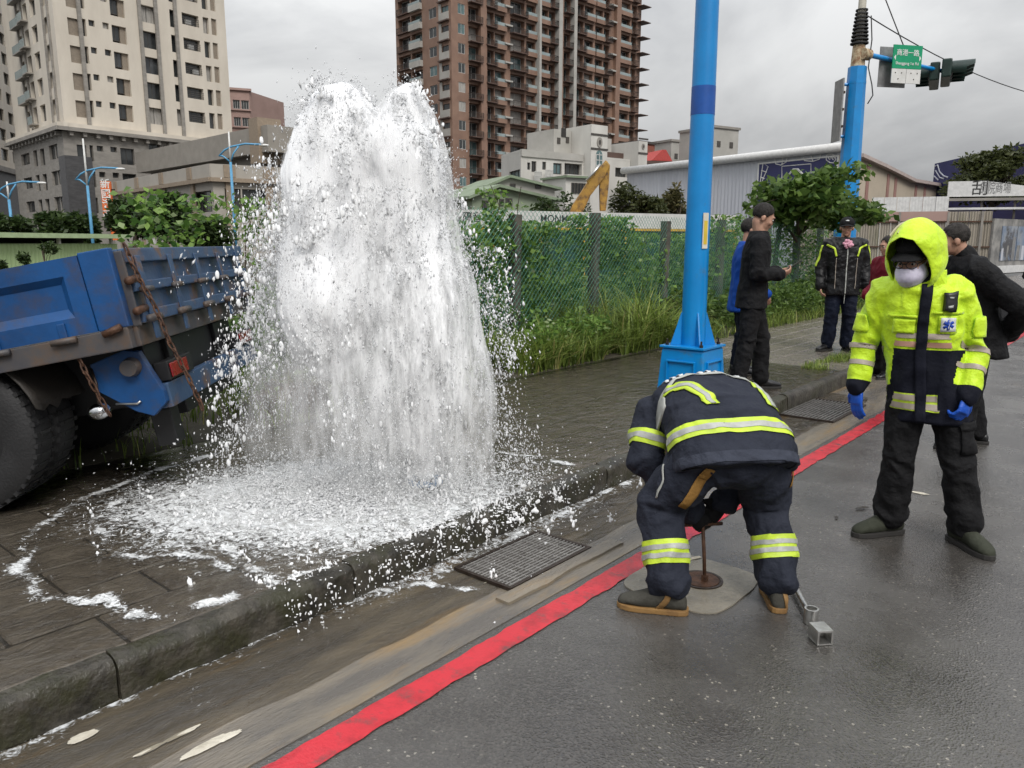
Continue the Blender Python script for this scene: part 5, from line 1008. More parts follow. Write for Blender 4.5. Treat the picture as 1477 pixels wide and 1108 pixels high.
# falling curtain: strands that hang together
parts_ = [lig(150, 60, (-.60, .19, 0, .24), (.30, .99), (1.5, 2.2), .10, .017), lig(140, 60, (-.02, .14, 0, .18), (.30, .99), (1.5, 2.22), .10, .015), lig(80, 60, (-.30, .30, 0, .30), (.45, .99), (1.2, 2.1), .10, .018), lig(60, 54, (.16, .15, 0, .18), (.5, .99), (1.0, 1.9), .09, .014)]
Pc = np.concatenate([q_[0] for q_ in parts_]); Pc += .05 * fbmv(Pc, 3.) + .025 * fbmv(Pc, 11.)
hol = np.array([mnoise.noise(Vector((x * 5.5, 2., z * 3.2))) for x, y, z in Pc.tolist()]); lowl = np.clip((1.0 - Pc[:, 2]) / .5, 0, 1) * np.clip((-.12 - Pc[:, 0]) / .15, 0, 1)
k = (Pc[:, 2] > .02) & inside(Pc) & (hol > -.35 + .55 * lowl); Pc = Pc[k]
fluid(Pc, np.exp(g.normal(math.log(.0056), .28, len(Pc))), .0056, 'water_curtain', 'foam', gy, 1, 0., 2.2)
def drops(P, V, r, name, m, parent, kind=None, stretch=(1.0, 2.3)):
    n = len(P); V = V / (np.linalg.norm(V, axis=1)[:, None] + 1e-6); q = g.normal(size=(n, 3)); s1 = np.cross(V, q); s1 /= np.linalg.norm(s1, axis=1)[:, None] + 1e-9; s2 = np.cross(V, s1); st = g.uniform(*stretch, n)[:, None]; r = r[:, None]
    W = np.stack([P + V * r * st, P + s1 * r, P - s1 * r * .5 + s2 * r * .87, P - s1 * r * .5 - s2 * r * .87, P - V * r * st], 1); b = np.arange(n)[:, None, None] * 5; F = np.array([(0, 1, 2), (0, 2, 3), (0, 3, 1), (4, 2, 1), (4, 3, 2), (4, 1, 3)])[None]
    return obj(name, rawmesh(name, W.reshape(-1, 3), (F + b).reshape(-1, 3), m, True), parent, kind=kind)
def strands(spec):
    Ps, Vs, Rs = [], [], []
    for K, n, cmp_, tl, vzr, dt, jit, rr in spec:
        p_, t_, vz = lig(K, n, cmp_, tl, vzr, dt, jit); p_ += (.05 * fbmv(p_, 3.) + .022 * fbmv(p_, 11.)) * np.clip(t_, .2, 1)[:, None]
        Ps.append(p_); Vs.append(np.stack([g.normal(-.35, .5, len(p_)), g.normal(0, .5, len(p_)), np.where(np.abs(vz) < 1.4, g.normal(0, 1.4, len(p_)), vz)], 1)); Rs.append(np.exp(g.normal(math.log(rr), .45, len(p_))))
    P_, V_, R_ = np.concatenate(Ps), np.concatenate(Vs), np.concatenate(Rs)
    # holes torn in the falling curtain on the left side
    hol = np.array([mnoise.noise(Vector((x * 5.5, 2., z * 3.2))) for x, y, z in P_.tolist()]); lowl = np.clip((1.0 - P_[:, 2]) / .5, 0, 1) * np.clip((-.12 - P_[:, 0]) / .15, 0, 1)
    k = (P_[:, 2] > .0) & inside(P_) & (hol > -.45 + .62 * lowl - (g.uniform(0, 1, len(P_)) < .10)) ; return P_[k], V_[k], R_[k]
S_ = strands([(1150, 36, (-.60, .20, 0, .25), (.28, .99), (1.5, 2.24), .08, .017, .0021), (850, 36, (-.02, .15, 0, .19), (.28, .99), (1.5, 2.26), .08, .016, .0021), (560, 36, (-.30, .34, 0, .34), (.4, .99), (1.2, 2.15), .08, .019, .0020), (600, 36, (.17, .17, 0, .2), (.45, .99), (1.0, 1.95), .07, .015, .0020), (2200, 8, (-.30, .40, 0, .36), (.35, 1.0), (.8, 2.28), .06, .045, .0019)])
drops(S_[0], S_[1], S_[2], 'water_strands', 'droplet', gy, 'stuff', (1.2, 4.0))
Pd, Vd = np.zeros((0, 3)), np.zeros((0, 3))
m_ = 3000; hz_ = g.uniform(.05, 1.35, m_); Pr = np.stack([.33 + .13 * (1.4 - hz_) + g.normal(0, .07, m_) + .05 * np.sin(hz_ * 9), g.normal(0, .2, m_), hz_], 1); Pd = np.concatenate([Pd, Pr]); Vd = np.concatenate([Vd, np.tile([.2, 0, -1.], (m_, 1))])
m_ = 900; hz_ = g.uniform(.3, 1.6, m_); Pr = np.stack([-.84 - .10 * (1.6 - hz_) + g.normal(0, .05, m_), g.normal(0, .2, m_), hz_], 1); Pd = np.concatenate([Pd, Pr]); Vd = np.concatenate([Vd, np.tile([-.2, 0, -1.], (m_, 1))])
drops(Pd, Vd, np.exp(g.normal(math.log(.0027), .5, len(Pd))), 'spray_drops', 'droplet', gy, 'stuff')
# arc of water thrown out at right, as strands
sp_ = []
for q in range(26):
    x0 = g.uniform(.36, .50); z0 = g.uniform(.75, 1.45); v = np.array([g.uniform(-.1, .5), g.normal(0, .2), g.uniform(-1, .8)]); t = np.linspace(0, g.uniform(.05, .13), 14)
    sp_.append(np.stack([x0 + v[0] * t, v[1] * t + g.normal(0, .12), z0 + v[2] * t - 4.9 * t * t], 1) + g.normal(0, .004, (14, 3)))
# --- splash, foam and overflow near the ground, measured along the road
def gl(px, py, z=.155): p = G(px, py, z) - N0; return np.array([p.x, p.y, p.z])
FP = []; FR_ = []; GP = []; GR_ = []
def addf(p, r): FP.append(np.asarray(p)); FR_.append(np.asarray(r) * .72)
def addg(p, r): GP.append(np.asarray(p)); GR_.append(np.asarray(r))
for q in range(760):                               # crown splashes
    c = np.array([g.normal(-.34, .50), g.normal(-.12, .36), 0]); nn = int(g.integers(6, 15)); dirs = np.array([g.normal(0, .5), g.normal(0, .5), 1.]); hgt = abs(g.normal(0, .085)) + .015; t = np.linspace(0, 1, nn)[:, None]
    addf(c + dirs * np.array([hgt, hgt, hgt]) * t + g.normal(0, .008, (nn, 3)), (.0115 - .006 * t[:, 0]) * g.uniform(.6, 1.2))
n = 30000; c = np.stack([g.normal(-.42, .52, n), g.normal(-.16, .38, n)], 1)
fo = np.array([mnoise.noise(Vector((x * 3.1, y * 5.2, 1.))) + .6 * mnoise.noise(Vector((x * 9, y * 14, 2.))) + .35 * mnoise.noise(Vector((x * 24, y * 30, 5.))) for x, y in c])
dn = np.exp(-((c[:, 0] + .40) / .80) ** 2 - ((c[:, 1] + .16) / .56) ** 2); k = fo > .62 - .75 * dn; c, dn = c[k], dn[k]
addg(np.stack([c[:, 0], c[:, 1], np.abs(g.normal(0, .006 + .016 * dn))], 1), g.uniform(.0055, .0105, len(c)))
FLINES = []
def foamline(pts, n, wd, zz=.004, r=(.006, .012), z=.155):
    n = int(n * .06); wd *= 2.6; zz *= .5; r = (r[0] * .62, r[1] * .62)
    Q = [gl(*p, z) for p in pts]; zz < .0061 * 1 and FLINES.append([np.array(q_[:2]) for q_ in Q]); S = np.concatenate([[0], np.cumsum([np.linalg.norm(Q[i + 1] - Q[i]) for i in range(len(Q) - 1)])]); t = g.uniform(0, S[-1], n); t.sort()
    X = np.stack([np.interp(t, S, [p[i] for p in Q]) for i in range(3)], 1); wob = np.array([[mnoise.noise(Vector((a * 6, 3., 1.))), mnoise.noise(Vector((a * 6, 9., 4.)))] for a in t]); den = np.array([mnoise.noise(Vector((a * 7, 5., 8.))) for a in t])
    X[:, :2] += wob * .035 + g.normal(0, wd, (n, 2)) * (1 + .8 * den)[:, None]; X[:, 2] += np.abs(g.normal(0, zz, n)); k = den > -.2 + .5 * g.uniform(-1, 1, n); addg(X[k], g.uniform(*r, k.sum()))
foamline([(318, 652), (270, 668), (212, 682), (196, 690), (160, 706), (128, 716), (96, 734), (48, 766), (28, 782), (42, 800), (30, 824), (52, 842)], 3600, .011, .006)
foamline([(212, 684), (196, 700), (150, 742), (146, 760), (152, 796), (200, 804)], 1400, .013); foamline([(200, 804), (250, 800), (300, 806), (330, 818)], 700, .012); foamline([(150, 860), (190, 882), (250, 886), (300, 872), (330, 862)], 1200, .010); foamline([(52, 842), (60, 862), (120, 872), (160, 868)], 500, .012)
foamline([(250, 740), (300, 762), (330, 800), (400, 838), (430, 832)], 1300, .02); foamline([(430, 832), (500, 822), (540, 812)], 700, .02); foamline([(710, 650), (760, 658), (810, 668), (822, 672)], 700, .005, .003, (.004, .007))
foamline([(330, 700), (380, 730), (440, 760), (520, 790)], 1800, .05, .02); foamline([(380, 650), (440, 660), (520, 655), (590, 670)], 1500, .05, .02); foamline([(640, 740), (700, 740), (760, 720)], 1400, .05, .02)
# gutter foam at the foot of the kerb
foamline([(0, 1092), (60, 1062), (120, 1030), (190, 1000), (250, 975)], 900, .006, .003, (.004, .008), .012); foamline([(250, 975), (330, 938), (400, 905), (480, 868), (560, 842)], 2200, .016, .008, (.005, .010), .012)
foamline([(480, 868), (540, 850), (610, 842), (680, 850)], 1300, .022, .006, (.004, .009), .012); foamline([(640, 812), (700, 790), (760, 764), (820, 736), (880, 705), (915, 690)], 2000, .02, .01, (.005, .010), .012)
# overflow falling over the kerb edge
Rinv = Matrix.Rotation(ROADZ, 3, 'Z')
for q in range(480):
    s = g.uniform(*sorted((ST(G(400, 880, .15))[0], ST(G(815, 705, .15))[0]))); w_ = mnoise.noise(Vector((s * 3.2, 0, 3)))
    if w_ < -.12: continue
    o_t = g.uniform(-.16, .14)
    vt = g.uniform(.15, .75); vz = g.uniform(-.1, .55) * (1 if g.uniform() < .35 else .3); nn = 10; t = np.linspace(g.uniform(0, .06), g.uniform(.09, .2), nn)
    pos = np.array([list(RD(s + g.normal(0, .006) + a * g.normal(0, .1), 2.66 - o_t - vt * a, max(.006, .158 - .04 * (o_t > .06) + vz * a - 4.9 * a * a)) - N0) for a in t]); addf(pos + g.normal(0, .004, pos.shape), g.uniform(.005, .0095, nn))
for s in sp_: addf(s, g.uniform(.005, .009, len(s)))
FPc, FRc = np.concatenate(FP), np.concatenate(FR_)
fluid(FPc, FRc, .0062, 'splash_strands', 'foam', gy, 1, 0., 1.5)
fluid(np.concatenate(GP), np.concatenate(GR_), .0075, 'foam_carpet', 'foam', gy, 2, 0., .42)
# scattered drops over the pavement and the gutter
m_ = 12000; Pg = np.stack([g.normal(-.28, .48, m_), g.normal(-.12, .36, m_), np.abs(g.normal(0, .13, m_))], 1); drops(Pg, g.normal(size=(m_, 3)), np.exp(g.normal(math.log(.0026), .45, m_)), 'splash_drops', 'droplet', gy, 'stuff')
def linedist(XY):
    XY = np.asarray(XY); wb_ = np.array([(mnoise.noise(Vector((x * 5, y * 5, 11))), mnoise.noise(Vector((x * 5, y * 5, 17)))) for x, y in XY.tolist()]); q = XY + .04 * wb_; b = np.full(len(q), 9.)
    for ln in FLINES:
        for i in range(len(ln) - 1):
            d = ln[i + 1] - ln[i]; tq = np.clip((q - ln[i]) @ d / (d @ d + 1e-9), 0, 1); b = np.minimum(b, np.hypot(*(q - ln[i] - d * tq[:, None]).T))
    return b
def linefoam(XY): ld = linedist(XY); md = np.array([mnoise.noise(Vector((x * 7, y * 7, 3))) + .5 * mnoise.noise(Vector((x * 19, y * 19, 5))) for x, y in XY]); return (.40 + .34 * md) * np.exp(-(ld / .026) ** 2) + (.24 + .3 * md) * np.exp(-(ld / .13) ** 2)
# --- the running sheet of water on the pavement
def sheetmat(name, tintc, fthr):
    m, t, p = newmat(name); N = t.nodes; L = t.links; N.remove(p); c = N.new('ShaderNodeTexCoord').outputs['Object']
    def no(s, st=(1, 1, 1), d=5, r=.6, dist=0.):
        mp_ = N.new('ShaderNodeMapping'); mp_.inputs['Scale'].default_value = st; L.new(c, mp_.inputs[0]); n_ = N.new('ShaderNodeTexNoise'); n_.inputs['Scale'].default_value = s; n_.inputs['Detail'].default_value = d; n_.inputs['Roughness'].default_value = r; n_.inputs['Distortion'].default_value = dist; L.new(mp_.outputs[0], n_.inputs['Vector']); return n_.outputs['Fac']
    bu = N.new('ShaderNodeBump'); bu.inputs['Strength'].default_value = .55; bu.inputs['Distance'].default_value = .03; L.new(no(9, (1.5, .7, 1), 5, .55, .8), bu.inputs['Height'])
    gs = N.new('ShaderNodeBsdfGlossy'); gs.inputs['Roughness'].default_value = .07; L.new(bu.outputs[0], gs.inputs['Normal']); tp_ = N.new('ShaderNodeBsdfTransparent'); tp_.inputs['Color'].default_value = (*tintc, 1); fr = N.new('ShaderNodeFresnel'); fr.inputs[0].default_value = 1.36; L.new(bu.outputs[0], fr.inputs['Normal'])
    df = N.new('ShaderNodeBsdfDiffuse'); df.inputs['Color'].default_value = (.125, .112, .092, 1); ms = N.new('ShaderNodeMixShader'); ms.inputs[0].default_value = .06; L.new(tp_.outputs[0], ms.inputs[1]); L.new(df.outputs[0], ms.inputs[2])
    a = N.new('ShaderNodeMixShader'); L.new(fr.outputs[0], a.inputs[0]); L.new(ms.outputs[0], a.inputs[1]); L.new(gs.outputs[0], a.inputs[2])
    at = N.new('ShaderNodeAttribute'); at.attribute_name = 'var'; sm = N.new('ShaderNodeMath'); sm.operation = 'MULTIPLY_ADD'; L.new(no(26, (1, 1, 1), 8, .75, 1.2), sm.inputs[0]); sm.inputs[1].default_value = 2.2; L.new(at.outputs['Fac'], sm.inputs[2])
    mr = N.new('ShaderNodeMapRange'); mr.inputs[1].default_value = fthr; mr.inputs[2].default_value = fthr + .28; L.new(sm.outputs[0], mr.inputs[0])
    wd = N.new('ShaderNodeBsdfDiffuse'); fcr = N.new('ShaderNodeValToRGB'); fcr.color_ramp.elements[0].position = .34; fcr.color_ramp.elements[1].position = .62; fcr.color_ramp.elements[0].color = (.34, .34, .33, 1); fcr.color_ramp.elements[1].color = (.82, .84, .85, 1); L.new(no(13, (1, 1.6, 1), 8, .7, 1.5), fcr.inputs[0]); L.new(fcr.outputs[0], wd.inputs['Color']); L.new(bu.outputs[0], wd.inputs['Normal']); f = N.new('ShaderNodeMixShader'); L.new(mr.outputs[0], f.inputs[0]); L.new(a.outputs[0], f.inputs[1]); L.new(wd.outputs[0], f.inputs[2]); L.new(f.outputs[0], N['Material Output'].inputs['Surface'])
sheetmat('running_water', (.90, .88, .84), 1.58)
s0, s1, t0, t1 = -.4, 8.6, 2.62, 5.0; ds = .024; ns_, nt_ = int((s1 - s0) / ds), int((t1 - t0) / ds); V = []; var = []; XYs = []
n0s, n0t = ST(N0)
for i in range(ns_ + 1):
    for j in range(nt_ + 1):
        s = s0 + i * ds; t = t0 + j * ds; w3 = RD(s, t) - N0; x, y = w3.x, w3.y
        dd = 1.2 * math.exp(-(((x + .52) / 1.25) ** 2 + ((y + .16) / .86) ** 2) ** 1.3); wav = mnoise.noise(Vector((x * 5, y * 9, 0))) * .5 + mnoise.noise(Vector((x * 11, y * 17, 3))) * .35
        z = .1580 + .004 * wav + .016 * dd * (abs(wav) + .4 * mnoise.noise(Vector((x * 26, y * 34, 5)))); ed = min(1, (t - t0) / .08)
        V.append((-t, s, z - .004 * (1 - ed))); XYs.append((x, y)); var.append(.86 * dd + .16 * mnoise.noise(Vector((x * 2.2, y * 3.5, 7))))
F = [(i * (nt_ + 1) + j, i * (nt_ + 1) + j + 1, (i + 1) * (nt_ + 1) + j + 1, (i + 1) * (nt_ + 1) + j) for i in range(ns_) for j in range(nt_)]
var = np.maximum(np.array(var), linefoam(XYs))
obj('water_sheet', rawmesh('water_sheet', V, [f[::-1] for f in F], 'running_water', True, var), None, kind='structure', rz=ROADZ)
s0, s1, t0, t1 = .2, 8.0, 2.12, 2.54; ds = .024; ns_, nt_ = int((s1 - s0) / ds), int((t1 - t0) / ds); V = []; var = []; XYs = []
for i in range(ns_ + 1):
    for j in range(nt_ + 1):
        s = s0 + i * ds; t = t0 + j * ds + (.05 * mnoise.noise(Vector((s * 2.3, 1, 0))) if j == 0 else 0); w3 = RD(s, t) - N0
        XYs.append((w3.x, w3.y)); wav = mnoise.noise(Vector((s * 6, t * 14, 0))); V.append((-t, s, .0085 + .0025 * wav * (j > 0) - (.003 if j == 0 else 0))); e = (t - t0) / (t1 - t0); var.append((.62 * e - .1) * (1 if s < 5.2 else .3) * (.55 + .6 * math.exp(-((s - 2.9) / 1.6) ** 2)) + .2 * mnoise.noise(Vector((s * 2.2, t * 6, 7))))
F = [(i * (nt_ + 1) + j, i * (nt_ + 1) + j + 1, (i + 1) * (nt_ + 1) + j + 1, (i + 1) * (nt_ + 1) + j) for i in range(ns_) for j in range(nt_)]
var = np.maximum(np.array(var), linefoam(XYs))
obj('gutter_water', rawmesh('gutter_water', V, [f[::-1] for f in F], 'running_water', True, var), None, kind='structure', rz=ROADZ)
# ------------------------------------------------------------------ blue dump truck parked nose down at the left
mat('truck_blue', (.004, .075, .25), .5, (.004, .045, .15), 3, 8, coat=.0, bump=.12, bs=30, grime=((.06, .045, .035), 5, .50, .80)); mat('truck_pale', (.055, .105, .19), .45, (.03, .065, .14), 4, 7, grime=((.17, .10, .06), 6, .52, .66), bump=.2, bs=40); mat('truck_sill', (.10, .09, .08), .55, (.055, .055, .065), 5, 7, grime=((.11, .065, .04), 5, .48, .66))
mat('tyre', (.020, .020, .021), .62, (.012, .012, .013), 8, bump=.3, bs=70); mat('chassis', (.012, .012, .013), .5, (.008, .008, .009), 4); mat('mudflap', (.032, .027, .023), .6, (.03, .026, .022), 5, bump=.3); mat('tail_red', (.32, .012, .015), .2, (.22, .008, .01), 9, coat=.6); mat('lamp_chrome', (.62, .63, .64), .12, metal=1.0)
K0 = D(188, 488, 3.72)                                   # bottom of the near rear corner of the bed
az = R(4.2); tilt = R(10.5)
# local frame: x towards the nose, y across to the far side, z up
ex_ = Vector((-math.cos(az), -math.sin(az), 0)); ey_ = Vector((-math.sin(az), math.cos(az), 0))
ex_t = ex_ * math.cos(tilt) + Vector((0, 0, -math.sin(tilt))); ez_t = (ex_ * math.sin(tilt) + Vector((0, 0, math.cos(tilt))))
TM = Matrix(((ex_t.x, ey_.x, ez_t.x, K0.x), (ex_t.y, ey_.y, ez_t.y, K0.y), (ex_t.z, ey_.z, ez_t.z, K0.z), (0, 0, 0, 1)))
tr = thing('dump_truck', 'rusty blue dump truck with hinged bed sides parked beside the water', 'truck'); tr.matrix_world = TM
TW, TL, HB = 2.15, 3.4, .43
def tb(x0, x1, y0, y1, z0, z1, name, m, parent=tr, bevel=.006): return MB().bb(x0, x1, y0, y1, z0, z1).build(name, m, parent, bevel=bevel)
tb(.03, TL, .05, TW - .05, -.03, .03, 'bed_floor', 'chassis'); tb(0, TL, .0, .06, -.05, .055, 'bed_sill', 'truck_sill'); tb(-.02, .055, .062, TW, -.05, .055, 'rear_sill', 'truck_sill')
def pressed(w_, h, rec, rim, m, parent, M, name):          # a pressed sheet with a recessed field
    g = MB(); g.bb(0, w_, 0, .035, 0, rim); g.bb(0, w_, 0, .035, h - rim, h); g.bb(0, rim, 0, .035, rim, h - rim); g.bb(w_ - rim, w_, 0, .035, rim, h - rim)
    g.poly([(rim, .0, rim), (w_ - rim, .0, rim), (w_ - rim - .035, .03, rim + .045), (rim + .035, .03, rim + .045)]); g.poly([(rim, .0, h - rim), (rim + .035, .03, h - rim - .035), (w_ - rim - .035, .03, h - rim - .035), (w_ - rim, .0, h - rim)])
    g.poly([(rim, 0, rim), (rim + .035, .03, rim + .045), (rim + .035, .03, h - rim - .035), (rim, 0, h - rim)]); g.poly([(w_ - rim, 0, rim), (w_ - rim, 0, h - rim), (w_ - rim - .035, .03, h - rim - .035), (w_ - rim - .035, .03, rim + .045)])
    g.poly([(rim + .035, .03, rim + .045), (w_ - rim - .035, .03, rim + .045), (w_ - rim - .035, .03, h - rim - .035), (rim + .035, .03, h - rim - .035)]); return g.build(name, m, parent, M=M)
# side boards (drop sides), near and far
for yy, sg_ in ((.0, 1), (TW - .04, 1)):
    for i in range(4):
        w_ = .68; pressed(w_, HB - .06, .03, .085, 'truck_blue', tr, Matrix.Translation((.14 + i * (w_ + .055), yy, .06)), 'side_board')
        tb(.14 + i * (w_ + .055) + w_ + .002, .14 + (i + 1) * (w_ + .055) - .002, yy + .004, yy + .04, .06, HB, 'side_post', 'truck_blue')
    tb(-.01, .137, yy + .002, yy + .055, .057, HB + .01, 'corner_post', 'truck_blue')
for x in (.30, .62, 1.02, 1.4, 1.75): 
    MB().tube([(x - .06, -.02, .045), (x + .06, -.02, .045)], .016, 8).build('hinge', 'truck_sill', tr, smooth=True); tb(x - .02, x + .02, -.014, .0, .05, .13, 'hinge_strap', 'truck_blue')
MB().tube([(.02, -.02, .062), (.11, -.02, .04)], .018, 8).build('hinge', 'rust', tr, smooth=True)
# tailgate: three long ribs with hinges
tg0 = tb(-.02, .012, .07, TW - .01, .06, HB, 'tailgate', 'truck_pale')
for z0, z1 in ((.06, .12), (.215, .265), (.36, .43)): tb(-.058, -.021, .08, TW - .015, z0, z1, 'tailgate_rib', 'truck_pale', tg0)
for k, y in enumerate((.18, .62, 1.06, 1.5, 1.95)):
    tb(-.068, -.059, y - .03, y + .03, -.03, .39, 'hinge_strap', 'truck_pale', tg0)
    MB().tube([(-.07, y - .075, .075), (-.07, y + .075, .075)], .019, 8).build('hinge', 'truck_sill', tg0, smooth=True); MB().tube([(-.07, y - .065, .22), (-.07, y + .065, .22)], .016, 8).build('hinge', 'truck_sill', tg0, smooth=True)
for z in (.12, .27): MB().tube([(-.05, .03, z), (-.05, .15, z + .01)], .02, 8).build('latch_pin', 'rust', tr, smooth=True)
tb(-.045, -.0, .058, .075, .05, .42, 'latch_plate', 'truck_sill')
# chains
def chain(top, n, name, pitch=.046, ph=0):
    lm = MB(); pts = [(.0105 * math.cos(a), 0, .026 * math.sin(a) * 1.0 + math.copysign(.006, math.sin(a))) for a in np.linspace(0, 2 * PI, 13)[:-1]]; pts.append(pts[0]); lm.tube(pts, .0048, 6, False); me = lm.mesh('link', 'rust', True)
    c = obj(name, None, tr, loc=top); c.rotation_euler = (0, tilt, 0)
    for i in range(n):
        o = obj('link', me, c, loc=(.004 * math.sin(i * .7 + ph), .003 * math.cos(i), -i * pitch)); o.rotation_euler = (.1 * math.sin(i * 1.3), .12 * math.sin(i + ph), (i % 2) * PI / 2 + R(35))
chain((-.075, .05, .42), 19, 'chain'); chain((.27, .02, -.06), 7, 'chain', ph=1); 
# pivot bracket, bumper bar, lights
def plate(pts, y0, th, name, m): g = MB(); g.poly([(x, y0, z) for x, z in pts], th, (0, 1, 0)); return g.build(name, m, tr, bevel=.004)
plate([(.30, -.10), (.12, -.06), (.05, -.08), (.02, -.18), (-.02, -.30), (-.02, -.36), (.06, -.42), (.14, -.38), (.30, -.24)], .16, .05, 'pivot_bracket', 'truck_blue')
MB().loft([((.10, .11, -.15), (.042, 0, 0), (0, 0, .042)), ((.10, .135, -.15), (.046, 0, 0), (0, 0, .046)), ((.10, .16, -.15), (.05, 0, 0), (0, 0, .05))], 18).build('pivot_pin', 'truck_sill', tr, smooth=40)
bmp = tb(-.03, .03, .215, TW - .2, -.40, -.27, 'bumper', 'truck_pale')
hs_ = tb(-.045, .03, .24, .60, -.262, -.16, 'lamp_housing', 'chassis'); tb(-.055, -.046, .255, .40, -.25, -.175, 'tail_light', 'tail_red', hs_, .008); tb(-.055, -.046, .405, .50, -.25, -.175, 'indicator', 'tail_red', hs_, .008)
hs_ = tb(-.045, .03, TW - .6, TW - .24, -.262, -.16, 'lamp_housing', 'chassis'); tb(-.055, -.046, TW - .58, TW - .28, -.25, -.175, 'tail_light', 'tail_red', hs_, .008)
MB().ell((.29, .10, -.335), (.058, .05, .042), None, 18, 10).build('work_lamp', 'lamp_chrome', tr, smooth=True); MB().tube([(.29, .11, -.30), (.28, .13, -.2), (.30, .16, -.12)], .007, 6).build('lamp_bracket', 'iron', tr, smooth=True); MB().tube([(.22, .14, -.32), (.12, .15, -.34), (.10, .15, -.33)], .006, 6).build('hook_wire', 'galv', tr, smooth=True)
tb(-.5 + .55, TL, .55, .75, -.40, -.06, 'chassis_rail', 'chassis'); tb(.05, TL, TW - .75, TW - .55, -.40, -.06, 'chassis_rail', 'chassis'); tb(.08, .2, .3, TW - .3, -.36, -.06, 'cross_member', 'chassis'); tb(.05, .2, .6, TW - .6, -.5, -.41, 'tow_frame', 'chassis')
tb(.05, .16, .35, .47, -.62, -.42, 'step_bracket', 'chassis')
# wheels: axle set so that the tyres stand on the pavement
RW = .40; Mi = TM.inverted(); ax0 = Mi @ (K0 + ex_ * .93 + Vector((0, 0, .15 + RW - K0.z)))
def wheel(y):
    c = Vector((ax0.x, y, ax0.z)); wt = obj('wheel', None, tr, loc=c); prof = [(-.095, .24), (-.105, .30), (-.10, .36), (-.082, .392), (-.06, .40), (.06, .40), (.082, .392), (.10, .36), (.105, .30), (.095, .24)]
    g = MB(); g.loft([((0, yy, 0), (r, 0, 0), (0, 0, r)) for yy, r in prof], 48, False); g.build('tyre', 'tyre', wt, smooth=35)
    tm_ = MB().bb(-.011, .011, -.09, -.055, RW - .016, RW + .005).bb(-.011, .011, .055, .09, RW - .016, RW + .005).bb(-.009, .009, -.045, .045, RW - .01, RW + .006)
    g2 = MB()
    for k in range(44):
        M_ = Matrix.Rotation(2 * PI * k / 44, 4, 'Y'); g2.add(tm_.v, tm_.f, M_)
    o = g2.build('tread', 'tyre', wt); o['kind'] = 'stuff'
    MB().loft([((0, -.095, 0), (.245, 0, 0), (0, 0, .245)), ((0, -.07, 0), (.23, 0, 0), (0, 0, .23)), ((0, -.02, 0), (.17, 0, 0), (0, 0, .17)), ((0, .09, 0), (.15, 0, 0), (0, 0, .15))], 28).build('rim', 'chassis', wt, smooth=40)
for y in (.16, .40, TW - .70, TW - .46): wheel(y)
MB().tube([(ax0.x, .2, ax0.z), (ax0.x, TW - .2, ax0.z)], .07, 10).build('axle', 'chassis', tr, smooth=True)
def mudguard(y0, y1):
    g = MB(); n = 16; V = []; rr = RW + .06
    for i in range(n + 1):
        a = R(150) - R(140) * i / n; jag = .03 * (random.random() - .5) if i == n else 0
        for j in range(9):
            y = y0 + (y1 - y0) * j / 8; ee = (.05 * mnoise.noise(Vector((j * 1.9, 3, y0))) - .02 * (j % 2)) if i == n else 0
            V.append((ax0.x + math.cos(PI - a) * (rr) , y, ax0.z + math.sin(a) * rr + ee))
    g.add(V, [(i * 9 + j, i * 9 + j + 1, (i + 1) * 9 + j + 1, (i + 1) * 9 + j) for i in range(n) for j in range(8)]); me = g.mesh('mudguard', 'mudflap', True); o = obj('mudguard', me, tr); md = o.modifiers.new('t', 'SOLIDIFY'); md.thickness = .008
mudguard(.05, .56); mudguard(TW - .86, TW - .32)
tb(TL + .1, TL + 1.7, .1, TW - .1, -.35, 1.2, 'cab', 'truck_blue', bevel=.08); tb(TL + .3, TL + 1.3, .085, .099, .45, 1.0, 'cab_window', 'glass_dark')
ax0 = Mi @ (K0 + ex_ * 4.2 + Vector((0, 0, .15 + RW - K0.z))); wheel(.16); wheel(TW - .16)
# ------------------------------------------------------------------ people
mat('skin', (.46, .27, .19), .5, (.38, .21, .145), 14, spec=.35); mat('hair', (.018, .016, .015), spec=.12, rough=.55, col2=(.035, .032, .03), ns=40, bump=.6, bs=120, stretch=(1, 1, .3)); mat('hair_grey', (.05, .045, .042), spec=.12, rough=.6, col2=(.018, .016, .015), ns=30, bump=.6, bs=120)
mat('hivis', (.60, .85, .015), .55, (.50, .73, .01), 3, 5, bump=.7, bs=14, sheen=.2, bdist=.03); mat('navy_cloth', (.012, .013, .022), spec=.12, rough=.7, col2=(.008, .009, .015), ns=5, bump=.3, bs=60); mat('turnout', (.030, .034, .048), spec=.12, rough=.75, col2=(.020, .023, .034), ns=4, nd=8, bump=.7, bs=16, bdist=.03); mat('turnout_light', (.048, .054, .074), spec=.12, rough=.75, col2=(.038, .043, .06), ns=4, nd=8, bump=.7, bs=16, bdist=.03)
mat('band_yellow', (.60, .79, .04), .5, (.42, .56, .05), 9, 8, bump=.4, bs=40); mat('band_silver', (.46, .47, .44), .42, (.30, .31, .29), 14, bump=.2, bs=90); mat('band_tan', (.42, .36, .30), .5, (.36, .31, .26), 12); mat('band_salmon', (.58, .33, .24), .5); mat('black_cloth', (.017, .017, .018), spec=.12, rough=.75, col2=(.010, .010, .011), ns=6, bump=.7, bs=16, bdist=.03)
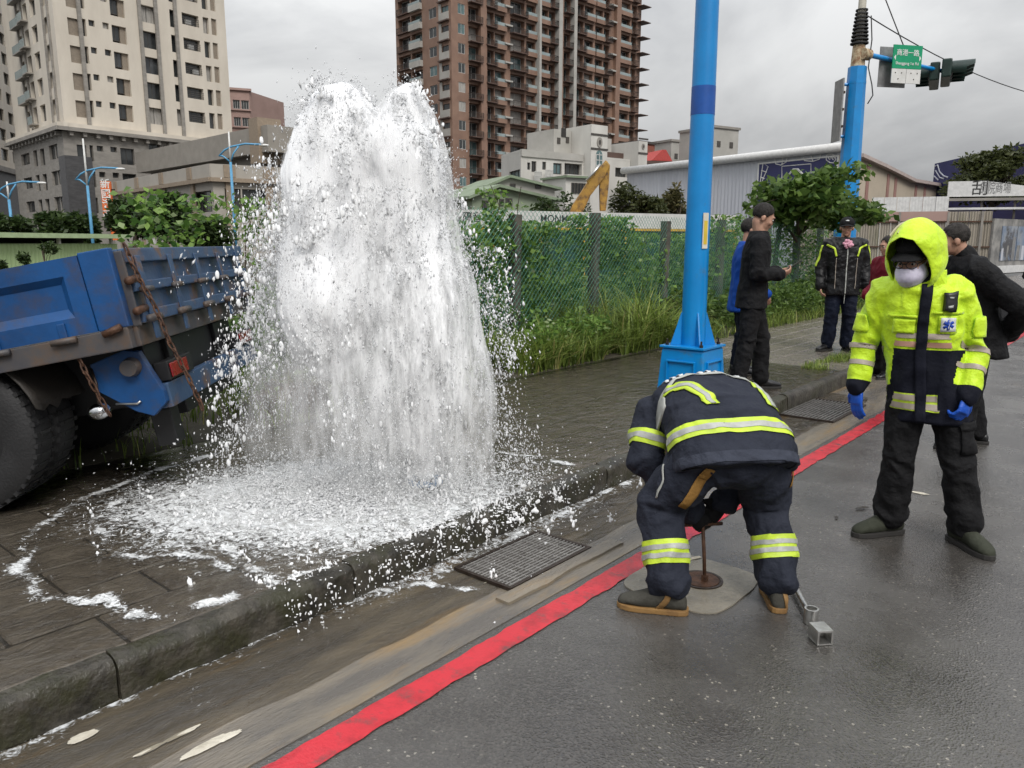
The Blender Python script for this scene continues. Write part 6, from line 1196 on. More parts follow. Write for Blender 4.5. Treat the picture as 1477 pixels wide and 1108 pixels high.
mat('black_puffer', (.012, .012, .013), spec=.12, rough=.6, col2=(.007, .007, .008), ns=6, bump=.7, bs=16, bdist=.03); mat('black_shell', (.010, .010, .011), .42, (.006, .006, .007), 6, bump=.7, bs=16, bdist=.03, spec=.25); mat('navy_trouser', (.010, .014, .028), spec=.12, rough=.6, col2=(.007, .009, .018), ns=6, bump=.7, bs=16, bdist=.03); mat('blue_jacket', (.012, .07, .36), spec=.12, rough=.6); mat('red_jacket', (.17, .012, .025), spec=.12, rough=.6, col2=(.12, .008, .018), ns=5, bump=.3, bs=30)
mat('glove_blue', (.01, .10, .55), .38, (.008, .075, .45), 12, bump=.3, bs=60); mat('glove_black', (.012, .012, .013), spec=.12, rough=.6, bump=.3); mat('boot_grey', (.070, .068, .058), spec=.12, rough=.7, col2=(.045, .043, .036), ns=9, bump=.4, bs=60); mat('boot_olive', (.052, .056, .042), spec=.12, rough=.75, col2=(.034, .037, .027), ns=9, bump=.4, bs=70); mat('boot_tan', (.30, .17, .055), .65, (.20, .11, .04), 12, bump=.3); mat('sole', (.030, .028, .026), .7); mat('shoe_black', (.010, .010, .011), .3); mat('mask', (.70, .67, .80), .8, (.50, .47, .59), 9, bump=.2); mat('suede', (.36, .20, .06), spec=.12, rough=.8, col2=(.26, .14, .04), ns=12, bump=.4)
mat('pink', (.72, .36, .46), .7); mat('badge_white', (.74, .76, .76), .5); mat('badge_blue', (.01, .06, .42), .5); mat('device', (.012, .012, .013), .4); mat('eye_white', (.6, .58, .55), .3); mat('phone_black', (.01, .01, .011), .15); mat('lip', (.32, .13, .11), .5)
V3 = lambda *a: Vector(a)
class Garment:
    def __init__(s, mb, bones, voxel, smooth=6, fold=.007, seed=0.):
        s.bones = {k: (Vector(a), Vector(b)) for k, (a, b) in bones.items()}; s.me = remesh(mb, voxel, smooth); s.fold(fold, seed) if fold else None; s._bvh = None
    def near_all(s, P):
        names = list(s.bones); D_ = []
        for k in names:
            a, b = (np.array(q) for q in s.bones[k]); d = b - a; t = np.clip((P - a) @ d / (d @ d), 0, 1); D_.append(np.linalg.norm(P - a - t[:, None] * d, axis=1))
        i = np.argmin(np.stack(D_), 0); return names, i
    def near(s, p): n, i = s.near_all(np.array([p])); return n[i[0]]
    def fold(s, amp, seed):
        me = s.me; n = len(me.vertices); co = np.empty(n * 3); me.vertices.foreach_get('co', co); co = co.reshape(-1, 3); no = np.empty(n * 3, np.float32); me.vertex_normals.foreach_get('vector', no); no = no.reshape(-1, 3)
        names, idx = s.near_all(co); dsp = np.zeros(n); ends = [q for b in s.bones.values() for q in b]
        E = np.array([list(q) for q in ends]); jd = np.min(np.linalg.norm(co[:, None] - E[None], axis=2), axis=1); w_ = .55 + .9 * np.exp(-(jd / .10) ** 2)
        ax = np.array([list((b - a).normalized()) for a, b in s.bones.values()])[idx]; org = np.array([list(a) for a, b in s.bones.values()])[idx]; al = np.sum((co - org) * ax, 1); perp = co - ax * al[:, None]
        for i in range(n):
            q = perp[i]; x = mnoise.noise(Vector((q[0] * 9 + seed + al[i] * 5, q[1] * 9, q[2] * 9 + al[i] * 9 + idx[i] * 9))); y = mnoise.noise(Vector((co[i][0] * 16 + seed, co[i][1] * 16, co[i][2] * 20))); z = mnoise.noise(Vector((co[i][0] * 5 + seed, co[i][1] * 5, co[i][2] * 4)))
            dsp[i] = (1 - 3.2 * abs(x)) * .8 + y * .35 + z * .7
        co += no * (amp * w_ * dsp)[:, None]; me.vertices.foreach_set('co', co.ravel()); me.update()
    @property
    def bvh(s):
        if s._bvh is None: s._bvh = BVHTree.FromPolygons([v.co.copy() for v in s.me.vertices], [tuple(p.vertices) for p in s.me.polygons])
        return s._bvh
    def build(s, name, mats, parent, planes=(), classify=None, label=None):
        me = s.me; mats = mats if isinstance(mats, (list, tuple)) else [mats]
        me.materials.clear()
        for m in mats: me.materials.append(MATS[m])
        if classify:
            b = bmesh.new(); b.from_mesh(me)
            for co, no in planes: bmesh.ops.bisect_plane(b, geom=b.verts[:] + b.edges[:] + b.faces[:], plane_co=co, plane_no=no)
            P = np.array([list(f.calc_center_median()) for f in b.faces]); names, idx = s.near_all(P)
            for f, p, i in zip(b.faces, P, idx): f.material_index = classify(p, names[i])
            b.to_mesh(me); b.free()
        else: me.polygons.foreach_set('material_index', [0] * len(me.polygons))
        shade(me); return obj(name, me, parent, label)
    def band(s, co, no, half, bones, off, m, parent, name='reflective_band', extra=None):
        b = bmesh.new(); b.from_mesh(s.me); co, no = Vector(co), Vector(no).normalized(); P = np.array([list(f.calc_center_median()) for f in b.faces]); names, idx = s.near_all(P); dd = np.abs((P - np.array(co)) @ np.array(no))
        ok = {i for i, k in enumerate(names) if k in bones}
        for i, k in enumerate(names):
            if k[:3] in ('ua_', 'fa_') and k in bones:
                a_, b_ = (np.array(q_) for q_ in s.bones[k]); d_ = b_ - a_; t_ = np.clip((P - a_) @ d_ / (d_ @ d_), 0, 1); far_ = np.linalg.norm(P - a_ - t_[:, None] * d_, axis=1) > .105; idx = np.where((idx == i) & far_, -1, idx)
        kill = [f for f, i, d, p in zip(b.faces, idx, dd, P) if i not in ok or d > half + .05 or (extra and not extra(p))]; bmesh.ops.delete(b, geom=kill, context='FACES')
        bmesh.ops.bisect_plane(b, geom=b.verts[:] + b.edges[:] + b.faces[:], plane_co=co + no * half, plane_no=no, clear_outer=True); bmesh.ops.bisect_plane(b, geom=b.verts[:] + b.edges[:] + b.faces[:], plane_co=co - no * half, plane_no=no, clear_inner=True)
        b.normal_update(); N_ = [v.normal.copy() for v in b.verts]
        for v, q in zip(b.verts, N_): v.co += q * off
        left = set(b.faces); last = None                    # one object for each connected piece
        while left:
            st_ = [left.pop()]; isl = list(st_)
            while st_:
                for e in st_.pop().edges:
                    for f in e.link_faces:
                        if f in left: left.discard(f); st_.append(f); isl.append(f)
            if len(isl) < 24: continue
            ix = {}; V = []; F = []
            for f in isl:
                q = []
                for v in f.verts:
                    if v not in ix: ix[v] = len(V); V.append(v.co.copy())
                    q.append(ix[v])
                F.append(q)
            me = bpy.data.meshes.new(name); me.from_pydata(V, [], F); me.materials.append(MATS[m]); shade(me); last = obj(name, me, parent)
        b.free(); return last
    def cast(s, o, d):
        h = s.bvh.ray_cast(Vector(o), Vector(d).normalized()); return h[0], h[1]
    def patch(s, o, d, up, w_, h, off, th, m, parent, name, nx=8, nz=8, shape=None, bevel=0):
        # a piece of cloth laid on the garment, seen along d from o
        d = Vector(d).normalized(); up = (Vector(up) - d * Vector(up).dot(d)).normalized(); rt = d.cross(up); V = []; ok = {}
        for j in range(nz + 1):
            for i in range(nx + 1):
                u, v = i / nx - .5, j / nz - .5
                if shape: u, v = shape(u, v)
                q = Vector(o) + rt * u * w_ + up * v * h; c, n = s.cast(q, d)
                if c is not None: ok[(i, j)] = len(V); V.append(c - d * off * .4 + n * off * .6)
        F = [(ok[(i, j)], ok[(i + 1, j)], ok[(i + 1, j + 1)], ok[(i, j + 1)]) for j in range(nz) for i in range(nx) if all(k in ok for k in ((i, j), (i + 1, j), (i + 1, j + 1), (i, j + 1)))]
        if not F: return None
        me = bpy.data.meshes.new(name); me.from_pydata(V, [], F); me.materials.append(MATS[m]); shade(me); ob = obj(name, me, parent); md = ob.modifiers.new('t', 'SOLIDIFY'); md.thickness = th; md.offset = 0; return ob
    def stripe(s, pts, d, wd, off, th, m, parent, name, step=.012, nw=3):
        # a strip of cloth along a path of points, laid down along d
        pts = [Vector(p) for p in pts]; d = Vector(d).normalized(); L = [0]
        for a, b in zip(pts, pts[1:]): L.append(L[-1] + (b - a).length)
        n = max(2, int(L[-1] / step)); C = []
        for i in range(n + 1):
            x = L[-1] * i / n; k = max(j for j in range(len(L) - 1) if L[j] <= x + 1e-9); C.append(pts[k].lerp(pts[k + 1], (x - L[k]) / (L[k + 1] - L[k])))
        V = []; ok = {}
        for i, c in enumerate(C):
            tg = (C[min(i + 1, n)] - C[max(i - 1, 0)]).normalized(); sd = tg.cross(d).normalized()
            for j in range(nw + 1):
                h, nn = s.cast(c + sd * (j / nw - .5) * wd, d)
                if h is not None: ok[(i, j)] = len(V); V.append(h - d * off * .4 + nn * off * .6)
        F = [(ok[(i, j)], ok[(i + 1, j)], ok[(i + 1, j + 1)], ok[(i, j + 1)]) for i in range(n) for j in range(nw) if all(k in ok for k in ((i, j), (i + 1, j), (i + 1, j + 1), (i, j + 1)))]
        if not F: return None
        me = bpy.data.meshes.new(name); me.from_pydata(V, [], F); me.materials.append(MATS[m]); shade(me); ob = obj(name, me, parent); md = ob.modifiers.new('t', 'SOLIDIFY'); md.thickness = th; md.offset = 0; return ob
def head_M(c, yaw=0, pitch=0, roll=0): return Matrix.Translation(c) @ Matrix.Rotation(yaw, 4, 'Z') @ Matrix.Rotation(-pitch, 4, 'X') @ Matrix.Rotation(roll, 4, 'Y')
def head_parts(mb, M, neck, s=1.0):
    R3 = M.to_3x3(); E = lambda c, r: mb.ell(M @ (Vector(c) * s), Vector(r) * s, R3, 14, 10)
    E((0, -.012, .03), (.074, .092, .088)); E((0, .03, -.055), (.052, .058, .056)); E((0, .045, -.015), (.060, .046, .08)); E((0, .088, -.022), (.013, .018, .026)); E((0, .083, .028), (.05, .016, .012)); E((0, .08, -.062), (.024, .016, .012)); E((0, .072, -.09), (.022, .02, .018))
    for q in (-1, 1): E((q * .075, -.008, -.015), (.012, .02, .032)); E((q * .036, .068, -.028), (.024, .022, .022))
    mb.limb([M @ (V3(0, -.025, -.05) * s), Vector(neck)], [.055 * s, .058 * s], 12)
def face_bits(M, parent, s=1.0):
    for q in (-1, 1):
        obj('eye', MB().ell(M @ (V3(q * .031, .083, .004) * s), V3(.0125, .008, .0075) * s, M.to_3x3(), 10, 6).mesh('eye', 'eye_white', True), parent); obj('iris', MB().ell(M @ (V3(q * .031, .0895, .004) * s), V3(.006, .004, .006) * s, M.to_3x3(), 8, 5).mesh('iris', 'hair', True), parent)
        obj('eyebrow', MB().ell(M @ (V3(q * .031, .094, .026) * s), V3(.019, .006, .004) * s, M.to_3x3(), 8, 5).mesh('eyebrow', 'hair', True), parent)
    obj('mouth', MB().ell(M @ (V3(0, .096, -.058) * s), V3(.022, .006, .0055) * s, M.to_3x3(), 10, 5).mesh('mouth', 'lip', True), parent)
def hair_cap(M, parent, m='hair', s=1.0, low=-.02, front=.062):
    mb = MB(); mb.ell(M @ (V3(0, -.016, .036) * s), V3(.082, .098, .092) * s, M.to_3x3(), 24, 16); me = remesh(mb, .008, 2); Mi = M.inverted(); b = bmesh.new(); b.from_mesh(me); kill = []
    for f in b.faces:
        c = Mi @ f.calc_center_median() / s; lim = low + .09 * max(0, min(1, (c.y + .01) / .08)) + .01 * mnoise.noise(c * 60)
        if c.z < lim or (c.y > front and c.z < .085): kill.append(f)
    bmesh.ops.delete(b, geom=kill, context='FACES')
    for v in b.verts: v.co += v.normal * .004 * mnoise.noise(v.co * 90)
    b.to_mesh(me); b.free(); me.materials.append(MATS[m]); shade(me); o = obj('hair', me, parent); md = o.modifiers.new('t', 'SOLIDIFY'); md.thickness = .012; return o
def hand(mb, wrist, dirv, palmn, side, curl=.5, s=1.0, thumb=.6, n=8):
    # palm, four unequal bent fingers and a thumb that leaves the side of the palm
    f = Vector(dirv).normalized(); pn = Vector(palmn); pn = (pn - f * pn.dot(f)).normalized(); ac = f.cross(pn) * side; w0 = Vector(wrist)
    mb.loft([(w0 + f * d * s, ac * a * s, pn * t * s) for d, a, t in ((-.02, .024, .019), (.0, .027, .018), (.03, .036, .017), (.065, .041, .016), (.085, .038, .013))], 12)
    for k, (o_, ln) in enumerate(((-.029, .92), (-.0095, 1.06), (.0105, 1.0), (.029, .80))):
        p = w0 + (f * .078 + ac * o_) * s; d = f.copy(); pts = [p - f * .012 * s, p]; a = curl * (.85 + .08 * k)
        for L in (.041, .028, .021):
            d = (d * math.cos(a) + pn * math.sin(a)).normalized(); pn2 = pn; p = p + d * L * ln * s; pts.append(p); a_ = a; pn = (pn * math.cos(a) - d * 0).normalized() if False else pn
            a = curl * 1.1; nd = d; 
            pnl = (pn2 - nd * pn2.dot(nd));  pn = pnl.normalized() if pnl.length > .05 else pn2
        pn = Vector(palmn); pn = (pn - f * pn.dot(f)).normalized()
        mb.limb(pts, [.0095 * s, .0095 * s, .009 * s, .0085 * s, .0075 * s], n)
    b = w0 + (f * .025 - ac * .034) * s; d1 = (f * .75 - ac * .6 + pn * .35 * thumb).normalized(); d2 = (f * .9 - ac * .1 + pn * .55 * thumb).normalized(); mb.limb([b, b + d1 * .038 * s, b + d1 * .038 * s + d2 * .03 * s], [.013 * s, .011 * s, .009 * s], n)
def shoe(parent, ank, toe, m, solem='sole', s=1.0, shaft=.0, voxel=.0075, z0=0., name='shoe', lift=0., tan=None):
    f = Vector((toe[0], toe[1], 0)).normalized(); r = V3(f.y, -f.x, 0); a = Vector((ank[0], ank[1], z0 + lift)); mb = MB()
    mb.loft([(a + f * d * s + V3(0, 0, (h / 2 + .012) * s), r * w_ * s, V3(0, 0, h / 2 * s)) for d, w_, h in ((-.082, .018, .05), (-.072, .032, .075), (-.03, .039, .10), (.02, .041, .105), (.07, .043, .088), (.12, .047, .068), (.165, .044, .055), (.195, .032, .042), (.208, .016, .03))], 14)
    if shaft: mb.limb([a + V3(0, 0, .06 * s), a + V3(0, 0, shaft)], [.047 * s, .052 * s], 14)
    else: mb.limb([a + V3(0, 0, .06 * s), a + V3(0, 0, .095 * s)], [.042 * s, .042 * s], 14)
    G_ = Garment(mb, {'foot': (a, a + f * .2)}, voxel, 3, .003, a.x * 9); o = G_.build(name, m, parent)
    pts = [(d, w_) for d, w_ in ((-.09, .015), (-.082, .03), (-.05, .041), (.0, .042), (.05, .044), (.11, .051), (.16, .048), (.195, .034), (.213, .012))]; P = [a + (f * d + r * w_) * s for d, w_ in pts] + [a + (f * d - r * w_) * s for d, w_ in reversed(pts)]
    g_ = MB(); g_.poly([p + V3(0, 0, .001) for p in P], .024 * s, (0, 0, 1)); g_.build('sole', tan or solem, o, bevel=.004)
    return o, G_
def seg(*a): return {k: v for k, v in a}
def torso(mb, rings, sq=.8): mb.loft([(c, Vector(ax), Vector(ay)) for c, ax, ay in rings], 20, True, sq)
def upright_jacket(J, hem, wv=.2, dv=.13, bulk=1.0, top=None):
    mb = MB(); pe, ch, nk = Vector(J['pelvis']), Vector(J['chest']), Vector(J['neck']); sl, sr = Vector(J['sh_l']), Vector(J['sh_r']); ax = (sr - sl).normalized(); ay = V3(-ax.y, ax.x, 0) * 1; sm = (sl + sr) / 2
    spine = lambda z: pe.lerp(ch, max(-.6, min(1, (z - pe.z) / (ch.z - pe.z)))) if z < ch.z else ch.lerp(nk, min(1, (z - ch.z) / (nk.z - ch.z)))
    hw = (sr - sl).length / 2
    R_ = []
    for z, a, b in ((hem, wv * 1.06, dv * 1.12), (hem + .1, wv * 1.02, dv * 1.08), (pe.z + .14, wv * .97, dv), (ch.z - .06, wv * 1.02, dv * 1.02), (ch.z + .06, max(wv * .98, hw + .02), dv * .98), (sm.z + .005, hw * .95, dv * .82), (sm.z + .05, hw * .62, dv * .66), (nk.z + .005, .085, .08)):
        c = spine(z); c = V3(c.x, c.y, z); R_.append((c, ax * a * bulk, ay * b * bulk))
    torso(mb, R_)
    for q in 'lr':
        s, e, w_ = Vector(J['sh_' + q]), Vector(J['el_' + q]), Vector(J['wr_' + q]); k = J.get('sleeve', 1.0)
        mb.limb([s.lerp(sm, .25), s, s.lerp(e, .5), e, e.lerp(w_, .5), w_], [.075 * k, .082 * k, .074 * k, .068 * k, .06 * k, .052 * k], 14)
    bones = {'torso': (V3(pe.x, pe.y, hem + .12), ch), 'up': (ch, nk)}
    for q in 'lr': bones['ua_' + q] = (J['sh_' + q], J['el_' + q]); bones['fa_' + q] = (J['el_' + q], J['wr_' + q])
    return mb, bones
def trousers(J, k=1.0, hemr=.075, thigh=.098):
    mb = MB(); pe = Vector(J['pelvis']); mb.ell(pe + V3(0, 0, .03), V3(.165, .125, .13) * k); bones = {}
    for q in 'lr':
        h, n, a = Vector(J['hip_' + q]), Vector(J['kn_' + q]), Vector(J['an_' + q]); mb.limb([h, h.lerp(n, .5), n, n.lerp(a, .5), a], [thigh * k, thigh * .93 * k, thigh * .78 * k, hemr * 1.02 * k, hemr * k], 14); bones['th_' + q] = (h, n); bones['sh_' + q] = (n, a)
    bones['hips'] = (Vector(J['hip_l']), Vector(J['hip_r'])); return mb, bones
def body(J, M, parent, hands, voxel=.0085, neck=None, s=1.0):
    # one continuous body: head, neck, trunk, arms with hands, legs, feet
    mb = MB(); head_parts(mb, M, J['neck'], s); pe, ch, nk = (Vector(J[k]) for k in ('pelvis', 'chest', 'neck'))
    ax = (Vector(J['sh_r']) - Vector(J['sh_l'])); hw = ax.length / 2; ax.normalize(); tg = (ch - pe).normalized(); ay = tg.cross(ax).normalized()
    mb.loft([(pe - tg * .1, ax * .13, ay * .09), (pe, ax * .15, ay * .1), (pe.lerp(ch, .5), ax * .13, ay * .09), (ch, ax * .15, ay * .1), (ch.lerp(nk, .5), ax * hw * .85, ay * .085), (ch.lerp(nk, .8), ax * hw * .5, ay * .06), (nk, ax * .055, ay * .055)], 14)
    sm = (Vector(J['sh_l']) + Vector(J['sh_r'])) / 2
    for q in 'lr':
        mb.limb([Vector(J['sh_' + q]).lerp(sm, .3), J['sh_' + q], J['el_' + q], J['wr_' + q]], [.05, .05, .036, .026], 10); mb.limb([J['hip_' + q], J['kn_' + q], J['an_' + q]], [.075, .052, .036], 10); a = Vector(J['an_' + q]); t = Vector(J['toe_' + q]); f = V3(t.x, t.y, 0).normalized(); mb.limb([V3(a.x, a.y, .05) - f * .03, V3(a.x, a.y, .035) + f * .14], [.034, .026], 8); mb.limb([a, V3(a.x, a.y, .05)], [.034, .034], 8)
        if q in hands: d, pn, cu = hands[q]; hand(mb, J['wr_' + q], d, pn, 1 if q == 'r' else -1, cu, s * .98)
    me = remesh(mb, voxel, 2, .4); me.materials.append(MATS['skin']); shade(me); return obj('body', me, parent)
def glove(parent, J, q, d, pn, cu, m, s=1.08, voxel=.006):
    mb = MB(); w_ = Vector(J['wr_' + q]); hand(mb, w_, d, pn, 1 if q == 'r' else -1, cu, s); f = Vector(d).normalized(); mb.limb([w_ - f * .05, w_ + f * .01], [.036, .033], 12); me = remesh(mb, voxel, 2, .4); me.materials.append(MATS[m]); shade(me); return obj('glove', me, parent)

# ---- firefighter bending over the valve
ff = thing('person', 'firefighter in dark turnout gear bending over the valve with a key', 'person', V3(.875, 3.0, 0), R(6))
J = dict(pelvis=(.03, .05, .68), chest=(.03, .40, .79), neck=(.02, .57, .73), sh_l=(-.18, .43, .745), sh_r=(.235, .43, .745), el_l=(-.25, .34, .575), el_r=(.33, .42, .54), wr_l=(-.05, .29, .345), wr_r=(.11, .30, .37), hip_l=(-.095, .06, .655), hip_r=(.155, .06, .655), kn_l=(-.22, .17, .40), kn_r=(.255, .17, .41), an_l=(-.225, .02, .135), an_r=(.255, .03, .135), toe_l=(-.9, .35), toe_r=(.25, .95))
HM = head_M(V3(.02, .665, .625), 0, R(62)); body(J, HM, ff, {}, .012); hair_cap(HM, ff)
hl = MB(); hl.ell(HM @ V3(0, -.02, .05), (.115, .135, .10), HM.to_3x3(), 18, 12); hl.loft([(HM @ V3(0, -.02, z), HM.to_3x3() @ V3(a, 0, 0), HM.to_3x3() @ V3(0, b, 0)) for z, a, b in ((.015, .15, .18), (.028, .15, .18))], 20); mh = remesh(hl, .009, 3); mh.materials.append(MATS['band_yellow']); shade(mh); obj('helmet', mh, ff)
mb = MB(); X = V3(1, 0, 0)
def fr(c, t, a, b): t = Vector(t).normalized(); v = X.cross(t); return (Vector(c), X * a, v * b)
torso(mb, [fr((.045, .03, .60), (0, .45, .9), .262, .19), fr((.045, .06, .65), (0, .5, .86), .262, .178), fr((.04, .14, .735), (0, .75, .66), .245, .16), fr((.035, .26, .785), (0, .95, .3), .235, .15), fr((.03, .38, .80), (0, 1, .0), .24, .15), fr((.03, .47, .78), (0, .95, -.3), .215, .13), fr((.025, .55, .745), (0, .9, -.45), .14, .10), fr((.02, .60, .72), (0, .9, -.45), .10, .085)])
for q in 'lr':
    s, e, w_ = Vector(J['sh_' + q]), Vector(J['el_' + q]), Vector(J['wr_' + q]); mb.limb([s.lerp(V3(.03, .43, .76), .3), s, s.lerp(e, .55), e, e.lerp(w_, .5), w_], [.10, .10, .09, .082, .066, .055], 14)
bones = dict(low=((.045, .05, .62), (.04, .16, .745)), back=((.04, .16, .745), (.03, .42, .80)), up=((.03, .42, .80), (.02, .58, .73)))
for q in 'lr': bones['ua_' + q] = (J['sh_' + q], J['el_' + q]); bones['fa_' + q] = (J['el_' + q], J['wr_' + q])
jk = Garment(mb, bones, .0092, 4, .0145, 3.); jo = jk.build('jacket', 'turnout', ff)
# bands: broad one round the waist, one on each sleeve, two straps up the back
wc, wn_ = V3(.042, .115, .70), V3(0, .62, .78)
trunk = ('low', 'back', 'up')
for hf, off, m in ((.034, .005, 'band_yellow'), (.013, .0075, 'band_silver')): jk.band(wc, wn_, hf, trunk, off, m, jo)
for q in 'lr':
    s, e = Vector(J['sh_' + q]), Vector(J['el_' + q]); c = s.lerp(e, .62); n_ = (e - s)
    for hf, off, m in ((.032, .005, 'band_yellow'), (.012, .0075, 'band_silver')): jk.band(c, n_, hf, ('ua_' + q, 'fa_' + q), off, m, jo)
    e, w_ = Vector(J['el_' + q]), Vector(J['wr_' + q])
    for hf, off, m in ((.030, .005, 'band_yellow'), (.011, .0075, 'band_silver')): jk.band(e.lerp(w_, .62), w_ - e, hf, ('fa_' + q,), off, m, jo)
dn = V3(0, .55, -.85)
def bk(x, y, z=1.3): return V3(x, y - .65 * (z - .9), z)
for pts in ([(-.175, .30), (-.10, .25), (-.055, .15), (-.04, .07)], [(.235, .33), (.225, .2), (.225, .075)]):
    for wd, off, m in ((.062, .007, 'band_yellow'), (.024, .010, 'band_silver')): jk.stripe([bk(*p) for p in pts], dn, wd, off, .003, m, jo, 'reflective_band')
jk.stripe([bk(*p) for p in ((-.205, .18), (-.19, .28), (-.12, .37), (.02, .395), (.16, .37), (.235, .29))], dn, .016, .006, .003, 'band_silver', jo, 'piping')
# lettering rows across the shoulders, seen edge on
for k in range(11):
    x = -.15 + k * .032; jk.patch(bk(x, .425 - .55 * (x - .02) ** 2 * 2), dn, (0, 1, .3), .017, .05, .006, .002, 'badge_white', jo, 'lettering', 2, 3, lambda u, v: (u * (1 - .35 * abs(v)) + v * .2, v))
jk.band(V3(.045, .045, .612), V3(0, .5, .86), .022, ('low',), .004, 'turnout_light', jo, 'hem')
tb_, bn2 = MB(), {}
tb_.ell((.03, .06, .645), (.20, .14, .125))
for q in 'lr':
    h, n_, a = Vector(J['hip_' + q]), Vector(J['kn_' + q]), Vector(J['an_' + q]); tb_.limb([h, h.lerp(n_, .5), n_, n_.lerp(a, .45), a], [.108, .114, .102, .090, .088], 16); bn2['th_' + q] = (h, n_); bn2['sh_' + q] = (n_, a)
bn2['hips'] = (J['hip_l'], J['hip_r']); tg_ = Garment(tb_, bn2, .0092, 4, .0155, 8.); to = tg_.build('trousers', 'turnout', ff)
for q in 'lr':
    n_, a = Vector(J['kn_' + q]), Vector(J['an_' + q]); c = n_.lerp(a, .62)
    for dz, hf, off, m in ((0, .048, .005, 'band_yellow'), (.017, .010, .008, 'band_silver'), (-.017, .010, .008, 'band_silver')): tg_.band(c + (n_ - a).normalized() * dz, a - n_, hf, ('sh_' + q,), off, m, to)
tg_.patch(V3(-.135, -.6, .545), (0, 1, 0), (.45, 0, 1), .038, .20, .006, .004, 'suede', to, 'suede_patch', 4, 8, lambda u, v: (u * (1.2 - .5 * abs(v)), v)); tg_.patch(V3(.62, -.03, .58), (-1, .3, 0), (0, .2, 1), .05, .13, .006, .004, 'suede', to, 'suede_patch', 4, 8); tg_.patch(V3(-.235, -.5, .60), (.25, 1, 0), (.3, 0, 1), .03, .018, .008, .004, 'suede', to, 'suede_tab', 3, 3)
tg_.stripe([V3(-.6, .05, .62), V3(-.6, .02, .56), V3(-.6, .04, .48)], (1, .1, 0), .008, .004, .003, 'band_silver', to, 'piping')
for q, lab in (('l', None), ('r', None)):
    o, G_ = shoe(ff, J['an_' + q], J['toe_' + q], 'boot_grey', 'boot_tan', .98, .16, .008, 0, 'boot')
    t = Vector((*J['toe_' + q], 0)).normalized(); a = Vector(J['an_' + q])
    G_.stripe([V3(a.x, a.y, .13) - t * .0 + V3(0, -.5, 0), V3(a.x, a.y, .07) + t * .02 + V3(0, -.5, 0), V3(a.x, a.y, .02) + t * .05 + V3(0, -.5, 0)], (0, 1, 0), .022, .004, .004, 'boot_tan', o, 'boot_trim')
fd_l = V3(.05, .27, .235) - Vector(J['wr_l']); fd_r = V3(-.02, .28, .25) - Vector(J['wr_r']); fd_l = fd_l.normalized(); fd_r = fd_r.normalized()
glove(ff, J, 'l', fd_l, V3(.3, .7, -.2), .75, 'glove_black', 1.15); glove(ff, J, 'r', fd_r, V3(-.2, .7, -.3), .75, 'glove_black', 1.15)
c0_ = G(1013, 842); vk = thing('valve_key', 'rusty rod key standing in the valve cover held by the firefighter', 'tool', c0_ + V3(.01, 0, .012))
tp0 = ff.matrix_basis @ V3(.012, .285, .245) - vk.location; MB().tube([(0, 0, 0), tp0 * .5 + V3(.003, 0, 0), tp0 + V3(0, 0, .03)], .0085, 10).build('rod', 'rust', vk, smooth=True); MB().tube([tp0 + V3(-.09, -.01, .03), tp0 + V3(.09, .01, .03)], .009, 10).build('handle', 'rust', vk, smooth=True); MB().loft([((0, 0, 0), (.016, 0, 0), (0, .016, 0)), ((0, 0, .03), (.016, 0, 0), (0, .016, 0))], 4).build('socket', 'rust', vk)

# ---- paramedic
pa = thing('person', 'paramedic in bright yellow hooded jacket and mask standing on the road', 'person', V3(2.145, 3.80, 0), R(160)); pa.scale = (.925, .94, .975)
J = dict(pelvis=(.06, .01, .83), chest=(.125, .04, 1.19), neck=(.155, .075, 1.385), sh_r=(.315, .05, 1.325), sh_l=(-.035, .055, 1.325), el_r=(.385, .0, 1.035), wr_r=(.405, .06, .815), el_l=(-.15, .02, 1.03), wr_l=(-.115, .14, .815), hip_r=(.145, .01, .80), hip_l=(-.035, .01, .80), kn_r=(.165, .035, .45), kn_l=(-.12, .06, .45), an_r=(.18, -.02, .125), an_l=(-.185, .02, .125), toe_r=(.84, .52), toe_l=(-.48, .88), sleeve=.92)
HM = head_M(V3(.195, .125, 1.485), R(-30), R(22)); R3 = HM.to_3x3(); pb = body(J, HM, pa, {}, .0095); face_bits(HM, pa)
mb, bn_j = upright_jacket(J, .655, .195, .14, 1.0); jk = Garment(mb, bn_j, .0092, 4, .0135, 21.)
zc1 = 1.035
def cls(p, k):
    if k in ('torso', 'up'): return 1 if p[2] < zc1 else 0
    if k.startswith('fa'):
        e, w_ = jk.bones[k]; t_ = max(0, min(1, (Vector(p) - e).dot(w_ - e) / (w_ - e).length_squared))
        if (Vector(p) - e.lerp(w_, t_)).length > .088 and abs(p[0] - .08) < .17: return 1 if p[2] < zc1 else 0
        t = (Vector(p) - e).dot(w_ - e) / (w_ - e).length_squared
        return 1 if t > .86 else 0
    return 0
pl_ = [(V3(0, 0, zc1), V3(0, 0, 1))] + [(Vector(J['el_' + q]).lerp(Vector(J['wr_' + q]), .86), Vector(J['wr_' + q]) - Vector(J['el_' + q])) for q in 'lr']
jo = jk.build('jacket', ['hivis', 'navy_cloth'], pa, pl_, cls)
ax = (Vector(J['sh_r']) - Vector(J['sh_l'])).normalized(); fwd = V3(-ax.y, ax.x, 0)
TT = ('torso', 'up'); Z_ = V3(0, 0, 1); fx = lambda p: True
for z, hf, m in ((1.105, .0135, 'band_tan'), (1.062, .0135, 'band_salmon')): jk.band(V3(0, 0, z), Z_, hf, TT, .004, m, jo)
for z, hf, off, m in ((.765, .044, .004, 'band_yellow'), (.787, .015, .0065, 'band_tan'), (.743, .015, .0065, 'band_tan')): jk.band(V3(0, 0, z), Z_, hf, TT, off, m, jo)
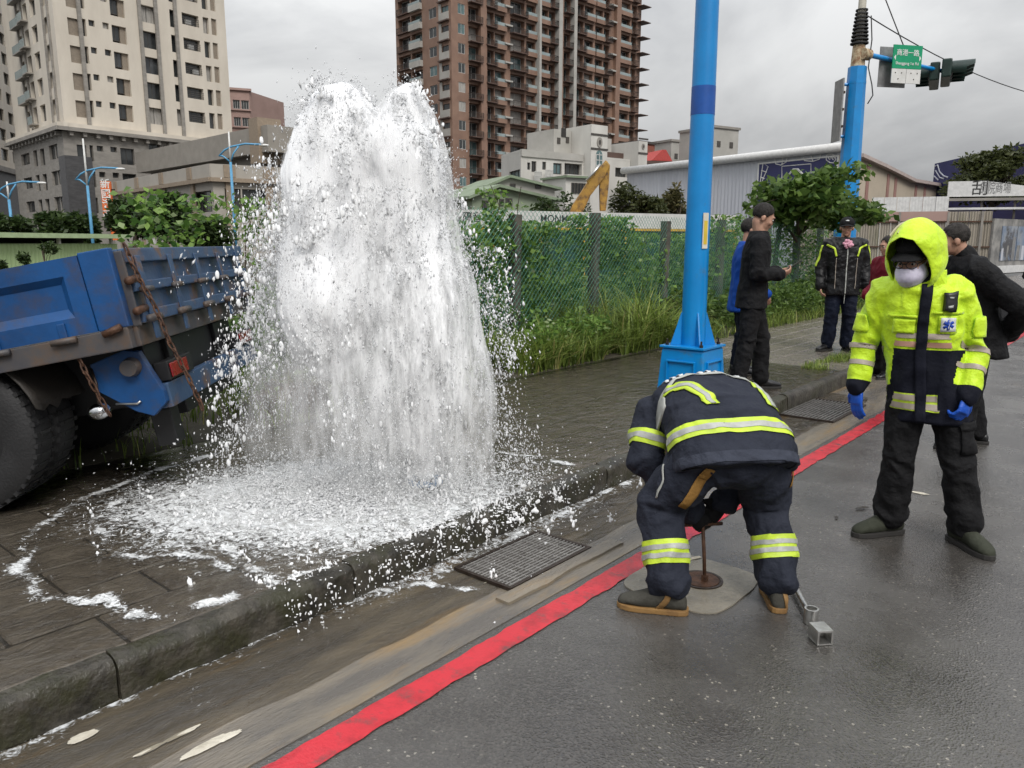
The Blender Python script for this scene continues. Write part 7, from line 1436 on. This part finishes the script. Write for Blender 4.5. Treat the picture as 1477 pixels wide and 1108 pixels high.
for q in 'lr':
    e, w_ = Vector(J['el_' + q]), Vector(J['wr_' + q])
    for t in (.08, .46): jk.band(e.lerp(w_, t), w_ - e, .0125, ('fa_' + q, 'ua_' + q), .004, 'band_tan', jo)
def onf(x, z, dist=.6): return V3(J['chest'][0], J['chest'][1], 0) + ax * x + fwd * dist + V3(0, 0, z)
jk.stripe([onf(.0, 1.36), onf(.005, 1.2), onf(.0, 1.0), onf(-.02, .8), onf(-.03, .665)], -fwd, .052, .007, .006, 'navy_cloth', jo, 'placket', nw=4)
jk.patch(onf(-.105, 1.275), -fwd, Z_, .048, .088, .02, .028, 'device', jo, 'radio', 4, 6); 
for dz in (.02, -.022): jk.patch(onf(-.105, 1.275 + dz), -fwd, Z_, .02, .009, .037, .003, 'band_silver', jo, 'radio_button', 2, 2)
bd = jk.patch(onf(-.11, 1.165), -fwd, Z_, .088, .088, .010, .003, 'hivis', jo, 'badge_backing', 4, 4); jk.patch(onf(-.11, 1.165), -fwd, Z_, .070, .070, .0135, .003, 'badge_white', jo, 'badge', 4, 4)
for a in (0, 60, 120): jk.patch(onf(-.11, 1.165), -fwd, V3(0, 0, math.cos(R(a))) + ax * math.sin(R(a)), .014, .054, .0165, .002, 'badge_blue', jo, 'star_of_life', 2, 4)
jk.patch(onf(-.11, 1.165), -fwd, Z_, .004, .044, .0185, .002, 'badge_white', jo, 'star_staff', 2, 4)
jk.patch(onf(-.11, 1.222), -fwd, Z_, .15, .012, .008, .004, 'hivis', jo, 'pocket_flap', 8, 2); jk.patch(onf(.10, 1.20), -fwd, Z_, .13, .014, .008, .004, 'hivis', jo, 'pocket_flap', 8, 2); jk.patch(onf(.09, 1.15), -fwd, Z_, .10, .07, .006, .004, 'hivis', jo, 'pocket', 8, 6)
sd = (-ax * .8 + fwd * .6).normalized(); c = Vector(J['sh_l']).lerp(Vector(J['el_l']), .60); jk.patch(c + sd * .4, -sd, Z_, .105, .10, .012, .008, 'hivis', jo, 'sleeve_pocket', 6, 6, lambda u, v: (u * (1 - .15 * (v < -.3)), v)); sd2 = (ax * .9 + fwd * .45).normalized(); c = Vector(J['sh_r']).lerp(Vector(J['el_r']), .6); jk.patch(c + sd2 * .4, -sd2, Z_, .09, .09, .012, .008, 'hivis', jo, 'sleeve_pocket', 6, 6)
# hood: an open shell round the head
def hood(M, parent, m, nk):
    n = 30; rings = []
    spec = ((-.150, .045, .05, .02), (-.145, .085, .095, .025), (-.115, .118, .13, .03), (-.06, .133, .155, .025), (.0, .135, .168, .02), (.05, .128, .170, .012), (.095, .116, .160, .0), (.122, .106, .148, -.010), (.132, .098, .140, -.012))
    V = []
    for y, a, b, zc_ in spec:
        for i in range(n):
            t = 2 * PI * i / n; ca, sa = math.cos(t), math.sin(t); zz = zc_ + sa * b * (1.0 if sa > 0 else 1.25); yy = y if y <= 0 else y * (.50 + .55 * max(0, sa)) - .02 * max(0, -sa)
            q = V3(ca * a * (1 + .08 * (sa < -.2)), yy, zz); q += V3(0, 1, 0) * .0; w3 = M @ q; w3 += V3(0, 0, .0) + (M.to_3x3() @ V3(ca, 0, sa)) * .013 * (mnoise.noise(w3 * 9) + .7 * (1 - 2.8 * abs(mnoise.noise(V3(w3.x * 22, w3.y * 22, w3.z * 9))))); V.append(w3)
    F = [(k * n + i, k * n + (i + 1) % n, (k + 1) * n + (i + 1) % n, (k + 1) * n + i) for k in range(len(spec) - 1) for i in range(n)] + [tuple(reversed(range(n)))]
    me = bpy.data.meshes.new('hood'); me.from_pydata(V, [], F); me.materials.append(MATS[m]); o = obj('hood', me, parent); b = o.modifiers.new('s', 'SOLIDIFY'); b.thickness = .006; b.offset = 1; s = o.modifiers.new('ss', 'SUBSURF'); s.levels = s.render_levels = 2; shade(me); return o
HH = HM @ Matrix.Rotation(R(10), 4, 'X'); ho = hood(HH, pa, 'hivis', J['neck'])
for x in (.035, .075):
    g_ = MB(); P1 = []
    for i in range(9):
        t = R(52) + R(46) * i / 8
        P1.append(HH @ V3(x - .012, .09 - .16 * (i / 8), .02 + .0)); 
    g_ = MB(); pts = [HH @ V3(x * (1 - .12 * i / 8), .105 - .15 * i / 8, .150 + .036 * math.sin(i / 8 * 1.9) - x * .30) for i in range(9)]; g_.tube(pts, .010, 6, True, .45); g_.build('hood_band', 'band_tan', ho)
cmb = MB(); 
for q in (-1, 1): pass
# collar wings and black inner collar
cl_ = MB(); cl_.loft([(V3(*J['neck']) + V3(0, .005, -.045), ax * .105, fwd * .095), (V3(*J['neck']) + V3(.01, .015, .01), ax * .092, fwd * .088), (V3(*J['neck']) + V3(.02, .03, .055), ax * .078, fwd * .078)], 24, True); me = remesh(cl_, .009, 3); me.materials.append(MATS['navy_cloth']); shade(me); obj('inner_collar', me, jo)
for q, x0 in ((1, .06), (-1, -.06)):
    g_ = MB(); P0 = V3(*J['neck']); pts = [P0 + ax * (q * .045) + fwd * .098 + V3(0, 0, -.035), P0 + ax * (q * .125) + fwd * .05 + V3(0, 0, -.04), P0 + ax * (q * .12) + fwd * .03 + V3(0, 0, .045), P0 + ax * (q * .075) + fwd * .088 + V3(0, 0, .035)]; g_.poly(pts if q > 0 else pts[::-1], .012, fwd * 1.0); g_.build('collar_wing', 'hivis', jo, bevel=.004)
# cap, glasses, mask
cp = MB(); cp.ell(HM @ V3(0, -.014, .066), (.087, .102, .068), R3, 20, 12); me = remesh(cp, .008, 2); me.materials.append(MATS['black_cloth']); shade(me); co_ = obj('cap', me, pa)
def visor(M, parent, m, ln=.085, up=.0):
    V = []; n = 12
    for j in range(6):
        for i in range(n + 1): t = i / n * 2 - 1; y = .082 + .0 + (ln * j / 5) * math.sqrt(max(0, 1 - (t * .92) ** 2)) - .05 * t * t * (1 - j / 10); V.append(M @ V3(t * .078, y, .042 + up - .012 * j / 5 - .022 * t * t))
    me = bpy.data.meshes.new('visor'); me.from_pydata(V, [], [(j * (n + 1) + i, j * (n + 1) + i + 1, (j + 1) * (n + 1) + i + 1, (j + 1) * (n + 1) + i) for j in range(5) for i in range(n)]); me.materials.append(MATS[m]); shade(me); o = obj('visor', me, parent); md = o.modifiers.new('t', 'SOLIDIFY'); md.thickness = .004; return o
visor(HM, co_, 'black_cloth', .075, .018)
mk = MB(); V = []; n = 12
for j in range(9):
    z = -.012 - .10 * j / 8
    for i in range(n + 1):
        t = (i / n * 2 - 1) * R(78); rr = .066 + .016 * math.sin(PI * j / 8); V.append(HM @ V3(math.sin(t) * rr * 1.03, .012 + math.cos(t) * (rr + .034 * math.cos(t) + (.006 if 2 < j < 6 else 0)) + (.004 * (j % 2)), z))
mk.add(V, [(j * (n + 1) + i, j * (n + 1) + i + 1, (j + 1) * (n + 1) + i + 1, (j + 1) * (n + 1) + i) for j in range(8) for i in range(n)]); mo = mk.build('face_mask', 'mask', pa, smooth=True); md = mo.modifiers.new('t', 'SOLIDIFY'); md.thickness = .003
for q in (-1, 1): MB().tube([HM @ V3(q * .066, .03, -.015), HM @ V3(q * .078, .0, -.0), HM @ V3(q * .08, -.012, .0)], .002, 5).build('mask_loop', 'mask', mo)
gl_ = MB()
for q in (-1, 1): gl_.tube([HM @ V3(q * .034 + .026 * math.cos(a), .104 - .006 * math.cos(a) * q, .006 + .019 * math.sin(a)) for a in np.linspace(0, 2 * PI, 17)], .0025, 6, False); gl_.tube([HM @ V3(q * .06, .098, .01), HM @ V3(q * .079, .0, .01)], .0025, 5)
gl_.tube([HM @ V3(-.008, .104, .008), HM @ V3(.008, .104, .008)], .0025, 5); gl_.build('glasses', 'device', pa)
hair_cap(HM, pa, 'hair', 1.0, -.03, .05)
mb, bn_t = trousers(J, 1.03, .084, .098); tg_ = Garment(mb, bn_t, .0092, 4, .0145, 31.); to = tg_.build('trousers', 'black_cloth', pa)
c = Vector(J['hip_l']).lerp(Vector(J['kn_l']), .62); sd = (-ax * .8 + fwd * .6).normalized(); tg_.patch(c + sd * .4, -sd, Z_, .12, .15, .010, .008, 'black_cloth', to, 'cargo_pocket', 6, 6); tg_.patch(c + sd * .4 + V3(0, 0, .07), -sd, Z_, .13, .04, .017, .006, 'black_cloth', to, 'pocket_flap', 6, 3)
for q in 'lr': shoe(pa, J['an_' + q], J['toe_' + q], 'boot_olive', 'sole', 1.08, .13 if q == 'l' else .0, .008, 0, 'boot')
glove(pa, J, 'r', V3(.03, .12, -1), V3(-.75, -.65, 0), .28, 'glove_blue', 1.08); glove(pa, J, 'l', V3(.2, .3, -.9), V3(.7, -.7, .1), .8, 'glove_blue', 1.12)

# ---- the bystanders
def bystander(label, pos, rz, H=1.68, lean=0., jm='black_cloth', tm='black_cloth', sm='shoe_black', arms=None, hands=None, feet=None, head=(0, 0, 0), hem=.70, bulk=1.0, vox=.012, hair='hair', seed=1., z0=.15, face=True, sneck=0., legs=None, sleeve=1.0, bv=.0085, tk=1.0):
    p = thing('person', label, 'person', V3(pos.x, pos.y, z0), rz); k = H / 1.70; L_ = lean
    J = dict(pelvis=(0, 0, .90), chest=(0, L_ * .55, 1.24), neck=(0, L_ * 1.0, 1.46), sh_l=(-.19, L_ * .9, 1.39), sh_r=(.19, L_ * .9, 1.39), hip_l=(-.09, 0, .88), hip_r=(.09, 0, .88), kn_l=(-.11, .03, .48), kn_r=(.11, .03, .48), an_l=(-.12, -.01, .10), an_r=(.12, -.01, .10), toe_l=(-.3, 1), toe_r=(.3, 1), el_l=(-.27, L_ * .9 - .03, 1.10), wr_l=(-.28, L_ * .6 + .05, .85), el_r=(.27, L_ * .9 - .03, 1.10), wr_r=(.28, L_ * .6 + .05, .85))
    for d in (arms, feet, legs):
        if d: J.update(d)
    for q, v in list(J.items()):
        if q[:3] != 'toe': J[q] = tuple(x * k for x in v)
    J['sleeve'] = sleeve; HM = head_M(Vector(J['neck']) + V3(0, .03 + .05 * sneck, .135) * k, *head); body(J, HM, p, hands or {}, bv, s=k)
    if face: face_bits(HM, p, k)
    if hair: hair_cap(HM, p, hair, k)
    mb, bj = upright_jacket(J, hem * k, .185 * k, .125 * k, bulk); jk = Garment(mb, bj, vox, 5, .012, seed); mt, bt_ = trousers(J, k * tk); tg = Garment(mt, bt_, vox, 5, .011, seed + 5); to = tg.build('trousers', tm, p)
    for q in 'lr': shoe(p, J['an_' + q], J['toe_' + q], sm, 'sole', k, 0, .010, 0, 'shoe', max(0, J['an_' + q][2] - .1 * k - .004))
    return p, J, HM, jk, tg, to
# man with the phone
pp = G(1077, 563, .15)
p, J, HM, jk, tg, to = bystander('man in black clothes looking at a phone held in both hands', pp, R(-104), 1.70, .03, arms=dict(el_l=(-.25, .02, 1.10), wr_l=(-.10, .23, 1.10), el_r=(.25, .02, 1.09), wr_r=(.12, .22, 1.09)), hands=dict(l=((.45, .8, .15), (.8, -.3, .3), .45), r=((-.35, .85, .2), (-.6, .0, .6), .5)), head=(R(8), R(24)), hem=.78, seed=2, feet=dict(an_l=(-.12, .12, .1), an_r=(.10, -.10, .1), kn_l=(-.11, .11, .48), kn_r=(.10, -.02, .48)), vox=.011, bv=.0085)
jk.build('jacket', 'black_cloth', p)
hp = p.matrix_basis @ V3(.0, .345, 1.165); ph = thing('phone', 'dark phone held in the hands of the man in black', 'phone', hp, R(-104)); MB().box((0, 0, 0), (.074, .010, .155), Matrix.Rotation(R(-55), 3, 'X')).build('case', 'phone_black', ph, bevel=.004); MB().box((0, -.0045, .0035), (.068, .004, .146), Matrix.Rotation(R(-55), 3, 'X')).build('screen', 'glass_dark', ph)
# person in blue half hidden behind him
p, J, HM, jk, tg, to = bystander('person in a blue jacket half hidden behind the man with the phone', V3(pp.x + .20, pp.y + .95, 0), R(-98), 1.60, .02, jm='blue_jacket', tm='navy_trouser', hands=dict(l=((.1, .3, -1), (1, 0, 0), .4), r=((-.1, .3, -1), (-1, 0, 0), .4)), seed=3, bulk=1.1, vox=.014, bv=.010, arms=dict(wr_r=(.26, .20, .92)))
jk.build('jacket', 'blue_jacket', p)
# man in the cap
cpz = G(1207, 506, .15)
p, J, HM, jk, tg, to = bystander('man in a dark cap and black jacket with yellow shoulder stripes', cpz, R(172), 1.66, .0, jm='black_shell', tm='navy_trouser', hands=dict(l=((.05, .25, -1), (1, .1, 0), .45), r=((-.05, .25, -1), (-1, .1, 0), .45)), head=(R(-14), R(4)), hem=.74, seed=4, bulk=1.16, vox=.011, hair='hair_grey', sleeve=1.12, bv=.0085, tk=1.12, feet=dict(toe_l=(-.25, 1), toe_r=(.75, .6)))
jo = jk.build('jacket', 'black_shell', p)
for q, sx_ in (('l', -1), ('r', 1)):
    jk.stripe([V3(sx_ * .235, .6, 1.345), V3(sx_ * .15, .6, 1.30), V3(sx_ * .125, .6, 1.20)], (0, -1, 0), .022, .006, .003, 'band_yellow', jo, 'yellow_stripe'); s, e = Vector(J['sh_' + q]), Vector(J['el_' + q])
    jk.stripe([s + V3(sx_ * .5, .03, -.02), s.lerp(e, .5) + V3(sx_ * .5, .03, 0), e + V3(sx_ * .5, .03, 0)], (-sx_, 0, 0), .03, .006, .003, 'band_yellow', jo, 'yellow_stripe'); jk.stripe([V3(sx_ * .125, .6, 1.18), V3(sx_ * .12, .6, .80)], (0, -1, 0), .006, .005, .003, 'band_tan', jo, 'piping')
jk.stripe([V3(.0, .6, 1.36), V3(.0, .6, .74)], (0, -1, 0), .012, .006, .004, 'band_silver', jo, 'zipper'); MB().tube([V3(0, .155, .745), V3(0, .15, .62)], .004, 6).build('zip_cord', 'band_silver', jo)
cp = MB(); cp.ell(HM @ V3(0, -.012, .052), (.088, .105, .078), HM.to_3x3(), 20, 12); me = remesh(cp, .009, 2); me.materials.append(MATS['black_cloth']); shade(me); co_ = obj('cap', me, p); visor(HM, co_, 'black_cloth', .08); MB().ell(HM @ V3(0, .085, .085), (.022, .012, .009), HM.to_3x3(), 10, 6).build('cap_emblem', 'badge_white', co_, smooth=True)
rs = MB()
for i in range(26): a = i * 2.4; rr = .006 + .0018 * i * .9; rs.ell(V3(.01 + math.cos(a) * rr * 1.1, .165 + .012 * math.cos(i), 1.355 + math.sin(a) * rr), V3(.020, .010, .018), Matrix.Rotation(a, 3, 'Y'), 8, 5)
rs.build('face_cloth', 'pink', p, smooth=True)
# person in dark red behind the paramedic
rp_ = D(1284, 400, 8.7)
p, J, HM, jk, tg, to = bystander('person in a dark red coat standing behind the paramedic', rp_, R(100), 1.58, .03, hands={}, seed=6, bulk=1.12, vox=.014, bv=.011, z0=0., head=(0, R(10)), arms=dict(wr_l=(-.16, .2, 1.0), wr_r=(.16, .2, 1.0)))
jk.build('coat', 'red_jacket', p)
# man in the black padded jacket
bp_ = G(1386, 645)
p, J, HM, jk, tg, to = bystander('grey haired man in black padded jacket and sandals behind the paramedic', V3(bp_.x + .05, bp_.y + .05, 0), R(78), 1.64, .14, jm='black_puffer', seed=7, bulk=1.26, sleeve=1.3, vox=.011, hair='hair_grey', sm='shoe_black', hands={}, arms=dict(el_l=(-.30, -.20, 1.10), wr_l=(-.06, -.20, .90), el_r=(.30, -.20, 1.10), wr_r=(.06, -.20, .90)), head=(R(-8), R(10)), z0=0., sneck=1.0, bv=.0095, hem=.72, feet=dict(an_l=(-.10, .06, .1), an_r=(.10, -.12, .1), kn_r=(.11, -.03, .48)))
jk.build('jacket', 'black_puffer', p)
cl_ = MB(); nk = Vector(J['neck']); cl_.limb([nk + V3(0, -.03, -.03), nk + V3(0, 0, .03)], [.085, .075], 14); me = remesh(cl_, .011, 3); me.materials.append(MATS['black_puffer']); shade(me); obj('collar', me, p)
# walker at the right edge
wp = G(1463, 466)
p, J, HM, jk, tg, to = bystander('walker in dark trousers and boots cut off by the right edge', V3(wp.x + .42, wp.y + .1, 0), R(85), 1.70, .05, tm='navy_trouser', hands={}, seed=9, vox=.014, bv=.011, z0=0., legs=dict(kn_l=(-.10, .30, .52), an_l=(-.10, .42, .12), kn_r=(.10, -.06, .50), an_r=(.10, -.34, .16)), bulk=1.05)
jk.build('jacket', 'black_cloth', p)
n_, a = Vector(J['kn_l']), Vector(J['an_l']); tg.band(n_.lerp(a, .45), a - n_, .02, ('sh_l',), .005, 'band_silver', to)
